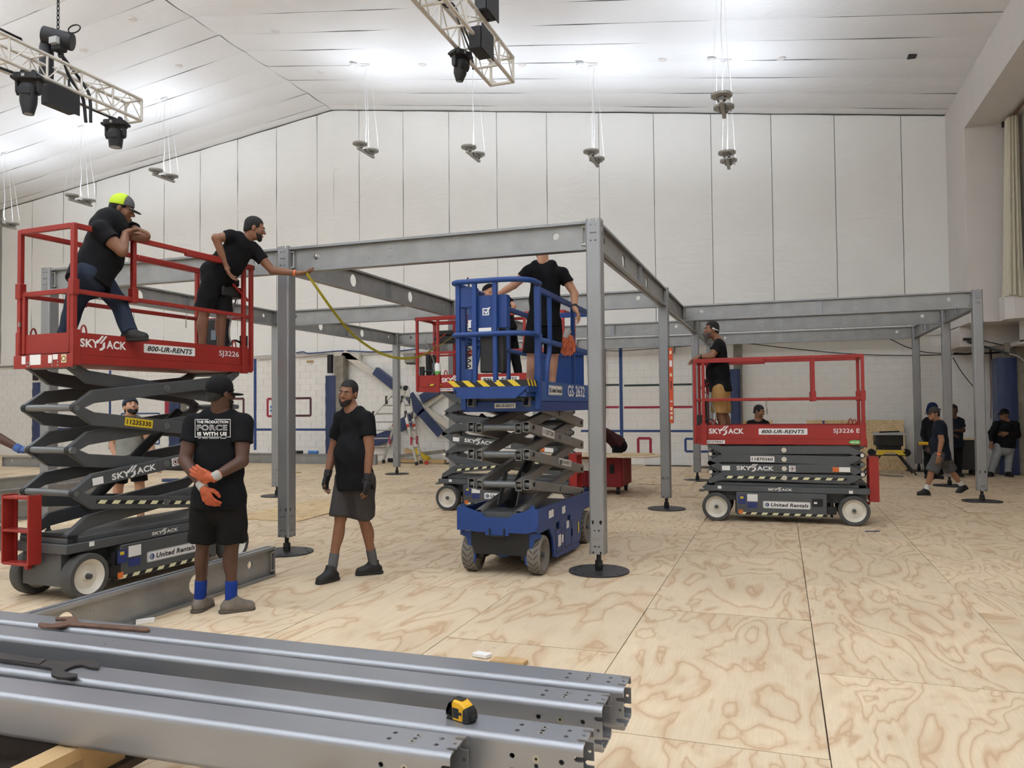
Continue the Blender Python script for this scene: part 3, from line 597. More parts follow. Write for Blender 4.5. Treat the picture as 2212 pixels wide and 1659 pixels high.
def skyjack(name, label, loc, rz, zp, model, number, numcol, ext=0., red=None, eco=False, near=-1, old=False):
    red = red or RED2; dg = DG2 if old else DG
    T = thing(name, label, 'scissor lift', loc, rz, 'scissor lifts')
    ch = MB().box((-1.07, -.345, .42), (1.1, .345, .5)); ch.box((-1.03, -.3, .5), (1.06, .3, .545)); ch.box((-.95, -.2, .28), (.98, .2, .42)); ch.box((-1.14, -.3, .405), (-1.07, -.18, .43)); ch.box((-1.14, .18, .405), (-1.07, .3, .43))
    chs = ch.build('chassis', dg, T, bevel=.006)
    ends = MB().box((.98, -.24, .13), (1.07, .24, .42)).box((-1.02, -.24, .16), (-.94, .24, .42)); ends.cyl((1.07, -.1, .3), (1.078, -.1, .3), .035, n=16); ends.build('axle_housing', dg, T, bevel=.008)
    for x in (-.9, .9): MB().cyl((x, -.30, .2), (x, .30, .2), .045, n=12).build('axle', BLACKS, T)
    for s in (-1, 1):
        tr = MB().box((-.63, min(s * .18, s * .36), .1), (.56, max(s * .18, s * .36), .415)).build('side_tray', dg, T, bevel=.01)
        MB().box((-.645, min(s * .2, s * .345), .12), (-.632, max(s * .2, s * .345), .36)).build('tray_hinge', BLACKS, tr)
        MB().box((.565, min(s * .25, s * .36), .14), (.68, max(s * .25, s * .36), .24)).build('pothole_guard', BLACKS, T)
        MB().cyl((.62, s * .33, .10), (.62, s * .33, .36), .018, n=8).build('guard_link', BLACKS, T)
    for x in (-.9, .9):
        for s in (-1, 1):
            w_ = bpy.data.objects.new('wheel', None); COL.objects.link(w_); w_.parent = T; wheel(w_, x, s * .385, s, .2, .13, TYRE, RIM)
    lad = bpy.data.objects.new('ladder', None); COL.objects.link(lad); lad.parent = T
    for y in (-.30, .03): MB().box((1.1, y - .008, .33), (1.22, y + .008, .925)).box((1.1, y - .035 if y > -.1 else y, .33), (1.115, y if y > -.1 else y + .035, .925)).build('ladder_rail', red, lad)
    for z in (.335, .62, .905): MB().box((1.1, -.292, z - .015), (1.22, .022, z + .008)).build('ladder_step', red, lad, bevel=.004)
    MB().cyl((1.08, -.13, .285), (1.12, -.13, .285), .022, n=10).build('stop_button', mat('button_red', (170, 40, 44), .4), T)
    # scissor stack
    L = 2.0; z0 = .56; hh = (zp - .01 - z0) / 4; wd = math.sqrt(L * L - hh * hh); xa, xb = -wd / 2 + .02, wd / 2 + .02; hb = .118
    Z = [z0 + hh * i for i in range(5)]; off = .0; o_ = min(.066, .066)
    st = bpy.data.objects.new('scissor_stack', None); COL.objects.link(st); st.parent = T
    faces = {}
    for n in range(4):
        for typ in ('a', 'b'):
            outer = (typ == 'b') == (n % 2 == 0)
            P0, P1 = ((xb, Z[n]), (xa, Z[n + 1])) if typ == 'a' else ((xa, Z[n]), (xb, Z[n + 1]))
            pol = arm_poly(P0, P1, hb, o_, -o_, .04)
            for s in (-1, 1):
                yo, yi = (.335, .285) if outer else (.272, .222)
                MB().prism(pol, (0, s * (yo + yi) / 2, 0), (1, 0, 0), (0, 0, 1), -(yo - yi)).build('scissor_arm', dg, st, 30, bevel=.006)
            if outer: faces[n] = (np.array([P0[0], P0[1] + o_]), np.array([P1[0], P1[1] - o_]))
        q = MB(); xm, zm = (xa + xb) / 2, (Z[n] + Z[n + 1]) / 2
        for s in (-1, 1): q.cyl((xm, s * .33, zm), (xm, s * .347, zm), .034, n=16); q.cyl((xm, s * .347, zm), (xm, s * .352, zm), .018, n=10)
        q.cyl((xm, -.32, zm), (xm, .32, zm), .022, n=8); q.build('centre_pin', TUBEG if old else RIM, st, 30)
    for n in range(1, 5):
        for x in (xa, xb):
            MB().cyl((x, -.3, Z[n]), (x, .3, Z[n]), .03, n=12).build('cross_tube', TUBEG, st, 40)
            q = MB(); yo = .337 if ((n % 2 == 1) == True) else .274
            for s in (-1, 1): q.cyl((x, s * (yo - .004), Z[n]), (x, s * (yo + .003), Z[n]), .026, n=14)
            q.build('pivot_pin', TUBEG if old else RIM, st, 40)
    MB().cyl((xb - .35, 0, Z[0] + .12 + (hh - .134) * .3), (xa + .5, 0, Z[3] - .05), .05, n=14).build('lift_cylinder', BLACKS, st, 40)
    for x in (xa, xb): MB().box((x - .05, -.30, .5), (x + .05, .30, .565)).build('slide_block', BLACKS, st)
    # platform
    pl = bpy.data.objects.new('platform', None); COL.objects.link(pl); pl.parent = T; pl.location = (0, 0, zp)
    e = ext; xm_, XE = 1.065, -1.2 - e
    MB().box((-1.12, -.35, 0), (xm_, .35, .083)).build('deck_frame', red, pl, bevel=.004); MB().box((XE, -.345, .004), (-1.1, .345, .079)).build('extension_frame', red, pl, bevel=.004)
    MB().box((XE + .02, -.33, .083), (xm_ - .02, .33, .092)).build('deck_floor', DG2, pl)
    for s in (-1, 1):
        MB().box((-1.0, s * .345 - .007, .083), (1.0, s * .345 + .007, .275)).build('toe_board', red, pl); MB().box((XE + .03, s * .332 - .006, .083), (-.98, s * .332 + .006, .272)).build('extension_toe_board', red, pl)
        for x, z0_, z1_ in ((1.042, 0, 1.225), (.42, .64, 1.2), (-1.06, .0, 1.2), (XE + .02, .02, 1.21)): MB().box((x - .021, s * .338 - .021, z0_), (x + .021, s * .338 + .021, z1_)).build('post', red, pl, bevel=.005)
        MB().box((.995, s * .345 - .022, -.01), (1.068, s * .345 + .022, .30)).build('post_socket', red, pl, bevel=.004); MB().box((-1.1, s * .345 - .022, -.01), (-1.02, s * .345 + .022, .30)).build('post_socket', red, pl, bevel=.004)
        for x in (.42, 1.042): MB().box((x - .032, s * .338 - .032, .6), (x + .032, s * .338 + .032, .74)).build('post_hinge', red, pl, bevel=.005)
        MB().box((-.9, s * .338 - .02, 1.185), (1.06, s * .338 + .02, 1.232)).build('top_rail', red, pl, bevel=.006); MB().box((XE, s * .338 - .027, 1.165), (XE + .98, s * .338 + .027, 1.225)).build('top_rail_sleeve', red, pl, bevel=.006)
        MB().box((-1.08, s * .338 - .019, .615), (1.05, s * .338 + .019, .655)).build('mid_rail', red, pl, bevel=.006); MB().box((XE, s * .328 - .016, .62), (-.9, s * .328 + .016, .65)).build('mid_rail_extension', red, pl, bevel=.005)
        MB().box((XE - .012, s * .338 - .024, 1.17), (XE, s * .338 + .024, 1.218)).build('rail_cap', BLK, pl)
        for x in (.93, -.93): MB().tube([(x + .028 * math.cos(a) , s * .322, .275 + .07 * math.sin(a)) for a in np.linspace(0, PI, 9)], .008, 6).build('lanyard_ring', red, pl)
        q = MB().tube(bez([(-.2, s * .362, .64), (-.21, s * .364, .56), (-.2, s * .363, .5)], 5), .003, 5); q.cyl((-.2, s * .363, .5), (-.2, s * .363, .42), .006, n=6); q.build('lock_pin', BOLT, pl)
    for z0_, z1_ in ((1.185, 1.232),): MB().box((1.022, -.318, z0_), (1.062, .318, z1_)).build('end_rail', red, pl, bevel=.005)
    MB().box((XE, -.318, 1.18), (XE + .04, .318, 1.225)).build('end_rail', red, pl, bevel=.005); MB().box((XE, -.318, .615), (XE + .036, .318, .65)).build('end_rail', red, pl, bevel=.005); MB().box((XE + .005, -.32, .083), (XE + .02, .32, .27)).build('end_toe_board', red, pl)
    g = bpy.data.objects.new('gate', None); COL.objects.link(g); g.parent = pl
    for y in (-.285, .285): MB().box((1.02, y - .017, .1), (1.055, y + .017, .655)).build('gate_post', red, g, bevel=.004)
    MB().box((1.02, -.3, .62), (1.055, .3, .66)).build('gate_bar', red, g, bevel=.004); MB().box((1.028, -.27, .1), (1.042, .27, .275)).build('gate_panel', red, g); MB().box((1.055, -.33, .35), (1.07, -.31, .39)).build('gate_latch', BOLT, g)
    MB().box((1.066, -.375, -.03), (1.078, .375, .088)).build('end_plate', red, pl, bevel=.004)
    for y, w_, h_, z in ((-.24, .05, .07, .01), (-.09, .14, .09, .0), (.10, .05, .07, .01), (.165, .06, .045, .04), (.27, .06, .07, .01)): plate(WHT if y != .27 else CREAM, pl, (1.078, y - w_ / 2, z), (0, 1, 0), (0, 0, 1), w_, h_)
    MB().prism(circ(0, 0, .026, 16), (1.081, .27, .045), (0, 1, 0), (0, 0, 1), .001, [circ(0, 0, .018, 16)]).build('no_entry_ring', mat('brown_decal', (120, 60, 40), .6), pl, 0)
    q = MB()
    for y in (-.185, -.16, .13, .2): q.cyl((1.078, y, -.01), (1.084, y, -.01), .009, n=8); q.cyl((1.078, y, .02), (1.084, y, .02), .009, n=8)
    q.build('bolt_head', BOLT, pl, kind='stuff')
    # control box, manual case, cables on the far end
    cb = bpy.data.objects.new('control_box', None); COL.objects.link(cb); cb.parent = pl; cb.location = (XE + .26, (near if old else -near) * .24, .93)
    MB().box((-.17, -.09, -.1), (.17, .07, .02)).build('control_case', BLK, cb, bevel=.015); MB().box((-.12, -.07, .03), (.16, .05, .12)).build('control_top', BLK, cb, bevel=.02); MB().cyl((-.06, 0, .02), (-.06, 0, .1), .012, n=8).build('joystick', BLK, cb); MB().cyl((.13, -.02, .02), (.13, -.02, .045), .018, n=10).build('stop_button', MATS['button_red'], cb)
    MB().bar((.05, .07 * near, .06), (-.2, .1 * near, -.12), .022, .022).build('control_bracket', red, cb)
    MB().box((XE + .1, -.2, .12), (XE + .17, .12, .62)).build('manual_case', BLK, pl, bevel=.015); plate(GRYD, pl, (XE + .17, -.1, .38), (0, 1, 0), (0, 0, 1), .07, .11)
    MB().tube(bez([(XE + .1, near * .2, .85), (XE + .3, near * .28, .45), (XE + .25, near * .3, .2), (XE + .45, near * .3, .16), (XE + .62, near * .3, .21)], 8), .009, 6).build('control_cable', CABG, pl)
    MB().box((XE + .045, near * .29 - .03, .25), (XE + .12, near * .29 + .03, .42)).build('socket_box', BLK, pl, bevel=.008)
    MB().tube(bez([(XE + .1, near * .29, .33), (XE + .25, near * .29, .35), (XE + .34, near * .3, .22), (XE + .2, near * .3, .12)], 6), .012, 6).build('power_lead', CABL, pl)
    for s in (-1, 1):
        ux = np.array([-s, 0, 0.]); uz = np.array([0, 0, 1.]); yo = s * .353
        def at_(u, z, y=yo): return (ux[0] * u, y, z)
        skylogo(pl, at_(-.99, .15), ux, uz, .48, .075); tplate(pl, at_(-.31, .14), ux, uz, .64, .085, '800-UR-RENTS', shear=.22)
        text(model, WHT, pl, at_(.67 if not eco else .66, .15), ux, uz, .30 if not eco else .33, .075, bold=.012)
        if eco: tplate(pl, at_(-1.03, .01, s * .351), ux, uz, .26, .048, 'ECOTRAY', shear=.2); MB().prism([(.08 * math.cos(a), .03 * math.sin(a)) for a in np.linspace(0, 2 * PI, 20)[:-1]], at_(.93, .04, s * .351), ux, uz, .002).build('eco_badge', GRN, pl, 0); text('eco', WHT, pl, at_(.875, .028, s * .354), ux, uz, .1, .022, bold=.03)
        if ext > .1: stripes(pl, (-1.03 - ext + .05 if s < 0 else -1.03, s * .340, .1), ux, uz, .28, .03, 2, YEL)
        uplate(T, at_(-.27, .2, s * .361), ux, uz, .62, .1)
        skylogo(T, at_(-.2, .445, s * .346), ux, uz, .32, .032); stripes(T, at_(-.6, .108, s * .361), ux, uz, 1.15, .03, 8, CREAM)
        plate(NAVD, T, at_(-.6, .25, s * .361), ux, uz, .1, .12); plate(WHT, T, at_(-.48, .29, s * .361), ux, uz, .14, .1); plate(NAVD, T, at_(-.48, .2, s * .361), ux, uz, .13, .075); plate(BLKD, T, at_(.37, .24, s * .361), ux, uz, .14, .11); plate(ORG, T, at_(-.6, .115, s * .363), ux, uz, .06, .055); plate(WHT, T, at_(-.88, .455, s * .346), ux, uz, .05, .04); plate(WHT, T, at_(.84, .43, s * .346), ux, uz, .05, .04)
        plate(WHT, T, at_(.395, .28, s * .363), ux, uz, .04, .025); plate(YEL, T, at_(-.575, .325, s * .363), ux, uz, .045, .03)
        # decals on the outer arms
        for n in (0, 1, 2):
            p0, p1 = faces[n]; a, b = (p0, p1) if (p1[0] - p0[0]) * ux[0] > 0 else (p1, p0); d = (b - a) / np.linalg.norm(b - a); ad = np.array([d[0], 0, d[1]]); an = np.array([-d[1] * np.sign(ux[0]), 0, abs(d[0])]); yy = s * .337
            def on(t, h): q = a + d * t; return np.array([q[0], yy, q[1]]) + an * h
            if n == 0: stripes(st, on(.2, -.02), ad, an, 1.6, .033, 11, CREAM if eco or old else YEL)
            if n == 1:
                skylogo(st, on(.36, -.03), ad, an, .5, .06); plate(WHT, st, on(1.06, -.04), ad, an, .085, .08); MB().prism(circ(.0425, .04, .032, 18), on(1.06, -.04) + np.array([0, s * .003, 0]), ad, an, .001, [circ(.0425, .04, .025, 18)]).build('no_hands_ring', mat('maroon_decal', (120, 40, 48), .5), st, 0); MB().prism(circ(.0425, .04, .014, 8), on(1.06, -.04) + np.array([0, s * .003, 0]), ad, an, .001).build('no_hands_mark', BLKD, st, 0)
                plate(WHT, st, on(.16, -.035), ad, an, .11, .065)
                if eco: plate(WHT, st, on(1.62, -.035), ad, an, .22, .065); plate(ORG, st, on(1.62, -.035) + np.array([0, s * .002, 0]), ad, an, .08, .065)
            if n == 2: tplate(st, on(.5 if old else .55, -.04), ad, an, .32, .078, number, numcol, r=.02)
    return T
dirA = -1.632
skyjack('scissor_lift', 'old red scissor lift raised high with two men leaning out, at far left', (-4.325, -1.465, 0), dirA, 2.06, 'SJ3226', '11235330', YEL, 0., RED, False, 1, True)
skyjack('scissor_lift', 'red scissor lift lowered on its dark grey stack, bearded man in khaki shorts aboard', (1.755, 4.155, 0), 0, 1.085, 'SJ3226 E', '11870360', WHT, 0., RED2, True, -1)
skyjack('scissor_lift', 'red scissor lift half raised behind the blue lift', (-2.43, 4.185, 0), 0, 1.90, 'SJ3226 E', '11843902', WHT, .25, RED2, True, -1)

# ---- blue lift
def blue_lift():
    T = thing('scissor_lift', 'blue scissor lift in the middle with a curved basket rail and treaded tyres', 'scissor lift', (-.885, .645, 0), -PI / 2, 'scissor lifts')
    W = .4
    ch = MB().box((-1.1, -.3, .2), (1.1, .3, .5)); ch.build('chassis', BLACKS, T)
    for s in (-1, 1):
        H = [[(.35, .36), (.47, .36), (.47, .44), (.35, .44)], [(-.1, .38), (.02, .38), (.02, .45), (-.1, .45)], [(-.2, .2), (-.12, .2), (-.12, .28), (-.2, .28)]]
        poly = [(-1.2, .34), (-1.13, .42), (-.7, .42), (-.6, .3), (-.55, .1), (.55, .1), (.6, .3), (.72, .42), (1.12, .42), (1.17, .45), (1.17, .66), (-1.2, .60)]
        MB().prism(poly, (0, s * (W - .012), 0), (1, 0, 0), (0, 0, 1), -.02, H).build('side_panel', BLU, T, 20)
        q = MB()
        for x, w_ in ((.6 - .24, .22), (-.02, .30)): q.prism(rrect(w_, .26, .02, 3, x + .02, .245), (0, s * (W - .002), 0), (1, 0, 0), (0, 0, 1), .004 if s < 0 else -.006, [rrect(w_ - .012, .248, .016, 3, x + .02, .245)])
        q.build('door_seam', BLKD, T, 0)
        MB().box((-.5, min(s * .2, s * .37), .12), (.5, max(s * .2, s * .37), .36)).build('tray_inner', BLACKS, T)
        MB().bar((.5, s * .39, .11), (-.5, s * .39, .06), .02, .06).build('pothole_guard', BLU, T)
    fp = [(-.42, .44), (-.3, .44), (-.22, .43), (-.12, .43), (-.12, .40), (.12, .40), (.12, .43), (.3, .43), (.40, .46), (.42, .52), (.42, .67), (.34, .67), (.28, .64), (.18, .615), (.12, .575), (-.12, .575), (-.16, .615), (-.28, .65), (-.34, .67), (-.42, .67)]
    MB().prism(fp, (1.165, 0, 0), (0, 1, 0), (0, 0, 1), .012).build('front_panel', BLU, T, 20)
    q = MB()
    for y in (-.36, .36): q.prism(circ(0, 0, .026, 14), (1.16, y, .675), (0, 1, 0), (0, 0, 1), .014, [circ(0, 0, .01, 8)])
    q.build('lifting_eye', BLU, T)
    MB().tube([(1.18, -.075, .47), (1.185, -.075, .41), (1.185, -.06, .395), (1.185, .06, .395), (1.185, .075, .41), (1.18, .075, .47)], .009, 6).build('tow_bar', BLACKS, T)
    for s in (-1, 1):
        MB().prism([(s * .42, .38), (s * .42, .42), (s * .25, .42), (s * .2, .37), (s * .24, .30), (s * .26, .12), (s * .30, .10), (s * .33, .14), (s * .33, .27), (s * .36, .36)], (1.08, 0, 0), (0, 1, 0), (0, 0, 1), .014).build('steering_yoke', BLU, T, 20)
        MB().box((.8, min(s * .19, s * .3), .14), (1.05, max(s * .19, s * .3), .26)).build('wheel_motor', BLACKS, T, bevel=.02)
    MB().tube(bez([(1.0, -.25, .2), (1.06, -.1, .26), (1.06, .1, .26), (1.0, .25, .2)], 6), .022, 8).build('tie_rod', BLACKS, T); MB().ball((1.0, 0, .24), (.08, .12, .08)).build('steer_cylinder', BLU, T)
    for x in (-.925, .925):
        for s in (-1, 1):
            w_ = bpy.data.objects.new('wheel', None); COL.objects.link(w_); w_.parent = T; wheel(w_, x, s * .405, s, .19, .13, TYREB, TYREB, True)
    st = bpy.data.objects.new('scissor_stack', None); COL.objects.link(st); st.parent = T
    Z = [.60, .886, 1.179, 1.445, 1.70]; xf, xr_ = 1.06, -1.0; tw, th, wl_ = .066, .1, .006
    def rtube(p, q, y, name='scissor_arm'):
        p = np.array([p[0], y, p[1]]); q = np.array([q[0], y, q[1]]); d = (q - p) / np.linalg.norm(q - p); u = np.array([-d[2], 0, d[0]]); u = u if u[2] > 0 else -u
        sd = np.cross(d, u); mb = MB(); p = p - d * .06; q = q + d * .06; mb.prism(rrect(tw, th, .012, 3), p, sd, u, np.linalg.norm(q - p) if np.cross(sd, u) @ d > 0 else -1, [rrect(tw - 2 * wl_, th - 2 * wl_, .008, 3)]) if np.cross(sd, u) @ d > 0 else mb.prism(rrect(tw, th, .012, 3), p, -sd, u, np.linalg.norm(q - p), [rrect(tw - 2 * wl_, th - 2 * wl_, .008, 3)])
        mb.build(name, ARMB, st, 30)
    for n in range(4):
        for s in (-1, 1):
            rtube((xf, Z[n + 1]), (xr_, Z[n]), s * .29); rtube((xf, Z[n]), (xr_, Z[n + 1]), s * .205)
            xm = (xf + xr_) / 2; zm = (Z[n] + Z[n + 1]) / 2; q = MB(); q.cyl((xm, s * .323, zm), (xm, s * .337, zm), .028, n=14); q.build('centre_pin', TUBEG, st)
            for x, zz in ((xf, Z[n + 1]), (xr_, Z[n])): MB().cyl((x - np.sign(x) * .06, s * .323, zz), (x - np.sign(x) * .06, s * .335, zz), .022, n=12).build('pivot_pin', BLACKS, st)
    for n in range(1, 4): MB().cyl((xf, -.31, Z[n]), (xf, .31, Z[n]), .034, n=16).build('cross_tube', TUBEG, st, 40); MB().cyl((xr_, -.31, Z[n]), (xr_, .31, Z[n]), .034, n=12).build('cross_tube', TUBEG, st, 40)
    MB().cyl((.8, 0, .66), (-.35, 0, 1.35), .055, n=14).build('lift_cylinder', BLACKS, st, 40); MB().box((.75, -.24, .56), (1.12, .24, .62)).build('cross_plate', DG, st)
    for s in (-1, 1): MB().prism([(.55, .95), (.78, .66), (.86, .66), (.66, .98)], (0, s * .1, 0), (1, 0, 0), (0, 0, 1), .012).build('cylinder_bracket', DG, st)
    ux = np.array([-1., 0, 0]); uz = np.array([0, 0, 1.]); d = np.array([xr_ - xf, 0, Z[2] - Z[3]]); d /= np.linalg.norm(d); an = np.array([d[2], 0, -d[0]])
    a = np.array([xf, .324, Z[3]]); tplate(st, a + d * .38 - an * .04, d, an, .44, .085, '11507281', r=.02)
    a = np.array([xf, .324, Z[2]]); tplate(st, a + d * 1.0 - an * .035, d, an, .52, .07, '800-UR-RENTS', r=.02)
    # platform
    pl = bpy.data.objects.new('platform', None); COL.objects.link(pl); pl.parent = T
    MB().box((-1.25, -W, 1.6), (1.045, W, 1.705)).build('deck_frame', BLU, pl, bevel=.006)
    for s in (-1, 1): MB().box((-1.25, s * .395 - .012, 1.705), (1.0, s * .395 + .012, 1.9)).build('toe_board', BLUD, pl)
    MB().box((-1.2, -.38, 1.705), (1.02, .38, 1.74)).build('deck_floor', DG2, pl); MB().box((-1.25, -.39, 1.705), (-1.235, .39, 1.9)).build('end_toe_board', BLU, pl)
    ex = MB().box((.3, -.36, 1.745), (1.32, .36, 1.79)); ex.build('extension_deck', BLU, pl)
    MB().prism([(-.385, 1.90), (-.385, 1.86), (-.30, 1.73), (.26, 1.73), (.385, 1.84), (.385, 1.90)], (1.32, 0, 0), (0, 1, 0), (0, 0, 1), .02).build('extension_front', BLU, pl)
    for s in (-1, 1): MB().box((.35, s * .375 - .01, 1.79), (1.33, s * .375 + .01, 1.9)).build('extension_side', BLU, pl)
    stripes(pl, (1.341, -.385, 1.845), (0, 1, 0), uz, .77, .06, 5, YEL, slant=-1.2, fill=.45); stripes(pl, (1.33, .3855, 1.845), ux, uz, .3, .06, 3, YEL, slant=-1.0, fill=.45)
    plan = bez([(.95, .392), (1.16, .385), (1.28, .31), (1.335, .17), (1.335, -.26), (1.31, -.36), (1.2, -.388), (.5, -.388)], 10)
    for z in (2.865, 2.35):
        MB().tube([(p[0], p[1], z) for p in plan], .026, 10).build('curved_rail', BLU, pl, 50)
    for s in (-1, 1):
        MB().bar((1.03, s * .392, 2.80), (-1.22, s * .392, 2.80), .045, .06).build('top_rail', BLU, pl, bevel=.01); MB().bar((1.03, s * .392, 2.31), (-1.22, s * .392, 2.31), .04, .05).build('mid_rail', BLUD, pl, bevel=.01)
        MB().box((1.0, s * .392 - .03, 1.62), (1.06, s * .392 + .03, 2.83)).build('corner_post', BLU, pl, bevel=.006); MB().box((.998, s * .392 - .031, 2.83), (1.062, s * .392 + .031, 2.845)).build('post_cap', BLK, pl)
        MB().tube(bez([(.78, s * .392, 1.75), (.72, s * .392, 2.05), (.62, s * .392, 2.28), (.62, s * .392, 2.8)], 6), .026, 8).build('post', BLU, pl, 50); MB().box((-1.22, s * .392 - .025, 1.7), (-1.17, s * .392 + .025, 2.8)).build('post', BLU, pl, bevel=.006)
        MB().box((-.35, s * .392 - .022, 1.75), (-.31, s * .392 + .022, 2.8)).build('post', BLU, pl, bevel=.006)
    MB().bar((-1.2, -.39, 2.80), (-1.2, .39, 2.80), .045, .06).build('end_rail', BLU, pl); MB().bar((-1.2, -.39, 2.31), (-1.2, .39, 2.31), .04, .05).build('end_rail', BLU, pl); MB().box((-1.22, -.36, 1.9), (-1.2, .30, 2.3)).build('gate_panel', BLU, pl)
    for y in (-.155, .055): MB().box((1.30, y - .022, 1.88), (1.345, y + .022, 2.86)).build('front_post', BLU, pl, bevel=.006)
    MB().box((1.28, -.36, 1.88), (1.32, -.315, 2.86)).build('front_post', BLU, pl, bevel=.006)
    bx = bpy.data.objects.new('control_box', None); COL.objects.link(bx); bx.parent = pl
    MB().box((1.20, -.24, 2.41), (1.292, .165, 2.73)).build('control_shield', BLU, bx, bevel=.004); MB().box((1.17, -.33, 2.62), (1.30, -.17, 2.82)).build('control_head', BLU, bx, bevel=.006); MB().cyl((1.2, -.26, 2.82), (1.19, -.28, 2.93), .01, n=8).build('joystick', BLK, bx)
    plate(WHT, bx, (1.2925, -.085, 2.535), (0, 1, 0), uz, .068, .07, name='tick_box'); plate(BLU, bx, (1.294, -.073, 2.545), (0, 1, 0), uz, .044, .048, th=.002, name='tick_box_inside'); MB().prism([(-.07, 2.57), (-.06, 2.582), (-.047, 2.566), (-.012, 2.615), (.0, 2.61), (-.045, 2.545)], (1.297, 0, 0), (0, 1, 0), (0, 0, 1), .002).build('tick_mark', WHT, bx, 0)
    plate(WHT, bx, (1.2925, -.235, 2.42), (0, 1, 0), uz, .045, .075); plate(NAVD, bx, (1.294, -.205, 2.42), (0, 1, 0), uz, .03, .07)
    MB().box((1.318, -.11, 2.355), (1.335, .02, 2.41)).build('white_plate', WHT, pl)
    MB().box((1.2, -.115, 1.98), (1.296, .13, 2.34)).build('manual_case', BLK, pl, bevel=.012)
    MB().tube([(1.25 + .02 * math.cos(a), -.255 + .022 * math.sin(a), 2.28 - .0085 * a) for a in np.linspace(0, 44, 190)], .006, 5).build('coiled_cord', CABL, pl)
    MB().box((1.2, -.28, 1.86), (1.29, -.2, 2.02)).build('socket_box', BLU, pl, bevel=.006)
    uplate(pl, (.74, .4075, 1.765), ux, uz, .52, .1); text('GS-2632', WHT, pl, (-.02, .4075, 1.755), ux, uz, .78, .13, bold=.02)
    tplate(pl, (1.047, -.06, 1.635), (0, 1, 0), uz, .22, .05, '800-UR-RENTS', shear=.2); plate(WHT, T, (.75, .401, .52), ux, uz, .17, .075); plate(WHT, T, (.25, .401, .5), ux, uz, .13, .075); plate(WHT, T, (.42, .4025, .18), ux, uz, .11, .12); plate(WHT, T, (.28, .4025, .2), ux, uz, .06, .08); plate(WHT, T, (.08, .4025, .32), ux, uz, .1, .08); plate(YEL, T, (-.42, .4025, .2), ux, uz, .05, .12)
    return T
BLUE = blue_lift()
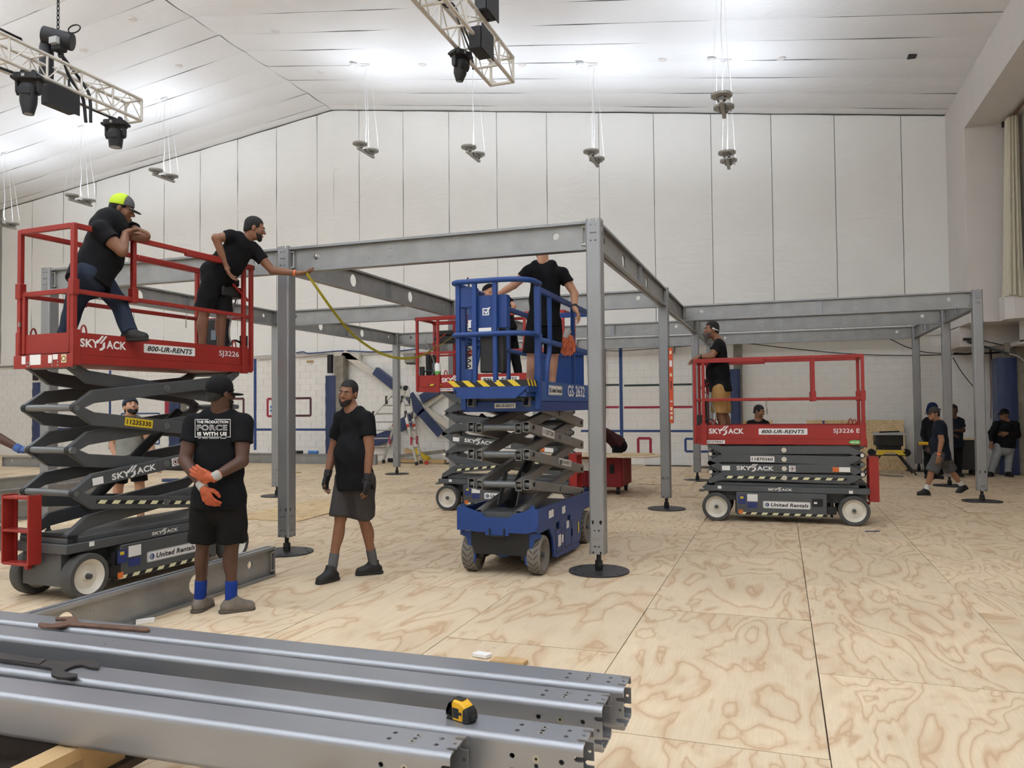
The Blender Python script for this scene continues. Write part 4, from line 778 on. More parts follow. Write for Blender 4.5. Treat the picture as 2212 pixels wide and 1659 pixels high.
# ------------------------------------------------------------------ people: smooth blended bodies meshed from distance fields
def unit(v): v = np.asarray(v, float); return v / max(np.linalg.norm(v), 1e-9)
class Field:
    def __init__(s, lo, hi, h):
        s.h = h; s.lo = np.asarray(lo, float) - 3 * h; n = np.ceil((np.asarray(hi, float) + 3 * h - s.lo) / h).astype(int) + 1
        s.n = n; s.d = np.ones(n, np.float32); s.ax = [s.lo[i] + h * np.arange(n[i]) for i in range(3)]
    def blk(s, lo, hi, m):
        a = np.clip(np.floor((np.asarray(lo) - m - s.lo) / s.h).astype(int), 0, s.n); b = np.clip(np.ceil((np.asarray(hi) + m - s.lo) / s.h).astype(int) + 1, 0, s.n)
        sl = tuple(slice(i, j) for i, j in zip(a, b)); return sl, np.meshgrid(*[s.ax[i][sl[i]] for i in range(3)], indexing='ij')
    def comb(s, sl, d, k, op):
        a = s.d[sl]
        if op == 'u':
            if k > 0: h = np.clip(.5 + .5 * (a - d) / k, 0, 1); s.d[sl] = a + (d - a) * h - k * h * (1 - h)
            else: s.d[sl] = np.minimum(a, d)
        elif op == 's':
            d = -d
            if k > 0: h = np.clip(.5 - .5 * (a - d) / k, 0, 1); s.d[sl] = a + (d - a) * h + k * h * (1 - h)
            else: s.d[sl] = np.maximum(a, d)
    def cone(s, a, b, ra, rb, k=.02, op='u', dep=None, q=1., cap=None, bulge=0.):
        a = np.asarray(a, float); b = np.asarray(b, float); R = max(ra, rb) * max(1, 1) * (1.25 if bulge else 1.02); sl, (X, Y, Z) = s.blk(np.minimum(a, b) - R, np.maximum(a, b) + R, k + 2 * s.h)
        if X.size == 0: return s
        ba = b - a; L2 = max(ba @ ba, 1e-9); px, py, pz = X - a[0], Y - a[1], Z - a[2]; t = np.clip((px * ba[0] + py * ba[1] + pz * ba[2]) / L2, 0, 1)
        vx, vy, vz = px - t * ba[0], py - t * ba[1], pz - t * ba[2]
        if dep is not None:
            w = vx * dep[0] + vy * dep[1] + vz * dep[2]; e = w * (1 / q - 1); vx, vy, vz = vx + e * dep[0], vy + e * dep[1], vz + e * dep[2]
        r = ra + (rb - ra) * t
        if bulge: r = r * (1 + bulge * np.sin(PI * np.clip(t * 1.0, 0, 1)))
        d = np.sqrt(vx * vx + vy * vy + vz * vz) - r
        if dep is not None: d = d * (.5 + .5 * q)
        if cap:
            u = ba / math.sqrt(L2)
            if cap in (1, 3): d = np.maximum(d, (X - b[0]) * u[0] + (Y - b[1]) * u[1] + (Z - b[2]) * u[2])
            if cap in (2, 3): d = np.maximum(d, -((X - a[0]) * u[0] + (Y - a[1]) * u[1] + (Z - a[2]) * u[2]))
        s.comb(sl, d.astype(np.float32), k, op); return s
    def ell(s, c, r, M=None, k=.02, op='u', planes=()):
        c = np.asarray(c, float); r = np.asarray(r, float); R = max(r); sl, (X, Y, Z) = s.blk(c - R, c + R, k + 2 * s.h)
        if X.size == 0: return s
        x, y, z = X - c[0], Y - c[1], Z - c[2]
        if M is not None: x, y, z = (M[i][0] * x + M[i][1] * y + M[i][2] * z for i in range(3))
        k0 = np.sqrt((x / r[0]) ** 2 + (y / r[1]) ** 2 + (z / r[2]) ** 2); k1 = np.sqrt((x / r[0] ** 2) ** 2 + (y / r[1] ** 2) ** 2 + (z / r[2] ** 2) ** 2)
        d = k0 * (k0 - 1) / np.maximum(k1, 1e-6)
        for p, nrm in planes: d = np.maximum(d, (X - p[0]) * nrm[0] + (Y - p[1]) * nrm[1] + (Z - p[2]) * nrm[2])
        s.comb(sl, d.astype(np.float32), k, op); return s
    def keep(s, p, nrm):      # keep the side where (x-p).n < 0
        X, Y, Z = np.meshgrid(*s.ax, indexing='ij'); s.d = np.maximum(s.d, ((X - p[0]) * nrm[0] + (Y - p[1]) * nrm[1] + (Z - p[2]) * nrm[2]).astype(np.float32)); return s
    def wrinkle(s, amp, fr=1., ph=0.):
        X, Y, Z = np.meshgrid(*s.ax, indexing='ij'); fr *= 1.
        s.d += (amp * (np.sin(19 * fr * X + 2.2 * np.sin(11 * fr * Z + ph) + ph) * np.sin(23 * fr * Z + 2 * np.sin(9 * fr * Y + ph)) + .6 * np.sin(37 * fr * (X + Y) + 31 * fr * Z + ph))).astype(np.float32); return s
    def mesh(s, name, m, parent, label=None):
        D = s.d; I = D < 0; n = np.array(D.shape)
        c = [I[i:n[0] - 1 + i, j:n[1] - 1 + j, k:n[2] - 1 + k] for i in (0, 1) for j in (0, 1) for k in (0, 1)]
        cnt = sum(q.astype(np.int8) for q in c); act = (cnt > 0) & (cnt < 8); idx = np.full(act.shape, -1, np.int64); ijk = np.argwhere(act); idx[act] = np.arange(len(ijk))
        if not len(ijk): return None
        acc = np.zeros((len(ijk), 3)); w = np.zeros(len(ijk)); co = [(i, j, k) for i in (0, 1) for j in (0, 1) for k in (0, 1)]
        val = [D[ijk[:, 0] + o[0], ijk[:, 1] + o[1], ijk[:, 2] + o[2]] for o in co]
        for a in range(8):
            for b in range(a + 1, 8):
                if sum(abs(co[a][q] - co[b][q]) for q in range(3)) != 1: continue
                va, vb = val[a], val[b]; mk = (va < 0) != (vb < 0); t = np.where(mk, va / np.where(mk, va - vb, 1), 0)[:, None]
                p = np.array(co[a]) * (1 - t) + np.array(co[b]) * t; acc[mk] += p[mk]; w[mk] += 1
        V = s.lo + s.h * (ijk + acc / np.maximum(w, 1)[:, None]); Q = []
        for ax in range(3):
            o1, o2 = [(1, 2), (2, 0), (0, 1)][ax]; A0 = np.take(I, range(0, n[ax] - 1), ax); A1 = np.take(I, range(1, n[ax]), ax); e = np.argwhere(A0 != A1)
            e = e[(e[:, o1] > 0) & (e[:, o2] > 0) & (e[:, o1] < n[o1] - 1) & (e[:, o2] < n[o2] - 1)]
            f = A0[e[:, 0], e[:, 1], e[:, 2]]; d1 = np.zeros(3, int); d1[o1] = 1; d2 = np.zeros(3, int); d2[o2] = 1
            g = lambda u: idx[u[:, 0], u[:, 1], u[:, 2]]
            q = np.stack([g(e), g(e - d1), g(e - d1 - d2), g(e - d2)], 1); q[f] = q[f][:, ::-1]; Q.append(q)
        Q = np.concatenate(Q); Q = Q[(Q >= 0).all(1)][:, ::-1]
        me = bpy.data.meshes.new(name); me.vertices.add(len(V)); me.vertices.foreach_set('co', V.ravel()); me.loops.add(Q.size); me.loops.foreach_set('vertex_index', Q.ravel().astype(np.int32)); me.polygons.add(len(Q)); me.polygons.foreach_set('loop_start', np.arange(0, Q.size, 4, dtype=np.int32))
        me.update(calc_edges=True); me.validate(); me.polygons.foreach_set('use_smooth', np.ones(len(me.polygons), bool)); me.materials.append(m)
        o = bpy.data.objects.new(name, me); COL.objects.link(o); o.parent = parent
        if parent is not None: o.matrix_parent_inverse = parent.matrix_world.inverted() if False else Matrix.Translation(-Vector(parent.location))
        if label: o['label'] = label
        return o
def skin(name, rgb): return mat('skin_' + name, rgb, .5, var=.05, vscale=14, bump=.0006, bscale=160, spec=.35)
def cloth(name, rgb, b=.004): return mat('cloth_' + name, rgb, .85, var=.07, vscale=7, bump=b, bscale=16, spec=.2)
def hand_prims(wr, f, nrm, th, curl, sc, inf=0., spread=1.):
    """wrist, finger direction, palm normal, thumb side (+1: +side axis); yields tapered segments"""
    f = unit(f); nrm = unit(np.asarray(nrm) - f * (np.asarray(nrm) @ f)); sd = np.cross(f, nrm) * th; out = []
    out.append((wr - f * .01 * sc, wr + f * .03 * sc, .026 * sc + inf, .03 * sc + inf))
    for i in range(4):
        m0 = wr + f * .025 * sc + sd * (.018 - .012 * i) * sc; m1 = wr + (f * (.088 - .004 * abs(i - 1.2)) + sd * (.030 - .0205 * i)) * sc; out.append((m0, m1, .0165 * sc + inf, .0135 * sc + inf))
        L = (.044, .05, .046, .036)[i] * sc; p = m1; d = unit(f + sd * (.10 - .07 * i) * spread)
        for j in range(3):
            a = curl * (.75 + .12 * i) if j else curl * .6; ca, sa = math.cos(a), math.sin(a); ax = nrm; d = unit(d * ca + ax * sa * np.linalg.norm(d)) if j == 0 else unit(d * ca + unit(nrm - f * 0) * sa) if a < 1.2 else unit(d * ca + nrm * sa - f * sa * .55)
            q = p + d * L * (1, .68, .52)[j]; out.append((p, q, (.0098 - .0008 * j) * sc + inf, (.0092 - .001 * j) * sc + inf)); p = q
    t0 = wr + (f * .025 + sd * .024) * sc; t1 = t0 + unit(sd * .8 + f * .6 + nrm * .35) * .046 * sc; t2 = t1 + unit(f * .9 + sd * .25 + nrm * (.2 + .4 * curl)) * .034 * sc; t3 = t2 + unit(f + nrm * (.1 + .5 * curl) - sd * .1) * .028 * sc
    out += [(t0, t1, .017 * sc + inf, .0125 * sc + inf), (t1, t2, .0122 * sc + inf, .0108 * sc + inf), (t2, t3, .0105 * sc + inf, .0088 * sc + inf)]
    return out
def person(label, D, J, sk, shirt=None, legs=None, sc=1., face=(0, -1, 0), headup=(0, 0, 1), bulk=1., belly=0., h=.009, hair=None, cap=None, beard=None, shoes=None, socks=None, ground=None, feet=None, hands=None, gloves=None, bands=(), sleeve=.5, long_sleeve=False, shorts=None, hem=.06, group='crew on site', chest=None, hidden_head=False, brows=True, flare=1.0, tuck=0.):
    W = lambda v: _R * v[0] + _H * v[1] + _Z * v[2]
    P = {k: (at(v[0], v[1], D + (v[2] if len(v) > 2 else 0)) if len(v) < 4 else np.array(v[:3], float)) for k, v in J.items()}
    if ground is not None:
        for k in ('AL', 'AR'):
            g = ground if np.isscalar(ground) else ground[k]
            if g is not None: P[k][2] = g + .09 * sc
    up = unit(P['N'] - (P['HL'] + P['HR']) / 2); lat = P['SR'] - P['SL']; ws = np.linalg.norm(lat) / 2; lat = unit(lat - up * (lat @ up)); dep = unit(np.cross(up, lat))
    pel = (P['HL'] + P['HR']) / 2; ch = (P['SL'] + P['SR']) / 2; spine = np.linalg.norm(ch - pel)
    fv = unit(W(face)); hu = unit(W(headup)); hu = unit(hu - fv * (hu @ fv)); hx = np.cross(fv, hu); HM = np.array([hx, fv, hu]); hs = sc * 1.0
    if dep @ fv < -.2: dep = -dep
    hp = lambda x, y, z: P['H'] + (hx * x + fv * y + hu * z) * hs
    allp = np.array(list(P.values())); lo, hi = allp.min(0) - .26 * sc, allp.max(0) + .26 * sc
    base = np.array([(P['AL'][0] + P['AR'][0]) / 2, (P['AL'][1] + P['AR'][1]) / 2, min(P['AL'][2], P['AR'][2]) - .09 * sc])
    T = thing('person', label, 'person', base, 0, group); bpy.context.view_layer.update
    B = Field(lo, hi, h); b = bulk; s = sc
    # torso, shoulders, limbs
    wc = max(ws * .80, .13 * s); wz = .135 * s * b
    B.cone(pel, lerp(pel, ch, .45), .150 * s * b, wz, .05, dep=dep, q=.72); B.cone(lerp(pel, ch, .45), lerp(pel, ch, .86), wz, wc, .06, dep=dep, q=.62)
    if belly: B.ell(lerp(pel, ch, .38) + dep * .05 * s, (.14 * s * b, .10 * s + belly * .5, .16 * s), np.array([lat, dep, up]), .06)
    B.cone(lerp(ch, P['SL'], .35), P['SL'], .06 * s, .052 * s * b, .04).cone(lerp(ch, P['SR'], .35), P['SR'], .06 * s, .052 * s * b, .04)
    B.cone(P['N'] + up * -.02, hp(0, -.022, -.06), .062 * s * (b * .5 + .5), .054 * s, .03); B.cone(lerp(ch, P['N'], .5) - lat * .09 * s, lerp(ch, P['N'], .5) + lat * .09 * s, .045 * s, .045 * s, .05)
    for q in 'LR':
        S, E, Wr, Hh, K, A_ = (P[x + q] for x in ('S', 'E', 'W', 'H', 'K', 'A'))
        B.cone(S, E, .052 * s * b, .041 * s * b, .02, bulge=.08); B.cone(E, Wr, .042 * s * b, .028 * s, .015, bulge=.1)
        B.cone(Hh, K, .076 * s * b, .055 * s, .03); B.cone(K, A_, .052 * s, .036 * s, .02); kd = unit(A_ - K)
        ft = feet[q] if feet else face; fw = unit(W(ft)); B.ell(lerp(K, A_, .3) - unit(fw - kd * (fw @ kd)) * .018 * s, np.array([.046, .05, .12]) * s, np.array([np.cross(unit(fw - kd * (fw @ kd)), kd), unit(fw - kd * (fw @ kd)), kd]), .02)
        if shoes: B.cone(A_, A_ + fw * .09 * s + kd * .05 * s, .034 * s, .026 * s, .01)
    # head
    if not hidden_head or True:
        el = lambda c, r, k=.012, op='u': B.ell(hp(*c), np.array(r) * hs, HM, k * hs, op)
        el((0, -.014, .036), (.0755, .096, .086), .01); el((0, .024, -.034), (.060, .070, .086), .03); el((0, .034, -.074), (.047, .050, .042), .02); el((0, .074, -.100), (.02, .018, .018), .02)
        el((-.04, .056, -.026), (.024, .028, .026), .02); el((.04, .056, -.026), (.024, .028, .026), .02); el((0, .082, .024), (.048, .016, .010), .014)
        for sx in (-1, 1): el((sx * .031, .103, .006), (.019, .016, .012), .010, 's'); el((sx * .031, .082, .004), (.0125, .0125, .0125), .004); el((sx * .079, -.006, -.008), (.010, .021, .032), .008); el((sx * .012, .103, -.033), (.009, .010, .008), .006)
        B.cone(hp(0, .090, .012), hp(0, .113, -.026), .009 * hs, .0135 * hs, .008 * hs); el((0, .097, -.062), (.022, .010, .006), .006); el((0, .096, -.073), (.019, .010, .006), .006)
    # hands
    HD = hands or {}; GL = {}
    for q in 'LR':
        Wr, E = P['W' + q], P['E' + q]; d = unit(Wr - E); o = HD.get(q, {}); f = unit(W(o['f'])) if 'f' in o else d; nrm = W(o['n']) if 'n' in o else np.cross(lat, d) * 1.; pr = hand_prims(Wr + d * .012 * s, f, nrm, o.get('t', 1), o.get('c', .35), s * 1.0)
        for a, c, ra, rb in pr: B.cone(a, c, ra, rb, .006)
        GL[q] = (Wr, d, f, nrm, o)
    B.mesh('body', sk, T)
    # garments
    if shirt:
        F = Field(lo, hi, max(h, .010)); i = .020 * s; top = lerp(ch, P['N'], .55)
        F.cone(pel + up * 0, lerp(pel, ch, .45), .150 * s * b + i, wz + i * 1.2, .05, dep=dep, q=.74); F.cone(lerp(pel, ch, .45), lerp(pel, ch, .86), wz + i * 1.2, wc + i, .06, dep=dep, q=.66); F.cone(pel - up * .16 * s, pel, .166 * s * b + i, .160 * s * b + i, .04, dep=dep, q=.82)
        if belly: F.ell(lerp(pel, ch, .38) + dep * .05 * s, (.14 * s * b + i, .10 * s + belly * .5 + i, .17 * s + i), np.array([lat, dep, up]), .07)
        F.cone(top - lat * .085 * s, top + lat * .085 * s, .058 * s, .058 * s, .05)
        for q in 'LR':
            S, E, Wr = P['S' + q], P['E' + q], P['W' + q]; F.cone(lerp(ch, S, .35), S, .072 * s, .060 * s * b + .004, .04)
            if long_sleeve: F.cone(S, E, .064 * s * b, .056 * s * b, .03); F.cone(E, lerp(E, Wr, .97), .056 * s * b, .038 * s, .02, cap=1)
            else: F.cone(S, lerp(S, E, sleeve), .060 * s * b + .006, .064 * s * b + .008, .03, cap=1)
        F.wrinkle(.0034 * s, 1., len(label)); hemp = pel - up * hem * s; F.keep(hemp, -up)
        nb = P['N'] + up * .035 * s; F.ell(nb + dep * .012, (.074 * s, .074 * s, .052 * s), np.array([lat, dep, up]), .012, 's')
        F.mesh('long_sleeved_shirt' if long_sleeve else 't_shirt', shirt, T)
    if legs:
        F = Field(lo, hi, max(h, .010)); i = .018 * s; wt = pel + up * (.06 + tuck) * s
        F.cone(pel + up * .10 * s, pel - up * .04, .140 * s * b + i * .5, .150 * s * b + i * .6, .03, dep=dep, q=.80); sep = .5 * np.linalg.norm(P['KL'] - P['KR']); hsep = .5 * np.linalg.norm(P['HL'] - P['HR'])
        for q in 'LR':
            Hh, K, A_ = P['H' + q], P['K' + q], P['A' + q]
            if shorts is not None: F.cone(Hh, lerp(Hh, K, shorts), min(.084 * s * b + i, hsep + .035 * s), min(.080 * s * b * flare + i, max(sep + .004, .085 * s)), .022, cap=1)
            else: F.cone(Hh, K, min(.084 * s * b + i * .8, hsep + .04 * s), .062 * s + i, .025); F.cone(K, K + (A_ - K) * 1.02, .062 * s + i, .050 * s + i, .02, cap=1)
        F.wrinkle(.0034 * s, .9, 2 + len(label)); F.keep(pel + up * .10 * s, up); F.mesh('shorts' if shorts is not None else 'trousers', legs, T)
    def small(name, pts, m, fn, hh=.006, pad=.05):
        pts = np.asarray(pts); F = Field(pts.min(0) - pad, pts.max(0) + pad, hh); fn(F); return F.mesh(name, m, T)
    for q in 'LR':
        A_, K = P['A' + q], P['K' + q]; ft = feet[q] if feet else face; fw = unit(W(ft)); u_ = unit(unit(K - A_) - fw * (unit(K - A_) @ fw)) if abs(fw[2]) > .05 else _Z
        if socks: small('sock', [A_ - u_ * .03, lerp(A_, K, .42)], socks, lambda F: F.cone(A_ - u_ * .03 * s, lerp(A_, K, .34), .044 * s, .046 * s, .01, cap=1), .007, .06)
        if shoes:
            hi_ = shoes.get('high', .02)
            def up_(F):
                F.cone(A_ - fw * .035 * s - u_ * .045 * s, A_ + fw * .135 * s - u_ * .062 * s, .046 * s, .036 * s, .02); F.cone(A_ + u_ * hi_ * s, A_ - u_ * .03 * s + fw * .02 * s, .050 * s, .054 * s, .03, cap=2); F.cone(A_ + fw * .02 * s - u_ * .02 * s, A_ + fw * .14 * s - u_ * .055 * s, .045 * s, .034 * s, .03); F.keep(A_ - u_ * .072 * s, -u_)
            small('shoe', [A_ - fw * .08 - u_ * .1, A_ + fw * .18, A_ + u_ * .12], shoes['m'], up_, .0065, .07)
            def so_(F):
                F.cone(A_ - fw * .042 * s - u_ * .075 * s, A_ + fw * .14 * s - u_ * .078 * s, .050 * s, .044 * s, .015); F.keep(A_ - u_ * .066 * s, u_); F.keep(A_ - u_ * .092 * s, -u_)
            small('sole', [A_ - fw * .08 - u_ * .1, A_ + fw * .18, A_], shoes.get('sole', shoes['m']), so_, .0065, .06)
    hh_ = .006 if h < .012 else .008
    hall = [hp(-.1, -.12, -.14), hp(.1, .12, .16)]; hcorn = np.array([hp(x, y, z) for x in (-.1, .1) for y in (-.13, .20) for z in (-.2, .16)])
    if hair:
        def hf(F):
            F.ell(hp(0, -.016, .038), np.array([.0805, .1005, .0905]) * hs * hair.get('k', 1.), HM, .01); F.ell(hp(0, -.06, -.03), np.array([.062, .05, .06]) * hs, HM, .03); F.keep(hp(0, 0, -.016), -(hu - fv * .5) / math.hypot(1, .5)); X, Y, Z = np.meshgrid(*F.ax, indexing='ij'); o_ = hp(0, 0, 0); lx = lambda v: ((X - o_[0]) * v[0] + (Y - o_[1]) * v[1] + (Z - o_[2]) * v[2]) / hs; F.d = np.maximum(F.d, (np.minimum(.064 - lx(hu), lx(fv) - .046) * hs).astype(np.float32)); F.keep(hp(0, .086, 0), fv)
            pass
        small('hair', hcorn, hair['m'], hf, hh_, .02)
    if beard:
        def bf(F):
            F.ell(hp(0, .030, -.064), np.array([.064, .066, .062]) * hs, HM, .01); F.ell(hp(0, .076, -.104), np.array([.03, .026, .026 + beard.get('long', 0)]) * hs, HM, .02)
            if beard.get('long'): F.cone(hp(0, .07, -.1), hp(0, .075, -.1 - beard['long']), .035 * hs, .02 * hs, .03)
            if not beard.get('clean'): F.ell(hp(0, .099, -.052), np.array([.03, .012, .007]) * hs, HM, .008)
            F.keep(hp(0, 0, -.034), unit(hu - fv * .3)); F.ell(hp(0, .075, -.034), np.array([.042, .05, .030]) * hs, HM, .008, 's'); F.ell(hp(0, .1, -.066), np.array([.019, .022, .0085]) * hs, HM, .003, 's'); F.keep(hp(0, .0, 0), -unit(fv + hu * .5))
        small('beard', hcorn, beard['m'], bf, hh_, .04)
    if cap:
        vy = unit(W(cap['dir'])) if 'dir' in cap else fv; vy = unit(vy - hu * (vy @ hu)); vx = np.cross(vy, hu); CM = np.array([vx, vy, hu]); cp = lambda x, y, z: P['H'] + (vx * x + vy * y + hu * z) * hs; ln = cap.get('line', .034)
        def cf(F):
            F.ell(hp(0, -.012, .044), np.array([.090, .109, cap.get('tall', .100)]) * hs, HM, .01); F.keep(hp(0, 0, ln), -unit(hu - fv * cap.get('tilt', .12)))
        if 'm2' in cap:
            def cb(F): cf(F); F.keep(cp(0, .022, 0), vy)
            def cfr(F): cf(F); F.keep(cp(0, .022, 0), -vy)
            small('cap_mesh_back', hcorn, cap['m'], cb, hh_, .03); small('cap_front', hcorn, cap['m2'], cfr, hh_, .03)
        else: small('hood' if cap.get('hood') else 'cap', hcorn, cap['m'], cf, hh_, .03)
        if cap.get('visor', True):
            def vf(F):
                tl = cap.get('vt', -.16); c0 = cp(0, .100, ln + .006 - .016); F.ell(c0, np.array([.074, .072, .0115]) * hs, np.array([vx, unit(vy + hu * tl), unit(hu - vy * tl)]), .004); F.keep(cp(0, .070, 0), -vy)
            small('cap_visor', np.concatenate([hcorn, [cp(-.1, .22, 0), cp(.1, .22, .1)]]), cap.get('m2', cap['m']), vf, .005, .03)
        if cap.get('hood'):
            small('hood_side', np.concatenate([hcorn, [P['N']]]), cap['m'], lambda F: (F.ell(hp(0, -.03, -.03), np.array([.098, .1, .14]) * hs, HM, .02), F.ell(hp(0, .09, -.02), np.array([.07, .08, .11]) * hs, HM, .01, 's')), .009, .05)
    if brows and h < .012:
        for sx in (-1, 1):
            q = MB(); q.ball(hp(sx * .031, .0865, .0045), np.array([.0115, .0075, .0062]) * hs, 12, 8, np.array([hx, fv, hu]).T); o = q.build('eye', mat('eye_white', (196, 188, 178), .35), T); o.matrix_parent_inverse = Matrix.Translation(-Vector(T.location))
            q = MB(); q.ball(hp(sx * .031, .0925, .0045), np.array([.0052, .0022, .0052]) * hs, 10, 6, np.array([hx, fv, hu]).T); o = q.build('iris', mat('eye_dark', (28, 20, 16), .25), T); o.matrix_parent_inverse = Matrix.Translation(-Vector(T.location))
            q = MB(); q.tube([hp(sx * .014, .098, .024), hp(sx * .03, .098, .030), hp(sx * .046, .086, .026)], np.array([.0036, .0042, .002]) * hs, 6); o = q.build('eyebrow', mat('brow', (26, 20, 17), .9), T); o.matrix_parent_inverse = Matrix.Translation(-Vector(T.location))
        q = MB(); q.ball(hp(0, .104, -.067), np.array([.018, .005, .007]) * hs, 12, 6, np.array([hx, fv, hu]).T); o = q.build('lips', mat('lip_' + sk.name, tuple(int(255 * (c ** (1 / 2.2)) * k) for c, k in zip(sk.diffuse_color[:3], (1.0, .82, .82))), .5), T); o.matrix_parent_inverse = Matrix.Translation(-Vector(T.location))
    if gloves:
        for q in gloves.get('on', 'LR'):
            Wr, d, f, nrm, o = GL[q]; pr = hand_prims(Wr + d * .012 * s, f, nrm, o.get('t', 1), o.get('c', .35), s, .0035)
            def gf(F):
                for k_, (a, c, ra, rb) in enumerate(pr):
                    if gloves.get('half') and k_ in (3, 4, 7, 8, 11, 12, 15, 16, 19): continue
                    F.cone(a, c, ra, rb, .006)
            small('glove', np.concatenate([[a, c] for a, c, _, _ in pr]), gloves['m'], gf, .0055, .04)
            small('glove_cuff', [Wr - d * .05, Wr + d * .03], gloves['cuff'], lambda F: F.cone(Wr - d * .045 * s, Wr + d * .02 * s, .038 * s, .037 * s, .01, cap=3), .006, .06)
    for (q, t, m, wd, nm) in bands:
        E, Wr = P['E' + q], P['W' + q]; d = unit(Wr - E); c = lerp(E, Wr, t); small(nm, [c], m, lambda F: F.cone(c - d * wd / 2, c + d * wd / 2, .0335 * s + .012 * s * (1 - t), .0335 * s + .012 * s * (1 - t), .002, cap=3), .0045, .06)
    T['_'] = 1; del T['_']
    return T, P, dict(lat=lat, dep=dep, up=up, ch=ch, pel=pel, hp=hp, fv=fv, hu=hu, s=s)
BT = cloth('black_tee', (17, 17, 19)); BS = cloth('black_shorts', (20, 19, 19)); NT = cloth('navy_tee', (26, 32, 42)); JE = cloth('dark_jeans', (42, 50, 66), .003); CH = cloth('charcoal_shorts', (60, 57, 56)); GT = cloth('grey_tee', (140, 140, 132)); KH = cloth('khaki', (158, 122, 74)); GS = cloth('grey_shorts', (84, 82, 82)); LJ = cloth('light_jeans', (142, 144, 146)); MT = cloth('maroon_tee', (58, 30, 28)); BJ = cloth('black_jacket', (20, 21, 24))
SK_T = skin('tan', (154, 110, 84)); SK_B = skin('brown', (126, 88, 66)); SK_D = skin('dark', (82, 56, 44)); SK_M = skin('medium', (132, 92, 70)); SK_L = skin('light', (190, 142, 114))
HB = mat('black_hair', (20, 18, 17), .8, bump=.004, bscale=90); HG = mat('greying_beard', (74, 66, 62), .9, bump=.006, bscale=70)
LIME = mat('lime_mesh', (186, 214, 40), .7, bump=.002, bscale=150); GRC = cloth('grey_cap', (92, 92, 94)); BLC = cloth('black_cap', (22, 22, 23)); DKC = cloth('dark_grey_cap', (62, 58, 54)); BEAN = cloth('slate_beanie', (56, 62, 74)); HOOD = cloth('blue_hood', (26, 36, 72))
SHB = mat('black_shoe', (26, 26, 26), .6, var=.1, vscale=20); SHS = mat('dark_sole', (34, 33, 32), .7); SHG = mat('taupe_sneaker', (112, 104, 94), .7, var=.16, vscale=22); SHGS = mat('taupe_sole', (84, 77, 68), .8)
SOB = cloth('blue_sock', (28, 54, 130)); SOG = cloth('grey_sock', (92, 92, 94)); SOW = cloth('white_sock', (214, 212, 208)); SOK = cloth('black_sock', (24, 24, 25))
ORB = mat('orange_band', (236, 120, 60), .5); ORG_GL = mat('orange_glove', (172, 82, 46), .7, var=.1, vscale=20); CUFF = mat('grey_cuff', (164, 160, 152), .8); BGL = mat('black_glove', (26, 26, 27), .7); WATCH = mat('black_watch', (20, 20, 21), .4)
def XP(px, py, X): q = gX(px, py, X); return (q[0], q[1], q[2], 1)
# two men on the high red lift
person('person in lime and grey cap, black tee and jeans leaning arms crossed on red rail', 7.2,
 dict(H=XP(263, 452, -4.12), N=XP(236, 472, -4.16), SL=XP(216, 497, -4.02), SR=XP(262, 488, -4.28), EL=XP(263, 542, -3.86), ER=XP(312, 510, -4.0), WL=XP(271, 505, -3.93), WR=XP(285, 512, -3.95), HL=XP(186, 592, -4.10), HR=XP(206, 594, -4.24), KL=XP(160, 660, -4.28), KR=XP(256, 654, -4.13), AL=XP(136, 742, -4.4), AR=XP(280, 716, -4.01)),
 SK_B, BT, JE, 1.02, face=(.9, .25, -.28), headup=(.2, 0, 1), bulk=1.22, belly=.09, h=.008, hair=dict(m=HB, line=.0), cap=dict(m=LIME, m2=GRC, line=.030, vt=-.12, tall=.102), shoes=dict(m=SHB, sole=SHS), feet=dict(L=(.5, .8, 0), R=(.95, -.1, .04)), hands=dict(L=dict(f=(.75, .25, .35), n=(.2, .1, -1), c=.7), R=dict(f=(-1, .0, .15), n=(0, -.3, -1), c=.6)), sleeve=.52, hem=.10, ground=dict(AL=2.152, AR=None))
person('person in black tee and shorts reaching from red lift to hold the tape', 8.5,
 dict(H=(550, 493, .02), N=(531, 517, .04), SL=(500, 511, -.10), SR=(553, 545, .10), EL=(466, 514, -.18), ER=(588, 584, .14), WL=(488, 572, -.1), WR=(640, 590, .16), HL=(460, 594, -.06), HR=(482, 592, .10), KL=(441, 672, -.08), KR=(479, 676, .10), AL=(436, 752, -.06), AR=(476, 756, .12)),
 SK_M, BT, BS, 1.02, face=(.9, .3, -.22), headup=(.3, 0, 1), bulk=1.0, h=.008, hair=dict(m=HB, line=.036), beard=dict(m=HB), shoes=dict(m=SHB, sole=SHS), feet=dict(L=(.8, .5, 0), R=(.8, .5, 0)), ground=2.152, shorts=.98, flare=1.12, hands=dict(L=dict(f=(.3, .3, -1), n=(1, 0, 0), c=.5), R=dict(f=(1, .1, .04), n=(0, .2, 1), c=.5, t=-1)), bands=[('R', .93, ORB, .02, 'wristband')], sleeve=.45, hem=.08)
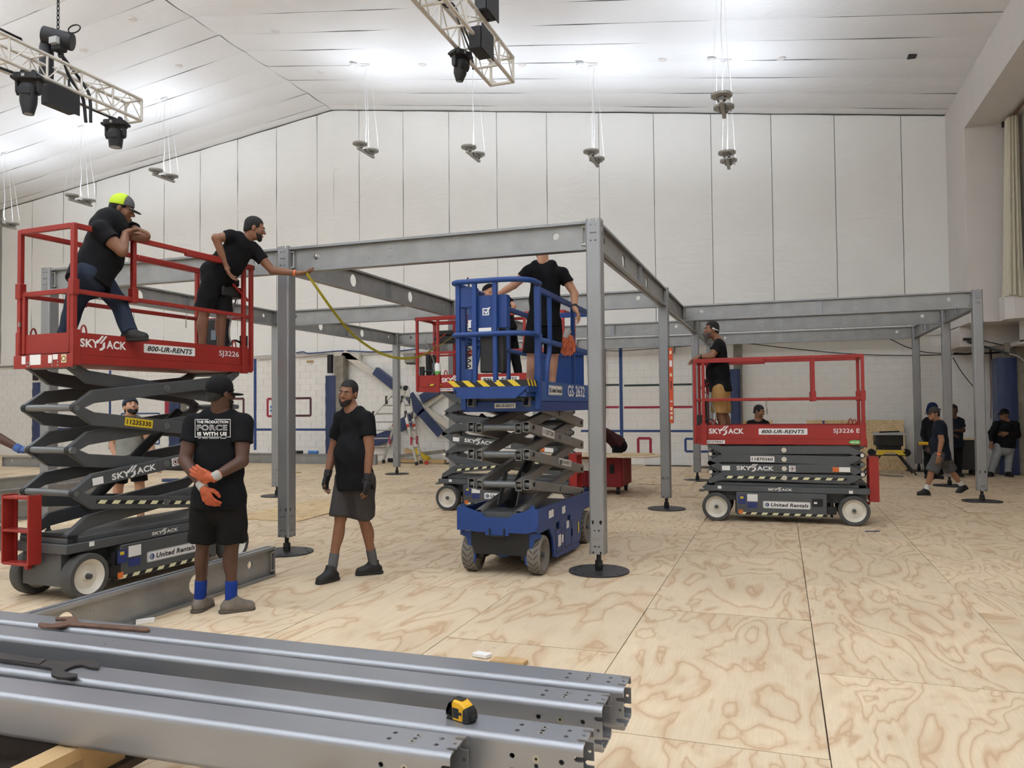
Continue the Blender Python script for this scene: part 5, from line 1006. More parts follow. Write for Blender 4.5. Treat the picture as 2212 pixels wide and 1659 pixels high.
# man seen from behind with orange gloves
T3, P3, I3 = person('person seen from behind in printed black tee, orange gloved hands crossed behind the back', 6.33,
 dict(H=(477, 850), N=(476, 886, .02), SL=(420, 913, .02), SR=(525, 913, .02), EL=(399, 994, -.08), ER=(523, 996, -.08), WL=(438, 1052, -.24), WR=(462, 1031, -.26), HL=(446, 1074), HR=(500, 1074), KL=(439, 1170, .02), KR=(501, 1170, .02), AL=(432, 1291, .05), AR=(499, 1291, .0)),
 SK_D, BT, BS, 1.05, face=(.6, .8, 0), bulk=1.14, h=.008, hair=dict(m=HB, line=.01), beard=dict(m=HB), cap=dict(m=BLC, line=.004, dir=(.88, .48, 0), vt=-.05, tall=.104), shoes=dict(m=SHG, sole=SHGS), socks=SOB, ground=0., feet=dict(L=(.12, .99, 0), R=(.88, .45, 0)), shorts=1.0, flare=1.22,
 hands=dict(L=dict(f=(.42, -.1, -.9), n=(.3, .95, 0), c=.85, t=1), R=dict(f=(-.9, -.05, .34), n=(.1, 1, .1), c=.35, t=1)), gloves=dict(m=ORG_GL, cuff=CUFF), bands=[('R', .86, ORB, .03, 'wristband')], sleeve=.55, hem=.08)
T4, P4, I4 = person('person with short beard in black tee and charcoal shorts standing, looking at the camera', 7.5,
 dict(H=(752, 849, 0), N=(760, 880, .02), SL=(738, 903, .11), SR=(793, 905, -.06), EL=(719, 976, .16), ER=(798, 968, -.10), WL=(708, 1025, .1), WR=(793, 1033, -.14), HL=(748, 1036, .06), HR=(786, 1036, -.04), KL=(736, 1118, -.02), KR=(785, 1118, .05), AL=(716, 1222, -.06), AR=(808, 1212, .24)),
 SK_M, BT, CH, 1.03, face=(-.26, -.95, -.08), headup=(.16, 0, 1), bulk=1.08, belly=.03, h=.008, hair=dict(m=HB, line=.036, k=1.0, slope=.5), beard=dict(m=HB, clean=False), shoes=dict(m=SHB, sole=SHS, high=.05), socks=SOG, ground=0., feet=dict(L=(-.55, -.83, 0), R=(-.92, -.38, 0)), shorts=.98, flare=1.1, hands=dict(L=dict(f=(-.25, -.15, -1), n=(.9, -.3, 0), c=.8), R=dict(f=(0, -.1, -1), n=(-.8, .4, 0), c=.5)), gloves=dict(m=BGL, cuff=BGL, half=True), sleeve=.60, hem=.09)
person('person with beard, slate beanie and grey tee standing behind the scissor arms, looking up', 9.4,
 dict(H=(283, 880, 0), N=(277, 902, .02), SL=(254, 915, .04), SR=(310, 915, -.02), EL=(243, 962, .02), ER=(324, 956, -.04), WL=(254, 992, -.08), WR=(333, 990, -.1), HL=(264, 990), HR=(298, 990), KL=(255, 1060), KR=(302, 1055), AL=(250, 1140), AR=(306, 1140)),
 SK_L, GT, BS, .98, face=(.55, -.62, .38), headup=(-.2, .2, 1), h=.010, hair=dict(m=HB, line=-.03, slope=.3), beard=dict(m=HB), cap=dict(m=BEAN, line=.032, visor=False, tilt=.2), shoes=dict(m=SHB), ground=0., feet=dict(L=(.3, -.9, 0), R=(.4, -.9, 0)), shorts=.75, sleeve=.5)
person('person mostly outside the left edge, only a blue gloved forearm reaching to the scissor arms', 7.35,
 dict(H=(-92, 858), N=(-90, 896), SL=(-142, 920), SR=(-44, 922), EL=(-150, 985), ER=(-12, 940, 0), WL=(-140, 1040), WR=(42, 970, -.02), HL=(-118, 1070), HR=(-66, 1070), KL=(-118, 1160), KR=(-66, 1160), AL=(-120, 1240), AR=(-60, 1240)),
 SK_D, BT, BS, 1.02, face=(.9, .2, 0), h=.011, hair=dict(m=HB), shoes=dict(m=SHB), ground=0., feet=dict(L=(.9, .2, 0), R=(.9, .2, 0)), shorts=1., sleeve=.4, gloves=dict(m=cloth('blue_glove', (78, 104, 158)), cuff=cloth('blue_glove', (78, 104, 158)), on='R'), hands=dict(R=dict(f=(.9, .1, -.1), n=(0, .2, -1), c=.7)))
T7, P7, I7 = person('person seen from behind in black tee standing in blue basket, head hidden by beam', 8.55,
 dict(H=(1168, 530, .04), N=(1172, 560, .02), SL=(1143, 586, .02), SR=(1214, 590, .02), EL=(1110, 616, .0), ER=(1241, 634, -.02), WL=(1080, 634, -.05), WR=(1241, 664, -.12), HL=(1157, 696), HR=(1194, 696), KL=(1149, 764, -.02), KR=(1196, 764, .02), AL=(1143, 826), AR=(1192, 832)),
 SK_L, BT, BS, 1.0, face=(-.7, .6, -.35), bulk=1.0, h=.008, hair=dict(m=HB), cap=dict(m=BLC, vt=-.2), shoes=dict(m=SHB), ground=1.742, feet=dict(L=(-.3, .9, 0), R=(.2, .95, 0)), shorts=1.0, flare=1.1, bands=[('R', .92, WATCH, .03, 'watch')], hands=dict(R=dict(f=(.5, -.3, -.8), n=(-.8, .2, -.3), c=.8), L=dict(f=(-.8, 0, -.4), n=(0, 0, -1), c=.6)), sleeve=.5, hem=.06)
person('older person in black beret bending over the rail of the rear red lift', 12.5,
 dict(H=(1056, 629, 0), N=(1074, 641, .0), SL=(1074, 650, -.16), SR=(1095, 648, .16), EL=(1086, 672, -.2), ER=(1110, 662, .1), WL=(1058, 690, -.2), WR=(1092, 680, .0), HL=(1093, 712, -.09), HR=(1103, 712, .09), KL=(1094, 765, -.08), KR=(1112, 762, .1), AL=(1092, 822), AR=(1122, 822)),
 SK_L, BT, BJ, .98, face=(-.8, -.2, -.5), h=.012, cap=dict(m=BLC, visor=False, line=.04, tall=.075), shoes=dict(m=SHB), ground=1.992, feet=dict(L=(-.9, 0, 0), R=(-.9, 0, 0)), sleeve=.5, hem=.02)
T9, P9, I9 = person("person with long grey beard and khaki shorts leaning on the low red lift rail", 11.35,
 dict(H=(1537, 712, 0), N=(1553, 736, .0), SL=(1551, 748, -.17), SR=(1556, 746, .17), EL=(1537, 769, -.2), ER=(1534, 770, .14), WL=(1510, 771, -.1), WR=(1512, 772, .06), HL=(1554, 840, -.09), HR=(1559, 840, .09), KL=(1553, 893, -.09), KR=(1563, 893, .1), AL=(1566, 938, -.1), AR=(1576, 938, .1)),
 SK_M, BT, KH, 1.0, face=(-.97, -.15, -.02), bulk=1.1, belly=.06, h=.009, hair=dict(m=HB, line=.03, k=1.02), beard=dict(m=HG, long=.10), shoes=dict(m=SHB), socks=SOK, ground=1.178, feet=dict(L=(-.95, 0, 0), R=(-.95, 0, 0)), shorts=.98, flare=1.08, bands=[('L', .8, WATCH, .035, 'watch')], hands=dict(L=dict(f=(-.9, .2, -.35), n=(0, .2, -1), c=.5), R=dict(f=(-.9, -.1, -.35), n=(0, .2, -1), c=.5)), sleeve=.52, hem=.04)
person('person in black tee bending behind the low red lift, only head and shoulders showing', 14.4,
 dict(H=(1640, 889, 0), N=(1637, 908, .02), SL=(1620, 916, .0), SR=(1655, 917, .0), EL=(1612, 950, -.1), ER=(1662, 950, -.1), WL=(1625, 980, -.2), WR=(1650, 980, -.2), HL=(1628, 968, .25), HR=(1650, 968, .25), KL=(1628, 1010, .05), KR=(1650, 1010, .05), AL=(1628, 1055, .2), AR=(1650, 1055, .2)),
 SK_M, BT, BS, .98, face=(.6, -.7, -.25), h=.010, hair=dict(m=HB, line=.03, k=1.03), shoes=dict(m=SHB), ground=0., feet=dict(L=(.3, -.9, 0), R=(.3, -.9, 0)), sleeve=.5)
T11, P11, I11 = person('person in dark grey cap, navy tee and grey shorts striding left past the posts', 13.95,
 dict(H=(2017, 894, 0), N=(2027, 910, 0), SL=(2029, 920, -.18), SR=(2031, 919, .18), EL=(2034, 952, -.24), ER=(2030, 952, .24), WL=(2028, 983, -.24), WR=(2032, 978, .25), HL=(2030, 984, -.09), HR=(2036, 984, .09), KL=(2011, 1022, -.08), KR=(2056, 1020, .09), AL=(2000, 1057, -.08), AR=(2079, 1050, .12)),
 SK_T, NT, GS, .93, face=(-.97, -.1, -.02), bulk=1.18, belly=.07, h=.009, hair=dict(m=HB, line=-.01), cap=dict(m=DKC, line=.03), shoes=dict(m=SHB), socks=SOW, ground=dict(AL=0., AR=None), feet=dict(L=(-1, -.1, 0), R=(-.85, -.1, -.42)), shorts=.93, flare=1.12, bands=[('L', .93, ORB, .03, 'wristband')], hands=dict(L=dict(f=(-.1, 0, -1), n=(0, .9, 0), c=.4)), sleeve=.62, hem=.08)
person('person in black jacket and blue hood holding a yellow drill behind the walking man', 16.9,
 dict(H=(2015, 884, 0), N=(2012, 902, 0), SL=(1999, 912, .06), SR=(2026, 912, -.06), EL=(1994, 940, .02), ER=(2030, 942, -.1), WL=(2002, 963, -.16), WR=(2022, 965, -.16), HL=(2006, 964), HR=(2022, 964), KL=(2004, 995), KR=(2022, 995), AL=(2004, 1020), AR=(2024, 1020)),
 SK_D, BJ, BJ, 1.0, face=(.6, -.4, -.1), h=.012, cap=dict(m=HOOD, hood=True, visor=True, tall=.108), shoes=dict(m=SHB), ground=0., feet=dict(L=(.2, -.9, 0), R=(.2, -.9, 0)), long_sleeve=True, hem=.08)
person('person in navy tee half hidden behind the post beside the black crate', 17.3,
 dict(H=(2060, 886, 0), N=(2061, 902, 0), SL=(2047, 910, .02), SR=(2076, 910, -.02), EL=(2044, 934, -.05), ER=(2081, 930, -.06), WL=(2056, 938, -.2), WR=(2066, 930, -.22), HL=(2054, 958), HR=(2070, 958), KL=(2054, 990), KR=(2070, 990), AL=(2052, 1017), AR=(2070, 1017)),
 SK_D, NT, BJ, 1.0, face=(-.2, -.9, -.3), h=.012, hair=dict(m=HB), shoes=dict(m=SHB), ground=0., feet=dict(L=(0, -1, 0), R=(0, -1, 0)), sleeve=.62, hem=.08)
person('person in black cap, black sleeves and stained pale jeans at the blue column pad', 17.3,
 dict(H=(2169, 896, 0), N=(2174, 910, 0), SL=(2153, 917, .04), SR=(2193, 917, -.04), EL=(2142, 935, .0), ER=(2198, 940, -.08), WL=(2141, 955, -.08), WR=(2176, 936, -.2), HL=(2159, 962), HR=(2180, 962), KL=(2149, 994, -.05), KR=(2178, 995, .0), AL=(2141, 1022, -.05), AR=(2178, 1027, -.1)),
 SK_M, BT, LJ, .98, face=(-.9, -.4, -.02), bulk=1.25, belly=.07, h=.011, hair=dict(m=HB, line=0.), cap=dict(m=BLC), shoes=dict(m=SHB), ground=0., feet=dict(L=(-.7, -.7, 0), R=(-.1, -1, 0)), long_sleeve=True, hem=.05, hands=dict(R=dict(f=(-1, 0, -.05), n=(0, .9, 0), c=.3)))
person('person in maroon tee bent low over the plywood on the red cart', 15.9,
 dict(H=(1289, 935, -.05), N=(1298, 926, 0), SL=(1300, 930, -.16), SR=(1302, 930, .16), EL=(1302, 958, -.3), ER=(1296, 958, .1), WL=(1296, 967, -.42), WR=(1288, 966, -.1), HL=(1334, 958, -.09), HR=(1336, 958, .09), KL=(1330, 998, -.09), KR=(1334, 998, .09), AL=(1332, 1044), AR=(1338, 1044)),
 SK_T, MT, BJ, 1.0, face=(-.7, -.1, -.7), headup=(-.6, 0, .6), bulk=1.1, h=.012, hair=dict(m=HB), shoes=dict(m=SHB), ground=0., feet=dict(L=(-.8, -.4, 0), R=(-.8, -.4, 0)), hem=.05)

from mathutils.bvhtree import BVHTree
def print_on(T, shirt, px0, px1, m, body=None, poly=None, bold=.03, holes=(), off=.004):
    """flat print laid onto a garment: px0 = lower-left, px1 = upper-right in photo pixels, mapped onto the cloth surface"""
    me = shirt.data; bt = BVHTree.FromPolygons([tuple(v.co) for v in me.vertices], [tuple(p.vertices) for p in me.polygons])
    if body: 
        o = text(body, m, None, (0, 0, 0), (1, 0, 0), (0, 1, 0), 1., 1., 0, bold); bm = bmesh.new(); bm.from_mesh(o.data); bpy.data.objects.remove(o)
    else:
        mb = MB(); mb.prism(poly, (0, 0, 0), (1, 0, 0), (0, 1, 0), .001, holes); q = mb.mesh('t', None, 0, False); bm = bmesh.new(); bm.from_mesh(q)
        bmesh.ops.delete(bm, geom=[f for f in bm.faces if abs(f.normal.z) < .5 or f.calc_center_median().z < .0005], context='FACES')
    bmesh.ops.triangulate(bm, faces=bm.faces); bmesh.ops.subdivide_edges(bm, edges=[e for e in bm.edges if e.calc_length() > .08], cuts=2, use_grid_fill=False); V = []
    for v in bm.verts:
        r = ray(px0[0] + (px1[0] - px0[0]) * v.co.x, px0[1] + (px1[1] - px0[1]) * v.co.y); hit = bt.ray_cast(Vector(CAM), Vector(r).normalized())
        p = np.array(hit[0]) if hit[0] else at(px0[0], px0[1], 6.2); V.append(p - unit(r) * off)
    bm.verts.index_update(); mb = MB(); mb.add(np.array(V) - np.array(T.location), [tuple(v.index for v in f.verts) for f in bm.faces]); bm.free()
    return mb.build('shirt_print', m, T, 0, fix=False)
sh = [o for o in bpy.data.objects if o.parent == T3 and o.name.startswith('t_shirt')][0]
bpy.context.view_layer.update()
PRW = mat('white_print', (226, 224, 220), .7)
print_on(T3, sh, (425, 914.5), (493, 908.5), PRW, 'THE PRODUCTION')
print_on(T3, sh, (425, 930), (491, 917.5), PRW, 'FORCE', bold=.035); 
for i, ch_ in enumerate('FORCE'): pass
print_on(T3, sh, (425.8, 929.2), (490.4, 918.3), BT, 'FORCE', bold=-.012, off=.006)
print_on(T3, sh, (426, 941.5), (490, 933), PRW, 'IS WITH US', bold=.05)
print_on(T3, sh, (421, 944.5), (498, 905.5), PRW, None, [(0, 0), (1, 0), (1, 1), (0, 1)], holes=[[(.014, .028), (.986, .028), (.986, .972), (.014, .972)]])
print_on(T3, sh, (428, 948), (488, 945.3), mat('faint_print', (150, 150, 150), .7), '-- ---- ------- ----', bold=.02)
# ------------------------------------------------------------------ overhead: pendants, trusses, hoist, moving lights
PENDM = mat('pendant_metal', (170, 168, 162), .5, .4, var=.06); PENDD = mat('pendant_driver', (120, 118, 112), .6, .3); WIRE = mat('white_cable', (226, 226, 226), .5); TRW = mat('white_truss', (204, 198, 188), .45, var=.05)
def make_pendant():
    t = thing('pendant_light_fitting', 'p', 'pendant light')
    for i, y in enumerate((-.3, .3)):
        MB().lathe([(0, .02), (.16, .02), (.185, .035), (.19, .06), (.185, .075), (.1, .08), (0, .08)], (0, y, 0), (0, 0, 1), 28).build('lamp_disc', PENDM, t, 40)
        q = MB(); [q.box((.155, -.004, .03), (.192, .004, .078), R=[[math.cos(a), -math.sin(a), 0], [math.sin(a), math.cos(a), 0], [0, 0, 1]], o=(0, y, 0)) for a in np.linspace(0, 2 * PI, 41)[:-1]]; q.build('cooling_fin', PENDM, t, 0, kind='stuff')
        MB().lathe([(0, -.05), (.07, -.05), (.085, -.03), (.085, .022), (0, .022)], (0, y, 0), (0, 0, 1), 16).build('driver_can', PENDD, t, 40)
        MB().tube(bez([(.08, y - .02, -.02), (.15, y - .06, -.06), (.1, y - .14, -.07), (.03, y - .16, -.06)], 5), .008, 6).build('flex_lead', PENDM, t)
    MB().box((-.035, -.42, -.12), (.035, .42, -.06)).build('cross_bar', PENDM, t, bevel=.006); MB().box((-.07, -.1, -.09), (.07, .14, -.02)).build('junction_box', PENDD, t, bevel=.01)
    for x in (-.15, .15):
        for y in (-.42, .42): MB().tube([(x, y * 1.05, .07), (x * .35, y * .35, PEND_DROP - .06)], .0022, 5).build('hanging_wire', WIRE, t)
    MB().tube(bez([(.02, .05, .0), (.0, .0, .3), (.012, .02, .8), (-.01, 0, 1.4), (.01, .01, 2.0), (.02, .0, 2.24), (-.2, -.05, 2.12), (-.3, -.1, 2.26)], 8), .008, 6).build('power_cable', WIRE, t)
    MB().lathe([(0, 0), (.09, 0), (.1, .02), (.1, .05), (0, .05)], (-.3, -.1, PEND_DROP - .06), (0, 0, 1), 16).build('ceiling_rose', WIRE, t, 40); MB().box((-.12, -.02, PEND_DROP - .07), (.12, .02, PEND_DROP - .03)).build('ceiling_bracket', WIRE, t)
    return t
pp = make_pendant(); PL = ['far left round twin pendant, half cut by the picture edge', 'round twin pendant second from the left edge', 'round twin pendant above the lime cap', 'round twin pendant hanging left of the white truss end', 'round twin pendant right below the white truss end', 'round twin pendant above the nearest steel post', 'lower of the two round twin pendants hung one above the other', 'upper and nearer of the two round twin pendants at right']
for i, ((x, y), l) in enumerate(zip(PEND, PL)):
    o = pp if i == 0 else copy_tree(pp); o.location = (x, y, roof_z(x) - PEND_DROP); tag(o, l, 'pendant light', 'round twin pendants')
def truss(label, x0, x1, z0, z1, y1, L):
    t = thing('box_truss', label, 'truss', (x0, y1, z0), 0, 'white lighting trusses'); wx, wz = x1 - x0, z1 - z0; r = .022
    C4 = [(0, 0), (wx, 0), (wx, wz), (0, wz)]
    for x, z in C4: MB().tube([(x, 0, z), (x, -L, z)], r, 10).build('chord', TRW, t, 50)
    n = int(L / .5)
    for i in range(n + 1):
        y = -i * .5 - (.0 if i else .0)
        for k in range(4):
            a, b = C4[k], C4[(k + 1) % 4]; MB().tube([(a[0], y, a[1]), (b[0], y, b[1])], .014 if i % 6 else .019, 7).build('strut', TRW, t, 50)
            if i < n:
                m = ((a[0] + b[0]) / 2, y - .25, (a[1] + b[1]) / 2); A0, B0 = (a, b) if True else (b, a)
                if k in (1, 3): MB().tube([(A0[0], y, A0[1]), (B0[0], y - .25, B0[1]), (A0[0], y - .5, A0[1])], .0085, 6).build('diagonal', TRW, t, 50)
                elif k == 2: MB().tube([(A0[0], y, A0[1]), (B0[0], y - .25, B0[1]), (A0[0], y - .5, A0[1])], .0075, 6).build('diagonal', TRW, t, 50)
        if i % 6 == 0:
            for (cx_, cz), (sx, sz) in zip(C4, ((1, 1), (-1, 1), (-1, -1), (1, -1))): MB().prism([(cx_, cz), (cx_ + sx * .1, cz), (cx_, cz + sz * .1)], (0, y, 0), (1, 0, 0), (0, 0, 1), -.008, [circ(cx_ + sx * .03, cz + sz * .03, .007, 8)]).build('corner_gusset', TRW, t, 0)
    return t
TR1 = truss('white box truss at top left carrying a chain hoist', -7.03, -6.74, 5.75, 6.05, .95, 5.0); TR2 = truss('white box truss at top centre, seen from below', -1.55, -1.26, 5.6, 5.9, 1.2, 6.0)
FIX = mat('black_fixture', (30, 30, 32), .6, var=.1, vscale=10, bump=.002, bscale=12); LENS = mat('lens_glass', (150, 152, 156), .2, .3); LBL = mat('fixture_label', (170, 170, 168), .6)
def moving_head(label, loc, rz, L, taper, tilt=0., SCL=.72):
    t = thing('moving_head_light', label, 'stage light', loc, rz, 'moving heads on the trusses'); t.scale = (SCL,) * 3
    MB().prism(rrect(.42, .30, .09, 4), (0, 0, -.13), (1, 0, 0), (0, 1, 0), .1).build('light_base', FIX, t, 40, bevel=.01)
    for x in (-.22, .22): MB().box((x - .025, -.11, -.12), (x + .025, .11, -.07)).build('carry_handle', FIX, t, bevel=.01)
    plate(LBL, t, (-.04, -.152, -.105), (1, 0, 0), (0, 0, 1), .05, .05)
    for x in (-.09, .09): MB().box((x - .02, -.02, -.035), (x + .02, .02, .0)).cyl((x, -.03, .02), (x, .03, .02), .038, n=12).build('truss_clamp', FIX, t)
    for x in (-.17, .17): MB().prism([(-.06, -.14), (.06, -.14), (.055, -.32), (.0, -.38), (-.055, -.32)], (x, 0, 0), (0, 1, 0), (0, 0, 1), -.045).build('yoke_arm', FIX, t, 30, bevel=.01)
    h = bpy.data.objects.new('lamp_head', None); COL.objects.link(h); h.parent = t; h.location = (0, 0, -.27); h.rotation_euler = (tilt, 0, 0)
    MB().lathe([(0, .08), (.11, .08), (.135, .05), (.135, -.1), (.13, -L * .55), (taper, -L), (taper - .015, -L + .01), (0, -L + .01)], (0, 0, 0), (0, 0, 1), 24).build('head_shell', FIX, h, 40); MB().lathe([(0, 0), (taper - .016, 0)], (0, 0, -L + .004), (0, 0, 1), 24).build('front_lens', LENS, h, 40)
    MB().box((-.1, -.145, -.12), (.1, -.12, .0)).build('head_vent', FIX, h, bevel=.008)
    return t
def on_truss(px, py, X): return gX(px, py, X)
q = on_truss(62, 152, -6.76); moving_head('black moving head light under the left truss, with long tapering barrel', (-6.76, q[1], 5.725), .4, .42, .085)
q = on_truss(250, 262, -7.0); moving_head('black moving head light at the end of the left truss', (-7.0, q[1], 5.725), .3, .27, .115)
q = on_truss(995, 122, -1.52); moving_head('black moving head light under the middle truss', (-1.52, q[1], 5.575), 1.1, .34, .07, .12, .55)
def ballast(label, c, rz, w=.5, up=.32):
    t = thing('power_box', label, 'power supply', c, rz, 'black power boxes on the trusses'); MB().box((-w / 2, -.07, -.12), (w / 2, .07, .12)).build('box_shell', FIX, t, bevel=.012); MB().prism([(-w / 2 - .02, -.14), (w / 2 + .02, -.14), (w / 2 + .02, .13), (-w / 2 - .02, .13)], (0, -.085, 0), (1, 0, 0), (0, 0, 1), .012).build('side_plate', FIX, t)
    for x in (-w / 2 + .06, w / 2 - .06): MB().bar((x, 0, .12), (x, 0, up), .03, .008, (0, 1, 0)).build('strap', FIX, t)
    return t
q = on_truss(128, 196, -6.76); ballast('black power box strapped under the left truss beside the hoist', (-6.76, q[1], 5.56), PI / 2, .4)
q = on_truss(1031, 104, -1.27); ballast('black power box strapped under the middle truss', (-1.24, q[1], 5.56), PI / 2, .3, .06)
q = on_truss(1052, 14, -1.2); ballast('black power box on top of the middle truss at the upper picture edge', (-1.22, q[1], 6.03), PI / 2, .3, -.13)
q = gX(940, 8, -1.42); ballast('black power box inside the middle truss at the upper picture edge', (-1.45, q[1] - .2, 5.82), PI / 2, .36, .06)
hc = gX(125, 100, -6.9); t = thing('chain_hoist', 'black chain hoist above the left truss, its bag hanging beside it', 'hoist', (-6.9, hc[1], 6.38)); hy = hc[1]
MB().cyl((-.16, -.08, .07), (.14, .1, -.0), .11, n=20).build('motor_body', FIX, t, 40, bevel=.012); MB().box((-.06, -.06, -.14), (.08, .08, .06)).build('gear_case', FIX, t, bevel=.02); MB().box((-.02, -.115, -.08), (.1, -.06, .0)).build('rating_label', LBL, t)
MB().lathe([(0, -.62), (.07, -.6), (.085, -.45), (.085, -.08), (.07, 0)], (-.17, -.02, 0), (0, 0, 1), 14).build('chain_bag', FIX, t, 40); MB().tube([(.25 + .1 * math.cos(a), .02, .12 + .05 * math.sin(a)) for a in np.linspace(0, 2 * PI, 20)], .009, 6).build('coiled_lead', CABL, t)
q = MB(); zc = .12
for i in range(60):
    z = zc + i * .06; 
    if 6.38 + z > roof_z(-6.9): break
    a = (i % 2) * PI / 2; q.tube([(.016 * math.cos(s_) * math.cos(a), .016 * math.cos(s_) * math.sin(a), z + .042 * math.sin(s_)) for s_ in np.linspace(0, 2 * PI, 9)], .0065, 5)
q.build('lifting_chain', BLACKS, t, 60, kind='stuff')
MB().tube(bez([(0.05, 0, -.12), (.02, .15, -.4), (.08, .3, -.62), (.1, .34, -.95)], 6), .022, 6).build('lifting_sling', CABL, t); MB().tube(bez([(0.0, .0, -.12), (.04, .34, -.42), (.14, .36, -.62), (.16, .36, -.95)], 6), .02, 6).build('lifting_sling', CABL, t); MB().tube([(.02 + .03 * math.cos(a), .02, -.16 + .05 * math.sin(a)) for a in np.linspace(0, 2 * PI, 12)], .012, 6).build('lifting_hook', BLACKS, t)
for i, (lb, P) in enumerate([('black cable bundle lying along the top of the left truss', [(-6.72, -2.5, 6.1), (-6.75, -1.9, 6.11), (-6.74, -1.3, 6.1), (-6.73, -.9, 6.09)]), ('black cable bundle along the lower chord of the left truss', [(-7.03, -2.6, 5.79), (-7.0, -1.6, 5.72), (-7.02, -.6, 5.78), (-7.0, .3, 5.73), (-7.0, .75, 5.74)]), ('black cable bundle threaded through the middle truss', [(-1.5, -1.4, 5.95), (-1.4, -.6, 5.72), (-1.48, -.1, 5.95), (-1.38, .1, 5.62), (-1.5, .4, 5.64), (-1.55, .65, 5.6)])]):
    q = MB()
    for k in range(3): q.tube(bez(np.array(P) + rng.normal(0, .014, (len(P), 3)), 8), .009, 6)
    tag(q.build('cable_bundle', CABL, None, 50, kind='stuff'), lb, 'cable')

# ------------------------------------------------------------------ at the rear wall
CONC = mat('raw_concrete', (138, 132, 120), .9, var=.22, vscale=5, bump=.006, bscale=14); STW = mat('white_steel', (206, 200, 186), .6, var=.06); ALU = mat('aluminium', (186, 184, 178), .4, .5)
def pad(label, px0, px1, py0, py1, Y, d=.16):
    a = gY(px0, py1, Y); b = gY(px1, py0, Y); t = thing('column_pad', label, 'wall padding', ((a[0] + b[0]) / 2, Y, 0), 0, 'blue column pads'); w = (b[0] - a[0]) / 2; z1 = b[2]
    n = 18; V = []
    for j in range(n + 1):
        for i in range(7):
            u = i / 6; z = z1 * j / n; V.append((-w + 2 * w * u, -.012 * math.sin(j * 2.1 + u * 2) - .016 * math.sin(PI * u) + (0 if 0 < i < 6 else .03), z))
    F = [(j * 7 + i, j * 7 + i + 1, (j + 1) * 7 + i + 1, (j + 1) * 7 + i) for j in range(n) for i in range(6)]
    MB().add(V, F).build('pad_cover', NAVY, t, 50); MB().box((-w, .03, 0), (w, d, z1)).build('pad_core', NAVY, t, bevel=.02)
    return t
pad('blue vinyl pad left of the short bearded man in charcoal shorts', 702, 723, 811, 981, 13.55); pad('blue vinyl pad seen past the beanie man, beside a red notice', 363, 384, 868, 968, 13.6); pad('blue vinyl pad behind the far left steel post', 67, 86, 826, 950, 13.5); pad('blue vinyl pad behind the man on the low lift', 1580, 1598, 797, 985, 13.6)
for lb, x0, x1, y0, Y in (('rough concrete column beside the blue pad left of the ladder', 722, 741, 768, 13.6), ('rough concrete column beside the pad behind the low lift', 1588, 1601, 742, 13.72), ('rough concrete column beside the pad with the red notice', 382, 392, 868, 13.72)):
    a = gY(x0, 980, Y); b = gY(x1, y0, Y); o = MB().box((0, 0, 0), (b[0] - a[0], .3, b[2])).build('concrete_column', CONC, None, bevel=.01); o.location = (a[0], Y, 0); tag(o, lb, 'column')
for x0, x1, y0, y1 in ((707, 716, 766, 806), (70, 78, 786, 822)):
    a = gY(x0, y1, 13.7); b = gY(x1, y0, 13.7); o = MB().box((0, 0, 0), (b[0] - a[0], .1, b[2] - a[2])).build('steel_stub', BLACKS, None); o.location = (a[0], 13.7, a[2]); tag(o, 'dark steel upright above the %s blue pad' % ('nearer' if x0 > 600 else 'far left'), 'column stub')
t = thing('wall_bracing', 'crossed white steel braces half wrapped in blue pads, behind the ladder', 'wall bracing', tuple(gY(870, 900, 13.75) * [1, 1, 0])); o0 = np.array(t.location)
def brace(a, b, wd, nm, m, Y, dpt): MB().bar(gY(*a, Y) - o0, gY(*b, Y) - o0, dpt, wd, (0, 0, 1)).build(nm, m, t)
brace((742, 762), (985, 930), .20, 'brace', STW, 13.78, .1); brace((965, 843), (800, 962), .20, 'brace', STW, 13.88, .1); brace((725, 768), (778, 771), .2, 'brace_head', STW, 13.8, .14)
brace((812, 801), (854, 834), .25, 'brace_pad', NAVY, 13.74, .22); brace((912, 862), (948, 842), .26, 'brace_pad', NAVY, 13.8, .24); brace((806, 954), (850, 938), .34, 'brace_pad', NAVY, 13.72, .2); brace((862, 922), (890, 905), .34, 'brace_pad', NAVY, 13.72, .2); brace((884, 853), (910, 893), .3, 'torn_pad', NAVY, 13.66, .05); brace((908, 888), (952, 938), .26, 'torn_pad', NAVY, 13.66, .05)
a = gY(887, 775, 13.6); t = thing('wall_speaker', 'grey wedge speaker high on the rear wall right of the slim ladder post', 'speaker', tuple(a)); MB().prism([(-.2, .17), (.2, .17), (.17, -.13), (-.13, -.13)], (0, .2, 0), (1, 0, 0), (0, 0, 1), .34).build('cabinet', mat('speaker_grey', (140, 136, 128), .7), t, bevel=.01); MB().prism([(-.12, -.13), (.16, -.13), (.12, -.17), (-.08, -.17)], (0, .18, 0), (1, 0, 0), (0, 0, 1), .3).build('lower_grille', BLK, t); MB().box((-.03, .2, -.05), (.03, .33, .05)).build('wall_bracket', BLACKS, t)
a = gY(1440, 752, 13.75); t = thing('wall_box', 'grey electrical box on the rear wall behind the orange level', 'box', tuple(a)); MB().box((-.2, 0, -.12), (.2, .22, .1)).build('enclosure', mat('speaker_grey', (140, 136, 128), .7), t, bevel=.008); MB().box((-.19, -.006, -.11), (.19, 0, .09)).build('cover', ALU, t)
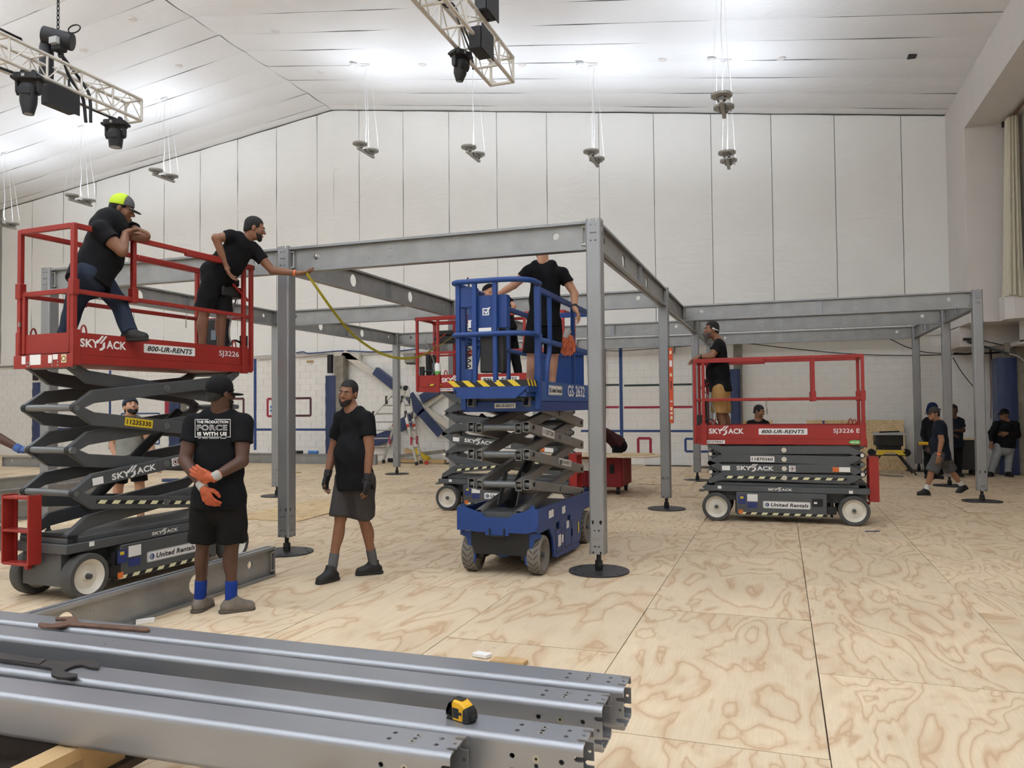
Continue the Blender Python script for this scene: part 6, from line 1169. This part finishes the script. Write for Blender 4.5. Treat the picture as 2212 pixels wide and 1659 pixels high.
# ladder
F1, F2, L1, L2 = gz(916, 1003), gz(934, 998), gz(812, 990), gz(826, 1001); ap = gY(869, 838, 12.75); t = thing('ladder', 'aluminium multi position ladder standing open by the rear wall', 'ladder', (ap[0], ap[1], 0)); o0 = np.array(t.location); sp = .22
for nm, (fa, fb) in (('front', (F1, F2)), ('back', (L1, L2))):
    ta = ap + np.array([-.06 if nm == 'back' else .02, -sp, 0]); tb = ap + np.array([-.02 if nm == 'back' else .06, sp, 0]); fa2, fb2 = (np.array([fa[0], ap[1] - sp * 1.4, 0.04]), np.array([fb[0], ap[1] + sp * 1.4, 0.04]))
    for p, q_ in ((ta, fa2), (tb, fb2)):
        MB().bar(p - o0, lerp(p, q_, .55) - o0, .05, .075, (1, 0, .2)).build('rail', mat('ladder_white', (214, 212, 206), .45, .2), t); MB().bar(lerp(p, q_, .4) - o0, q_ - o0, .04, .062, (1, 0, .2)).build('rail_extension', ALU, t); MB().bar(lerp(p, q_, .97) - o0, q_ - np.array([0, 0, .035]) - o0, .055, .08, (1, 0, .2)).build('foot', BLK, t)
        for k in (.16, .36, .7): c = lerp(p, q_, k) - o0; MB().box(c - [.028, .028, .12], c + [.028, .028, .12]).build('rail_sticker', BLKD if k != .7 else REDP, t)
        c = lerp(p, q_, .5) - o0; MB().ball(c + [0, -.03, 0], .05).build('lock_knob', mat('red_plastic', (196, 58, 48), .5), t)
    for k in np.linspace(.12, .9, 8): MB().cyl(lerp(ta, fa2, k) - o0, lerp(tb, fb2, k) - o0, .02, n=8).build('rung', ALU, t)
for s in (-1, 1): MB().cyl(ap + [0, s * sp - .03, .0] - o0, ap + [0, s * sp + .03, 0] - o0, .08, n=14).build('hinge', BLK, t)
MB().cyl(ap + [.75, 0, -ap[2] + .06] - o0, ap + [.75, .05, -ap[2] + .06] - o0, .055, n=14).build('transport_wheel', MATS['red_plastic'], t)
# lumber pile
for i, (a, b, zz, m, lb) in enumerate([((852, 990), (962, 985), .05, TIMB, 'long timber lying at the wall base under the ladder'), ((868, 985), (960, 975), .24, CONC, 'weathered plank across the top of the lumber pile'), ((876, 972), (925, 1000), .3, TIMB, 'pale timber leaning down off the lumber pile'), ((893, 970), (926, 992), .34, YEL, 'yellow painted board leaning on the lumber pile'), ((905, 998), (938, 997), .05, ALU, 'ribbed grey block at the ladder foot'), ((840, 997), (900, 996), .05, BLACKS, 'dark steel length flat on the floor by the ladder')]):
    p, q_ = gY(*a, 13.45 + .06 * (i % 3)), gY(*b, 13.3 + .06 * (i % 3)); p[2] = max(p[2], .06); q_[2] = max(q_[2], .06)
    if i in (0, 4, 5): p[2] = q_[2] = .06
    c = (p + q_) / 2; o = thing('timber_offcut', lb, 'timber', (c[0], c[1], 0), 0, 'lumber pile'); MB().bar(p - c * [1, 1, 0], q_ - c * [1, 1, 0], .14, .11).build('offcut_board', m, o, bevel=.006)
    if i == 4:
        for k in range(5): MB().box((-.25 + k * .1, -.08, .115), (-.2 + k * .1, .08, .125)).build('rib', ALU, o)
for i, (px, py, m, lb, w_) in enumerate([(677, 974, LBLUEP, 'light blue wrapped bundle lying on the rear beam', .3), (646, 979, BLACKS, 'dark clamp tool lying on the rear beam', .22), (628, 974, mat('paper', (232, 230, 226), .7), 'white roll lying on the rear beam', .5)]):
    q = gY(px, py, 12.5); o = thing('wrapped_bundle' if i != 1 else 'clamp_tool', lb, 'bundle' if i != 1 else 'tool', (q[0], 12.5, .294)); MB().prism(rrect(.11, .09, .03, 3), (-w_ / 2, 0, .046), (0, 1, 0), (0, 0, 1), w_).build('wrap', m, o, 40); MB().box((-w_ / 2 - .02, -.03, .02), (-w_ / 2, .03, .07)).build('wrap_end', BLACKS, o)
# leaning plywood, table saw, crate
for x0, x1, y0, lb in ((1742, 1953, 906, 'full plywood sheet leaning on the rear wall behind the table saw'), (1604, 1668, 904, 'plywood sheet at the rear wall behind the crouching man')):
    a = gY(x0, y0, 13.75); b = gY(x1, y0, 13.75); o = thing('leaning_plywood', lb, 'plywood', ((a[0] + b[0]) / 2, 13.6, 0), 0, 'leaning plywood'); w_ = (b[0] - a[0]) / 2; MB().prism([(-.08, 0), (-.062, 0), (.26, 1.22), (.242, 1.22)], (-w_, 0, .002), (0, 1, 0), (0, 0, 1), 2 * w_).build('ply_face', PLYD, o, 0)
    if x0 > 1700: MB().box((-.75, .16, 1.0), (-.7, .2, 1.215)).build('blue_tape', BLUEP, o)
c = gz(1921, 1024); t = thing('table_saw', 'black and grey table saw on a yellow folding stand', 'table saw', (c[0], 12.35, 0)); SG = mat('saw_table', (168, 166, 162), .4, .4)
MB().box((-.33, -.3, .93), (.33, .3, .965)).build('saw_table', SG, t, bevel=.01); MB().box((-.3, -.26, .66), (.28, .26, .93)).build('saw_body', BLK, t, bevel=.02); MB().box((-.2, -.265, .7), (.2, -.255, .86)).build('front_recess', mat('recess_dark', (46, 40, 30), .8), t); MB().box((-.36, -.34, .915), (.38, -.3, .95)).build('fence_rail', SG, t); MB().bar((-.2, -.2, .98), (.24, .1, .985), .04, .03).build('push_stick', BLK, t); MB().cyl((-.28, -.27, .74), (-.28, -.31, .74), .06, n=14).build('hand_wheel', BLK, t)
for s in (-1, 1): MB().prism([(s * .06, .56), (s * .22, .56), (s * .32, .46), (s * .16, .46)], (0, -.28, 0), (1, 0, 0), (0, 0, 1), .05).build('stand_bracket', YEL, t); MB().cyl((s * .37, -.1, .5), (s * .37, .0, .5), .085, n=16).build('stand_wheel', BLACKS, t)
MB().box((-.3, -.29, .53), (.3, -.24, .57)).build('stand_beam', YEL, t); MB().bar((-.38, -.26, .455), (.38, -.26, .455), .03, .03).build('stand_tube', BLK, t); MB().box((-.24, -.2, .57), (.24, .2, .66)).build('stand_mount', BLK, t)
for x, y, x2 in ((-.2, -.28, -.52), (.2, -.28, .52), (-.2, .2, -.52), (.2, .2, .52)): MB().bar((x, y, .46), (x2, y * 1.25, .01), .035, .035).build('stand_leg', BLK, t)
MB().tube(bez([(-.28, -.3, .66), (-.34, -.36, .3), (-.28, -.45, .05), (-.1, -.6, .012), (.2, -.7, .012)], 6), .008, 6).build('power_lead', CABL, t)
c = gz(2089, 1017); t = thing('flight_case', 'black case on casters with plywood on its lid, behind the far right posts', 'case', (5.55, 12.55, 0)); MB().box((-.42, -.3, .13), (.36, .3, .80)).build('case_shell', BLK, t, bevel=.012)
for x in (-.36, .3): MB().cyl((x, -.2, .045), (x, -.15, .045), .045, n=14).box((x - .03, -.2, .07), (x + .03, -.14, .13)).build('caster', BLACKS, t); MB().cyl((x, .15, .045), (x, .2, .045), .045, n=14).box((x - .03, .14, .07), (x + .03, .2, .13)).build('caster', BLACKS, t)
for x, z, w_, h_ in ((-.32, .70, .3, .03), (-.15, .5, .09, .05), (-.3, .3, .16, .09)): plate(mat('faded_label', (150, 150, 146), .7), t, (x, -.301, z), (1, 0, 0), (0, 0, 1), w_, h_)
o = tag(MB().box((-.5, -.34, 0), (.4, .32, .018)).build('plywood_offcut', PLYD, None), 'plywood offcut lying on the black case lid', 'plywood'); o.location = (5.55, 12.55, .802)
# red cart with plywood table, blue case
CR = mat('red_crate', (132, 28, 34), .5, var=.08); t = thing('rolling_bin', 'red ribbed rolling bin on casters under a plywood sheet', 'rolling bin', (-1.55, 7.05, 0)); MB().box((-.55, -.45, .14), (.5, .45, .70)).build('bin_shell', CR, t, bevel=.015)
for k in range(9): y = -.42 + k * .1; MB().box((.5, y - .02, .16), (.525, y + .02, .68)).build('rib', CR, t, bevel=.006)
for k in range(6): x = -.5 + k * .1; MB().box((x - .02, -.475, .16), (x + .02, -.45, .5)).build('rib', CR, t, bevel=.006)
MB().box((-.45, -.478, .44), (.1, -.47, .66)).build('paper_sheet', MATS['paper'], t); MB().box((.28, -.475, .4), (.36, -.45, .56)).build('bin_latch', BLACKS, t)
for x in (-.42, .42):
    for y in (-.38, .38): MB().cyl((x - .025, y, .065), (x + .025, y, .065), .065, n=16).box((x - .035, y - .03, .08), (x + .035, y + .03, .14)).build('caster', BLACKS, t)
o = tag(MB().prism([(-1.1, -.55), (.95, -.62), (1.28, -.1), (1.2, .5), (-1.1, .6)], (-1.55, 6.95, .703), (1, 0, 0), (0, 1, 0), .018).build('plywood_table_top', PLY, None, 0), 'plywood sheet laid flat over the red bin as a work table', 'plywood')
o = tag(MB().prism(circ(0, 0, .34, 36), (-.85, 7.1, .723), (1, 0, 0), (0, 1, 0), .012).build('plywood_disc', PLYD, None, 0), 'round plywood cutout lying on the plywood work table', 'plywood')
q = gY(1268, 1000, 6.7); t = thing('lighting_case', 'blue equipment case standing left of the red bin', 'case', (q[0] - .33, 6.95, 0)); MB().box((-.36, -.25, .0), (.33, .25, .69)).build('case_shell', mat('case_blue', (34, 56, 128), .5), t, bevel=.01); text('ALTMAN', GRYD, t, (.27, -.252, .58), (0, 0, -1), (1, 0, 0), .48, .055, bold=.02); MB().box((-.37, -.255, .33), (.335, .255, .345)).build('case_seam', BLACKS, t); MB().box((-.1, -.27, .3), (.05, -.25, .38)).build('case_latch', ALU, t)
# orange level on the post
q0, q1 = gY(1447, 752, 4.82), gY(1447, 914, 4.82); t = thing('spirit_level', 'long orange spirit level fixed upright to a steel post', 'level', (BW / 2 + .035, 4.80, q1[2])); H_ = q0[2] - q1[2]; LO = mat('level_orange', (206, 78, 40), .45)
MB().box((-.03, -.014, 0), (.03, .014, H_)).build('level_body', LO, t, bevel=.003)
for k in (.05, .17, .62, .92): MB().box((-.016, -.0165, H_ * k), (.016, .0165, H_ * k + .05)).build('vial', CREAM, t)
for k, hh in ((.12, .03), (.28, .02), (.75, .10)): MB().box((-.02, -.0162, H_ * k), (.02, -.014, H_ * k + hh)).build('level_label', WHT, t)
MB().box((-.008, -.0162, H_ * .45), (.008, -.014, H_ * .56)).build('level_mark', BLKD, t)
# yellow tape, wrenches, tape measure
TP = [(662, 590, 8.62), (690, 630, 8.75), (720, 672, 8.95), (752, 712, 9.25), (785, 741, 9.6), (825, 764, 10.0), (865, 774, 10.4), (905, 770, 10.8), (945, 749, 11.2), (975, 729, 11.55), (1010, 704, 11.95), (1052, 688, 12.2)]
Pp = bez([at(*p) for p in TP], 10); q = MB(); q2 = MB(); S_ = unit(np.cross(Pp[-1] - Pp[0], (0, 0, 1))); V = []
for i, p in enumerate(Pp): tw = .5 + .5 * math.sin(i * .09); w_ = .017; dv = unit(np.array([0, 0, 1]) * (1 - tw * .35) + S_ * tw * .5) * w_; V += [p - dv - S_ * .0008, p + dv - S_ * .0008, p - dv + S_ * .0008, p + dv + S_ * .0008]
n = len(Pp); F = []
for i in range(n - 1): a = i * 4; F += [(a, a + 1, a + 5, a + 4), (a + 2, a + 6, a + 7, a + 3), (a, a + 4, a + 6, a + 2), (a + 1, a + 3, a + 7, a + 5)]
q.add(V, F); o = tag(q.build('measuring_tape', mat('tape_yellow', (178, 164, 40), .5), None, 60), 'yellow measuring tape sagging between the reaching man and the rear red lift', 'measuring tape')
V = np.array(V).reshape(-1, 4, 3)
for i in range(2, n - 2, 1):
    for S2 in (-1, 1):
        k0, k1 = (0, 1) if S2 < 0 else (2, 3); a0, a1 = V[i][k0], V[i][k1]; b0, b1 = V[i + 1][k0], V[i + 1][k1]; m0, m1 = (lerp(a0, b0, .3), lerp(a0, b0, .45)); t_ = .5 if i % 3 else .9; off = S_ * .001 * S2
        q2.add([m0 + off, m1 + off, lerp(m1, lerp(a1, b1, .45), t_) + off, lerp(m0, lerp(a1, b1, .3), t_) + off], [(0, 1, 2, 3)])
q2.build('tape_marks', BLKD, o, 0, kind='stuff')
def flat_tool(name, label, cat, pts, z, th, m, extra=None):
    P = np.array([gz(x * .22841, 1280 + y * .22841, z)[:2] for x, y in pts]); c = P.mean(0); t = thing(name, label, cat, (c[0], c[1], z - th)); MB().prism([tuple(p - c) for p in P], (0, 0, .0006), (1, 0, 0), (0, 1, 0), th).build('tool_body', m, t, 30, bevel=.0015)
    if extra: P = np.array([gz(x * .22841, 1280 + y * .22841, z)[:2] for x, y in extra]); MB().prism([tuple(p - c) for p in P], (0, 0, th + .0006), (1, 0, 0), (0, 1, 0), .004).build('handle_grip', m, t, 30, bevel=.001)
flat_tool('open_wrench', 'rusty brown open ended wrench on the rear tube of the foreground stack', 'wrench', [(360, 290), (385, 283), (500, 295), (580, 276), (640, 262), (622, 248), (525, 248), (523, 232), (620, 227), (705, 224), (735, 240), (738, 268), (765, 280), (1390, 326), (1420, 338), (1415, 352), (1385, 358), (760, 308), (655, 303), (565, 322), (480, 326), (400, 322), (362, 308)], ZS + .011, .010, mat('rusty_steel', (98, 70, 54), .7, .2, var=.3, vscale=30))
flat_tool('spanner_wrench', 'blackened open wrench with wide jaw on the second tube from the front', 'wrench', [(-160, 548), (160, 588), (460, 634), (520, 640), (640, 655), (740, 635), (850, 629), (930, 650), (945, 680), (935, 710), (860, 704), (775, 680), (700, 690), (640, 718), (602, 740), (645, 755), (732, 768), (726, 793), (640, 803), (545, 798), (488, 775), (482, 745), (497, 715), (370, 690), (-160, 618)], ZS + .012, .011, mat('black_iron', (52, 47, 46), .6, .3, var=.2, vscale=30), [(-160, 552), (160, 592), (440, 638), (370, 684), (-160, 614)])
q = gz(997, 1554, ZS); t = thing('tape_measure', 'yellow and black tape measure standing on the foreground steel tube', 'tape measure', (q[0], q[1], ZS), -.32); s_ = 1.0; YT = mat('tape_case_yellow', (226, 172, 26), .45)
out = [(-.04, 0), (.034, 0), (.042, .008), (.042, .03), (.03, .05), (.012, .062), (-.016, .064), (-.036, .052), (-.046, .03), (-.046, .008)]
MB().prism(out, (0, .022, .0005), (1, 0, 0), (0, 0, 1), .044).build('tape_case', YT, t, 40, bevel=.006); ins = lambda k, cx_=0., cz=.03: [(cx_ + (x - cx_) * k, cz + (z - cz) * k) for x, z in out]
MB().prism([(x * 1.04, z * 1.02) for x, z in out if x < -.01] + [(-.022, .04), (-.022, .012), (-.018, 0)], (0, .024, .0004), (1, 0, 0), (0, 0, 1), .048).build('rubber_grip', BLK, t, 40, bevel=.003); MB().prism([(.022, 0), (.046, 0), (.05, .012), (.046, .032), (.032, .048), (.024, .04)], (0, .024, .0004), (1, 0, 0), (0, 0, 1), .048).build('rubber_nose', BLK, t, 40, bevel=.003)
MB().box((-.018, -.0245, .01), (.008, -.022, .042)).build('side_label', BLK, t, bevel=.001); MB().box((-.024, -.0235, .004), (.018, -.0225, .048)).build('label_frame', YT, t); MB().box((-.024, -.012, .063), (.012, .012, .068)).build('belt_clip', BLK, t, bevel=.002); MB().box((.044, -.012, .002), (.053, .012, .022)).build('tape_hook', BLK, t, bevel=.001); MB().box((.008, -.0248, .022), (.02, -.0225, .032)).build('lock_slider', BLK, t, bevel=.001)
# curtain and rail in the window recess
n, nz = 96, 26; V = []
for j in range(nz + 1):
    v = j / nz; z = 3.86 + 3.84 * v + .0; sc_ = 1.0 - .42 * v ** .7
    for i in range(n): a = 2 * PI * i / n; f = 1 + .16 * math.sin(13 * a + .6 * math.sin(3 * v)) + .05 * math.sin(5 * a + 2 * v); V.append((6.46 + .06 * v + .17 * sc_ * f * math.cos(a), 11.38 + .36 * sc_ * f * math.sin(a), z + .03 * math.sin(a * 2) * (1 - v)))
F = [(j * n + i, j * n + (i + 1) % n, (j + 1) * n + (i + 1) % n, (j + 1) * n + i) for j in range(nz) for i in range(n)] + [tuple(range(n - 1, -1, -1))]
t = thing('curtain', 'gathered cream curtain hanging in the high window recess at right', 'curtain', (6.46, 11.38, 3.86)); MB().add(np.array(V) - np.array([6.46, 11.38, 3.86]), F).build('curtain_cloth', mat('cream_curtain', (206, 200, 180), .85, var=.05), t, 60); MB().cyl((.06, -2.5, 3.86), (.06, .42, 3.86), .03, n=10).build('curtain_rail', mat('dark_wood', (92, 62, 46), .6), t); MB().box((-.02, .36, 3.80), (.12, .45, 3.92)).build('rail_bracket', BLACKS, t)
# right column, pads, brackets and cables
o = tag(MB().box((0, 0, 0), (.75, .5, 2.9)).build('concrete_column', CONC, None, bevel=.02), 'rough concrete column at the far right picture edge', 'column'); o.location = (6.82, 12.75, 0)
t = pad('tall blue pad wrapped round the far right column', 2161, 2197, 772, 1032, 12.62, .55)
t = thing('wall_bracket', 'black steel arm with a brace hung on the far right wall', 'bracket', tuple(gY(2098, 733, 12.9))); o0 = np.array(t.location); MB().bar(gY(2080, 733, 12.9) - o0, gY(2112, 733, 12.9) - o0, .16, .05).build('arm_plate', BLACKS, t); MB().bar(gY(2090, 738, 12.9) - o0, gY(2181, 765, 12.6) - o0, .05, .05).build('arm_brace', BLACKS, t); MB().box(gY(2176, 752, 12.65) - o0 - [.05, 0, .12], gY(2176, 752, 12.65) - o0 + [.05, .1, .12]).build('arm_mount', CONC, t)
def wire(label, pts, Y, r, m, name='wall_cable'): o = MB().tube(bez([gY(x, y, Y) for x, y in pts], 6), r, 6).build(name, m, None, 60); return tag(o, label, 'cable')
wire('thin cable sloping down the rear wall behind the low lift', [(1600, 740), (1720, 754), (1830, 764), (1950, 768), (2090, 765), (2112, 766)], 13.86, .012, CABL); wire('thin cable sagging from the beam towards the far right post', [(1920, 731), (1960, 750), (2000, 761), (2050, 764)], 13.84, .011, CABL); wire('thick black cable run behind the two far right posts', [(2060, 763), (2085, 765), (2100, 764), (2150, 762), (2175, 760)], 13.8, .022, CABL)
wire('looped cable hanging between the far right posts', [(2058, 772), (2075, 800), (2086, 815), (2098, 830), (2108, 842)], 13.86, .01, CABL); wire('pair of black cables hanging down the wall by the blue column pad', [(2138, 735), (2142, 780), (2144, 830), (2148, 870), (2146, 910), (2150, 960)], 13.84, .014, CABL); wire('grey and red cable hanging down the far right wall', [(2137, 738), (2139, 800), (2141, 850), (2140, 905)], 13.85, .01, mat('pinkish_cable', (150, 104, 92), .6)); wire('white cable drooping in front of the far right column', [(2180, 764), (2200, 770), (2214, 782), (2230, 800)], 12.5, .009, WIRE); wire('black cable drooping past the far right wall bracket', [(2112, 733), (2150, 742), (2180, 748), (2215, 752)], 12.8, .012, CABL)
wire('black cable hanging under the blue fabric hem at left', [(0, 793), (30, 791), (55, 782), (75, 775)], 13.85, .012, CABL); wire('thin brown cord along the rear wall at the pad left of the ladder', [(560, 778), (620, 775), (670, 769), (704, 765)], 13.85, .008, mat('brown_cord', (120, 92, 70), .7)); wire('thin cable across the rear wall above the green painted line', [(1300, 757), (1340, 758), (1400, 754), (1450, 750), (1500, 746)], 13.85, .01, CABL)
wire('grey conduit running down the rear wall left of the blue vertical line', [(1307, 752), (1308, 820), (1308, 905)], 13.93, .014, GREYP)
o = MB().tube(bez([gz(x, y, .012) for x, y in ((1895, 1014), (1925, 1010), (1955, 1014), (1990, 1016), (2030, 1013), (2065, 1014))], 8), .011, 6).build('floor_cable', mat('red_cable', (150, 60, 50), .6), None, 60); tag(o, 'red extension cable lying along the rear wall by the saw', 'cable')
t = thing('blue_hem_cord', 'blue cord hanging along the fabric hem over the ladder', 'cord', tuple(gY(800, 760, 13.88))); o0 = np.array(t.location); MB().tube(bez([gY(x, y, 13.88) - o0 for x, y in ((640, 762), (655, 760), (670, 763), (740, 758), (800, 760), (850, 759), (900, 754))], 6), .02, 6).build('cord_body', BLUEP, t, 60)
# small things on the floor and lifts
for px, py, w_, d_, h_, rz, m, nm, lb, cat in ((632, 1022, .5, .05, .03, .05, TIMB, 'timber_offcut', 'short brown stick on the floor right of the left posts', 'timber'), (1885, 1148, .2, .05, .003, .3, BLUEP, 'tape_scrap', 'scrap of blue tape on the floor by the low lift wheel', 'tape scrap'), (1042, 1418, .12, .07, .02, -.2, MATS['paper'], 'paper_scrap', 'white paper scrap behind the foreground tubes', 'paper'), (314, 1346, .14, .05, .03, .9, MATS['paper'], 'paper_scrap', 'white paper scrap at the foot of the loose floor beam', 'paper'), (1100, 1432, .24, .09, .02, .1, TIMB, 'timber_offcut', 'thin timber offcut behind the foreground tubes', 'timber'), (370, 1040, .35, .2, .06, .2, NAVY, 'tool_bag', 'dark blue bag on the floor behind the high red lift', 'bag')):
    q = gz(px, py); o = thing(nm, lb, cat, (q[0], q[1], 0), rz); MB().prism([(-w_ / 2, -d_ / 2), (w_ * .42, -d_ / 2), (w_ / 2, d_ * .2), (w_ * .4, d_ / 2), (-w_ * .45, d_ * .45)], (0, 0, .002), (1, 0, 0), (0, 1, 0), h_).build('scrap_body', m, o, 30)
def bottle(px, py, Y, z, lb):
    q = gY(px, py, Y); t = thing('spray_bottle', lb, 'bottle', (q[0], Y, z)); MB().lathe([(0, .0), (.045, 0), (.05, .03), (.05, .06)], (0, 0, 0), (0, 0, 1), 14).build('bottle_base', GRN, t, 40); MB().lathe([(.05, .06), (.05, .17), (.02, .22), (.018, .25), (0, .25)], (0, 0, 0), (0, 0, 1), 14).build('bottle_body', WHT, t, 40)
bottle(946, 800, 3.86, 2.175, 'white and green bottle standing on the rear red lift toe board'); 
q = gY(2001, 962, 8.3); t = thing('cordless_drill', 'yellow cordless drill held by the hooded man', 'drill', tuple(at(1998, 961, 16.72))); MB().cyl((-.12, 0, .03), (.06, 0, .03), .035, n=12).build('drill_body', YT, t); MB().box((.0, -.02, -.1), (.04, .02, .02)).build('drill_grip', BLK, t); MB().box((-.03, -.035, -.14), (.07, .035, -.1)).build('drill_battery', BLK, t)
# things worn: earphone band, gloves in a pocket
q = I9['hp']; 
for (P_, nm, m, r) in (([q(-.02, -.1, -.03), q(-.07, -.07, -.02), q(-.085, -.01, .0), q(-.082, .01, .01)], 'earphone', WIRE, .006),):
    o = MB().tube(bez([p - np.array(T9.location) for p in P_], 5), r, 6).build(nm, m, T9, 60); o = MB().ball(P_[-1] - np.array(T9.location), .013).build('ear_bud', WIRE, T9)
c = at(1228, 735, 8.38); t = thing('work_gloves', 'orange and grey work gloves hanging from the back pocket in the blue basket', 'gloves', tuple(c))
for k, dx in enumerate((-.03, .025)):
    F_ = Field(c + [-.2, -.2, -.25], c + [.2, .2, .15], .007)
    for a, b2, ra, rb in hand_prims(c + np.array([dx, 0, .02]), np.array([.1 * (k - .5), 0, -1.]), np.array([0, -1., 0]), 1 if k else -1, .25, 1., .003): F_.cone(a, b2, ra, rb, .006)
    F_.mesh('glove', ORG_GL, t)
MB().cyl((-.03, 0, .03), (.0, 0, .11), .035, .04, n=12).build('glove_cuff', CUFF, t)
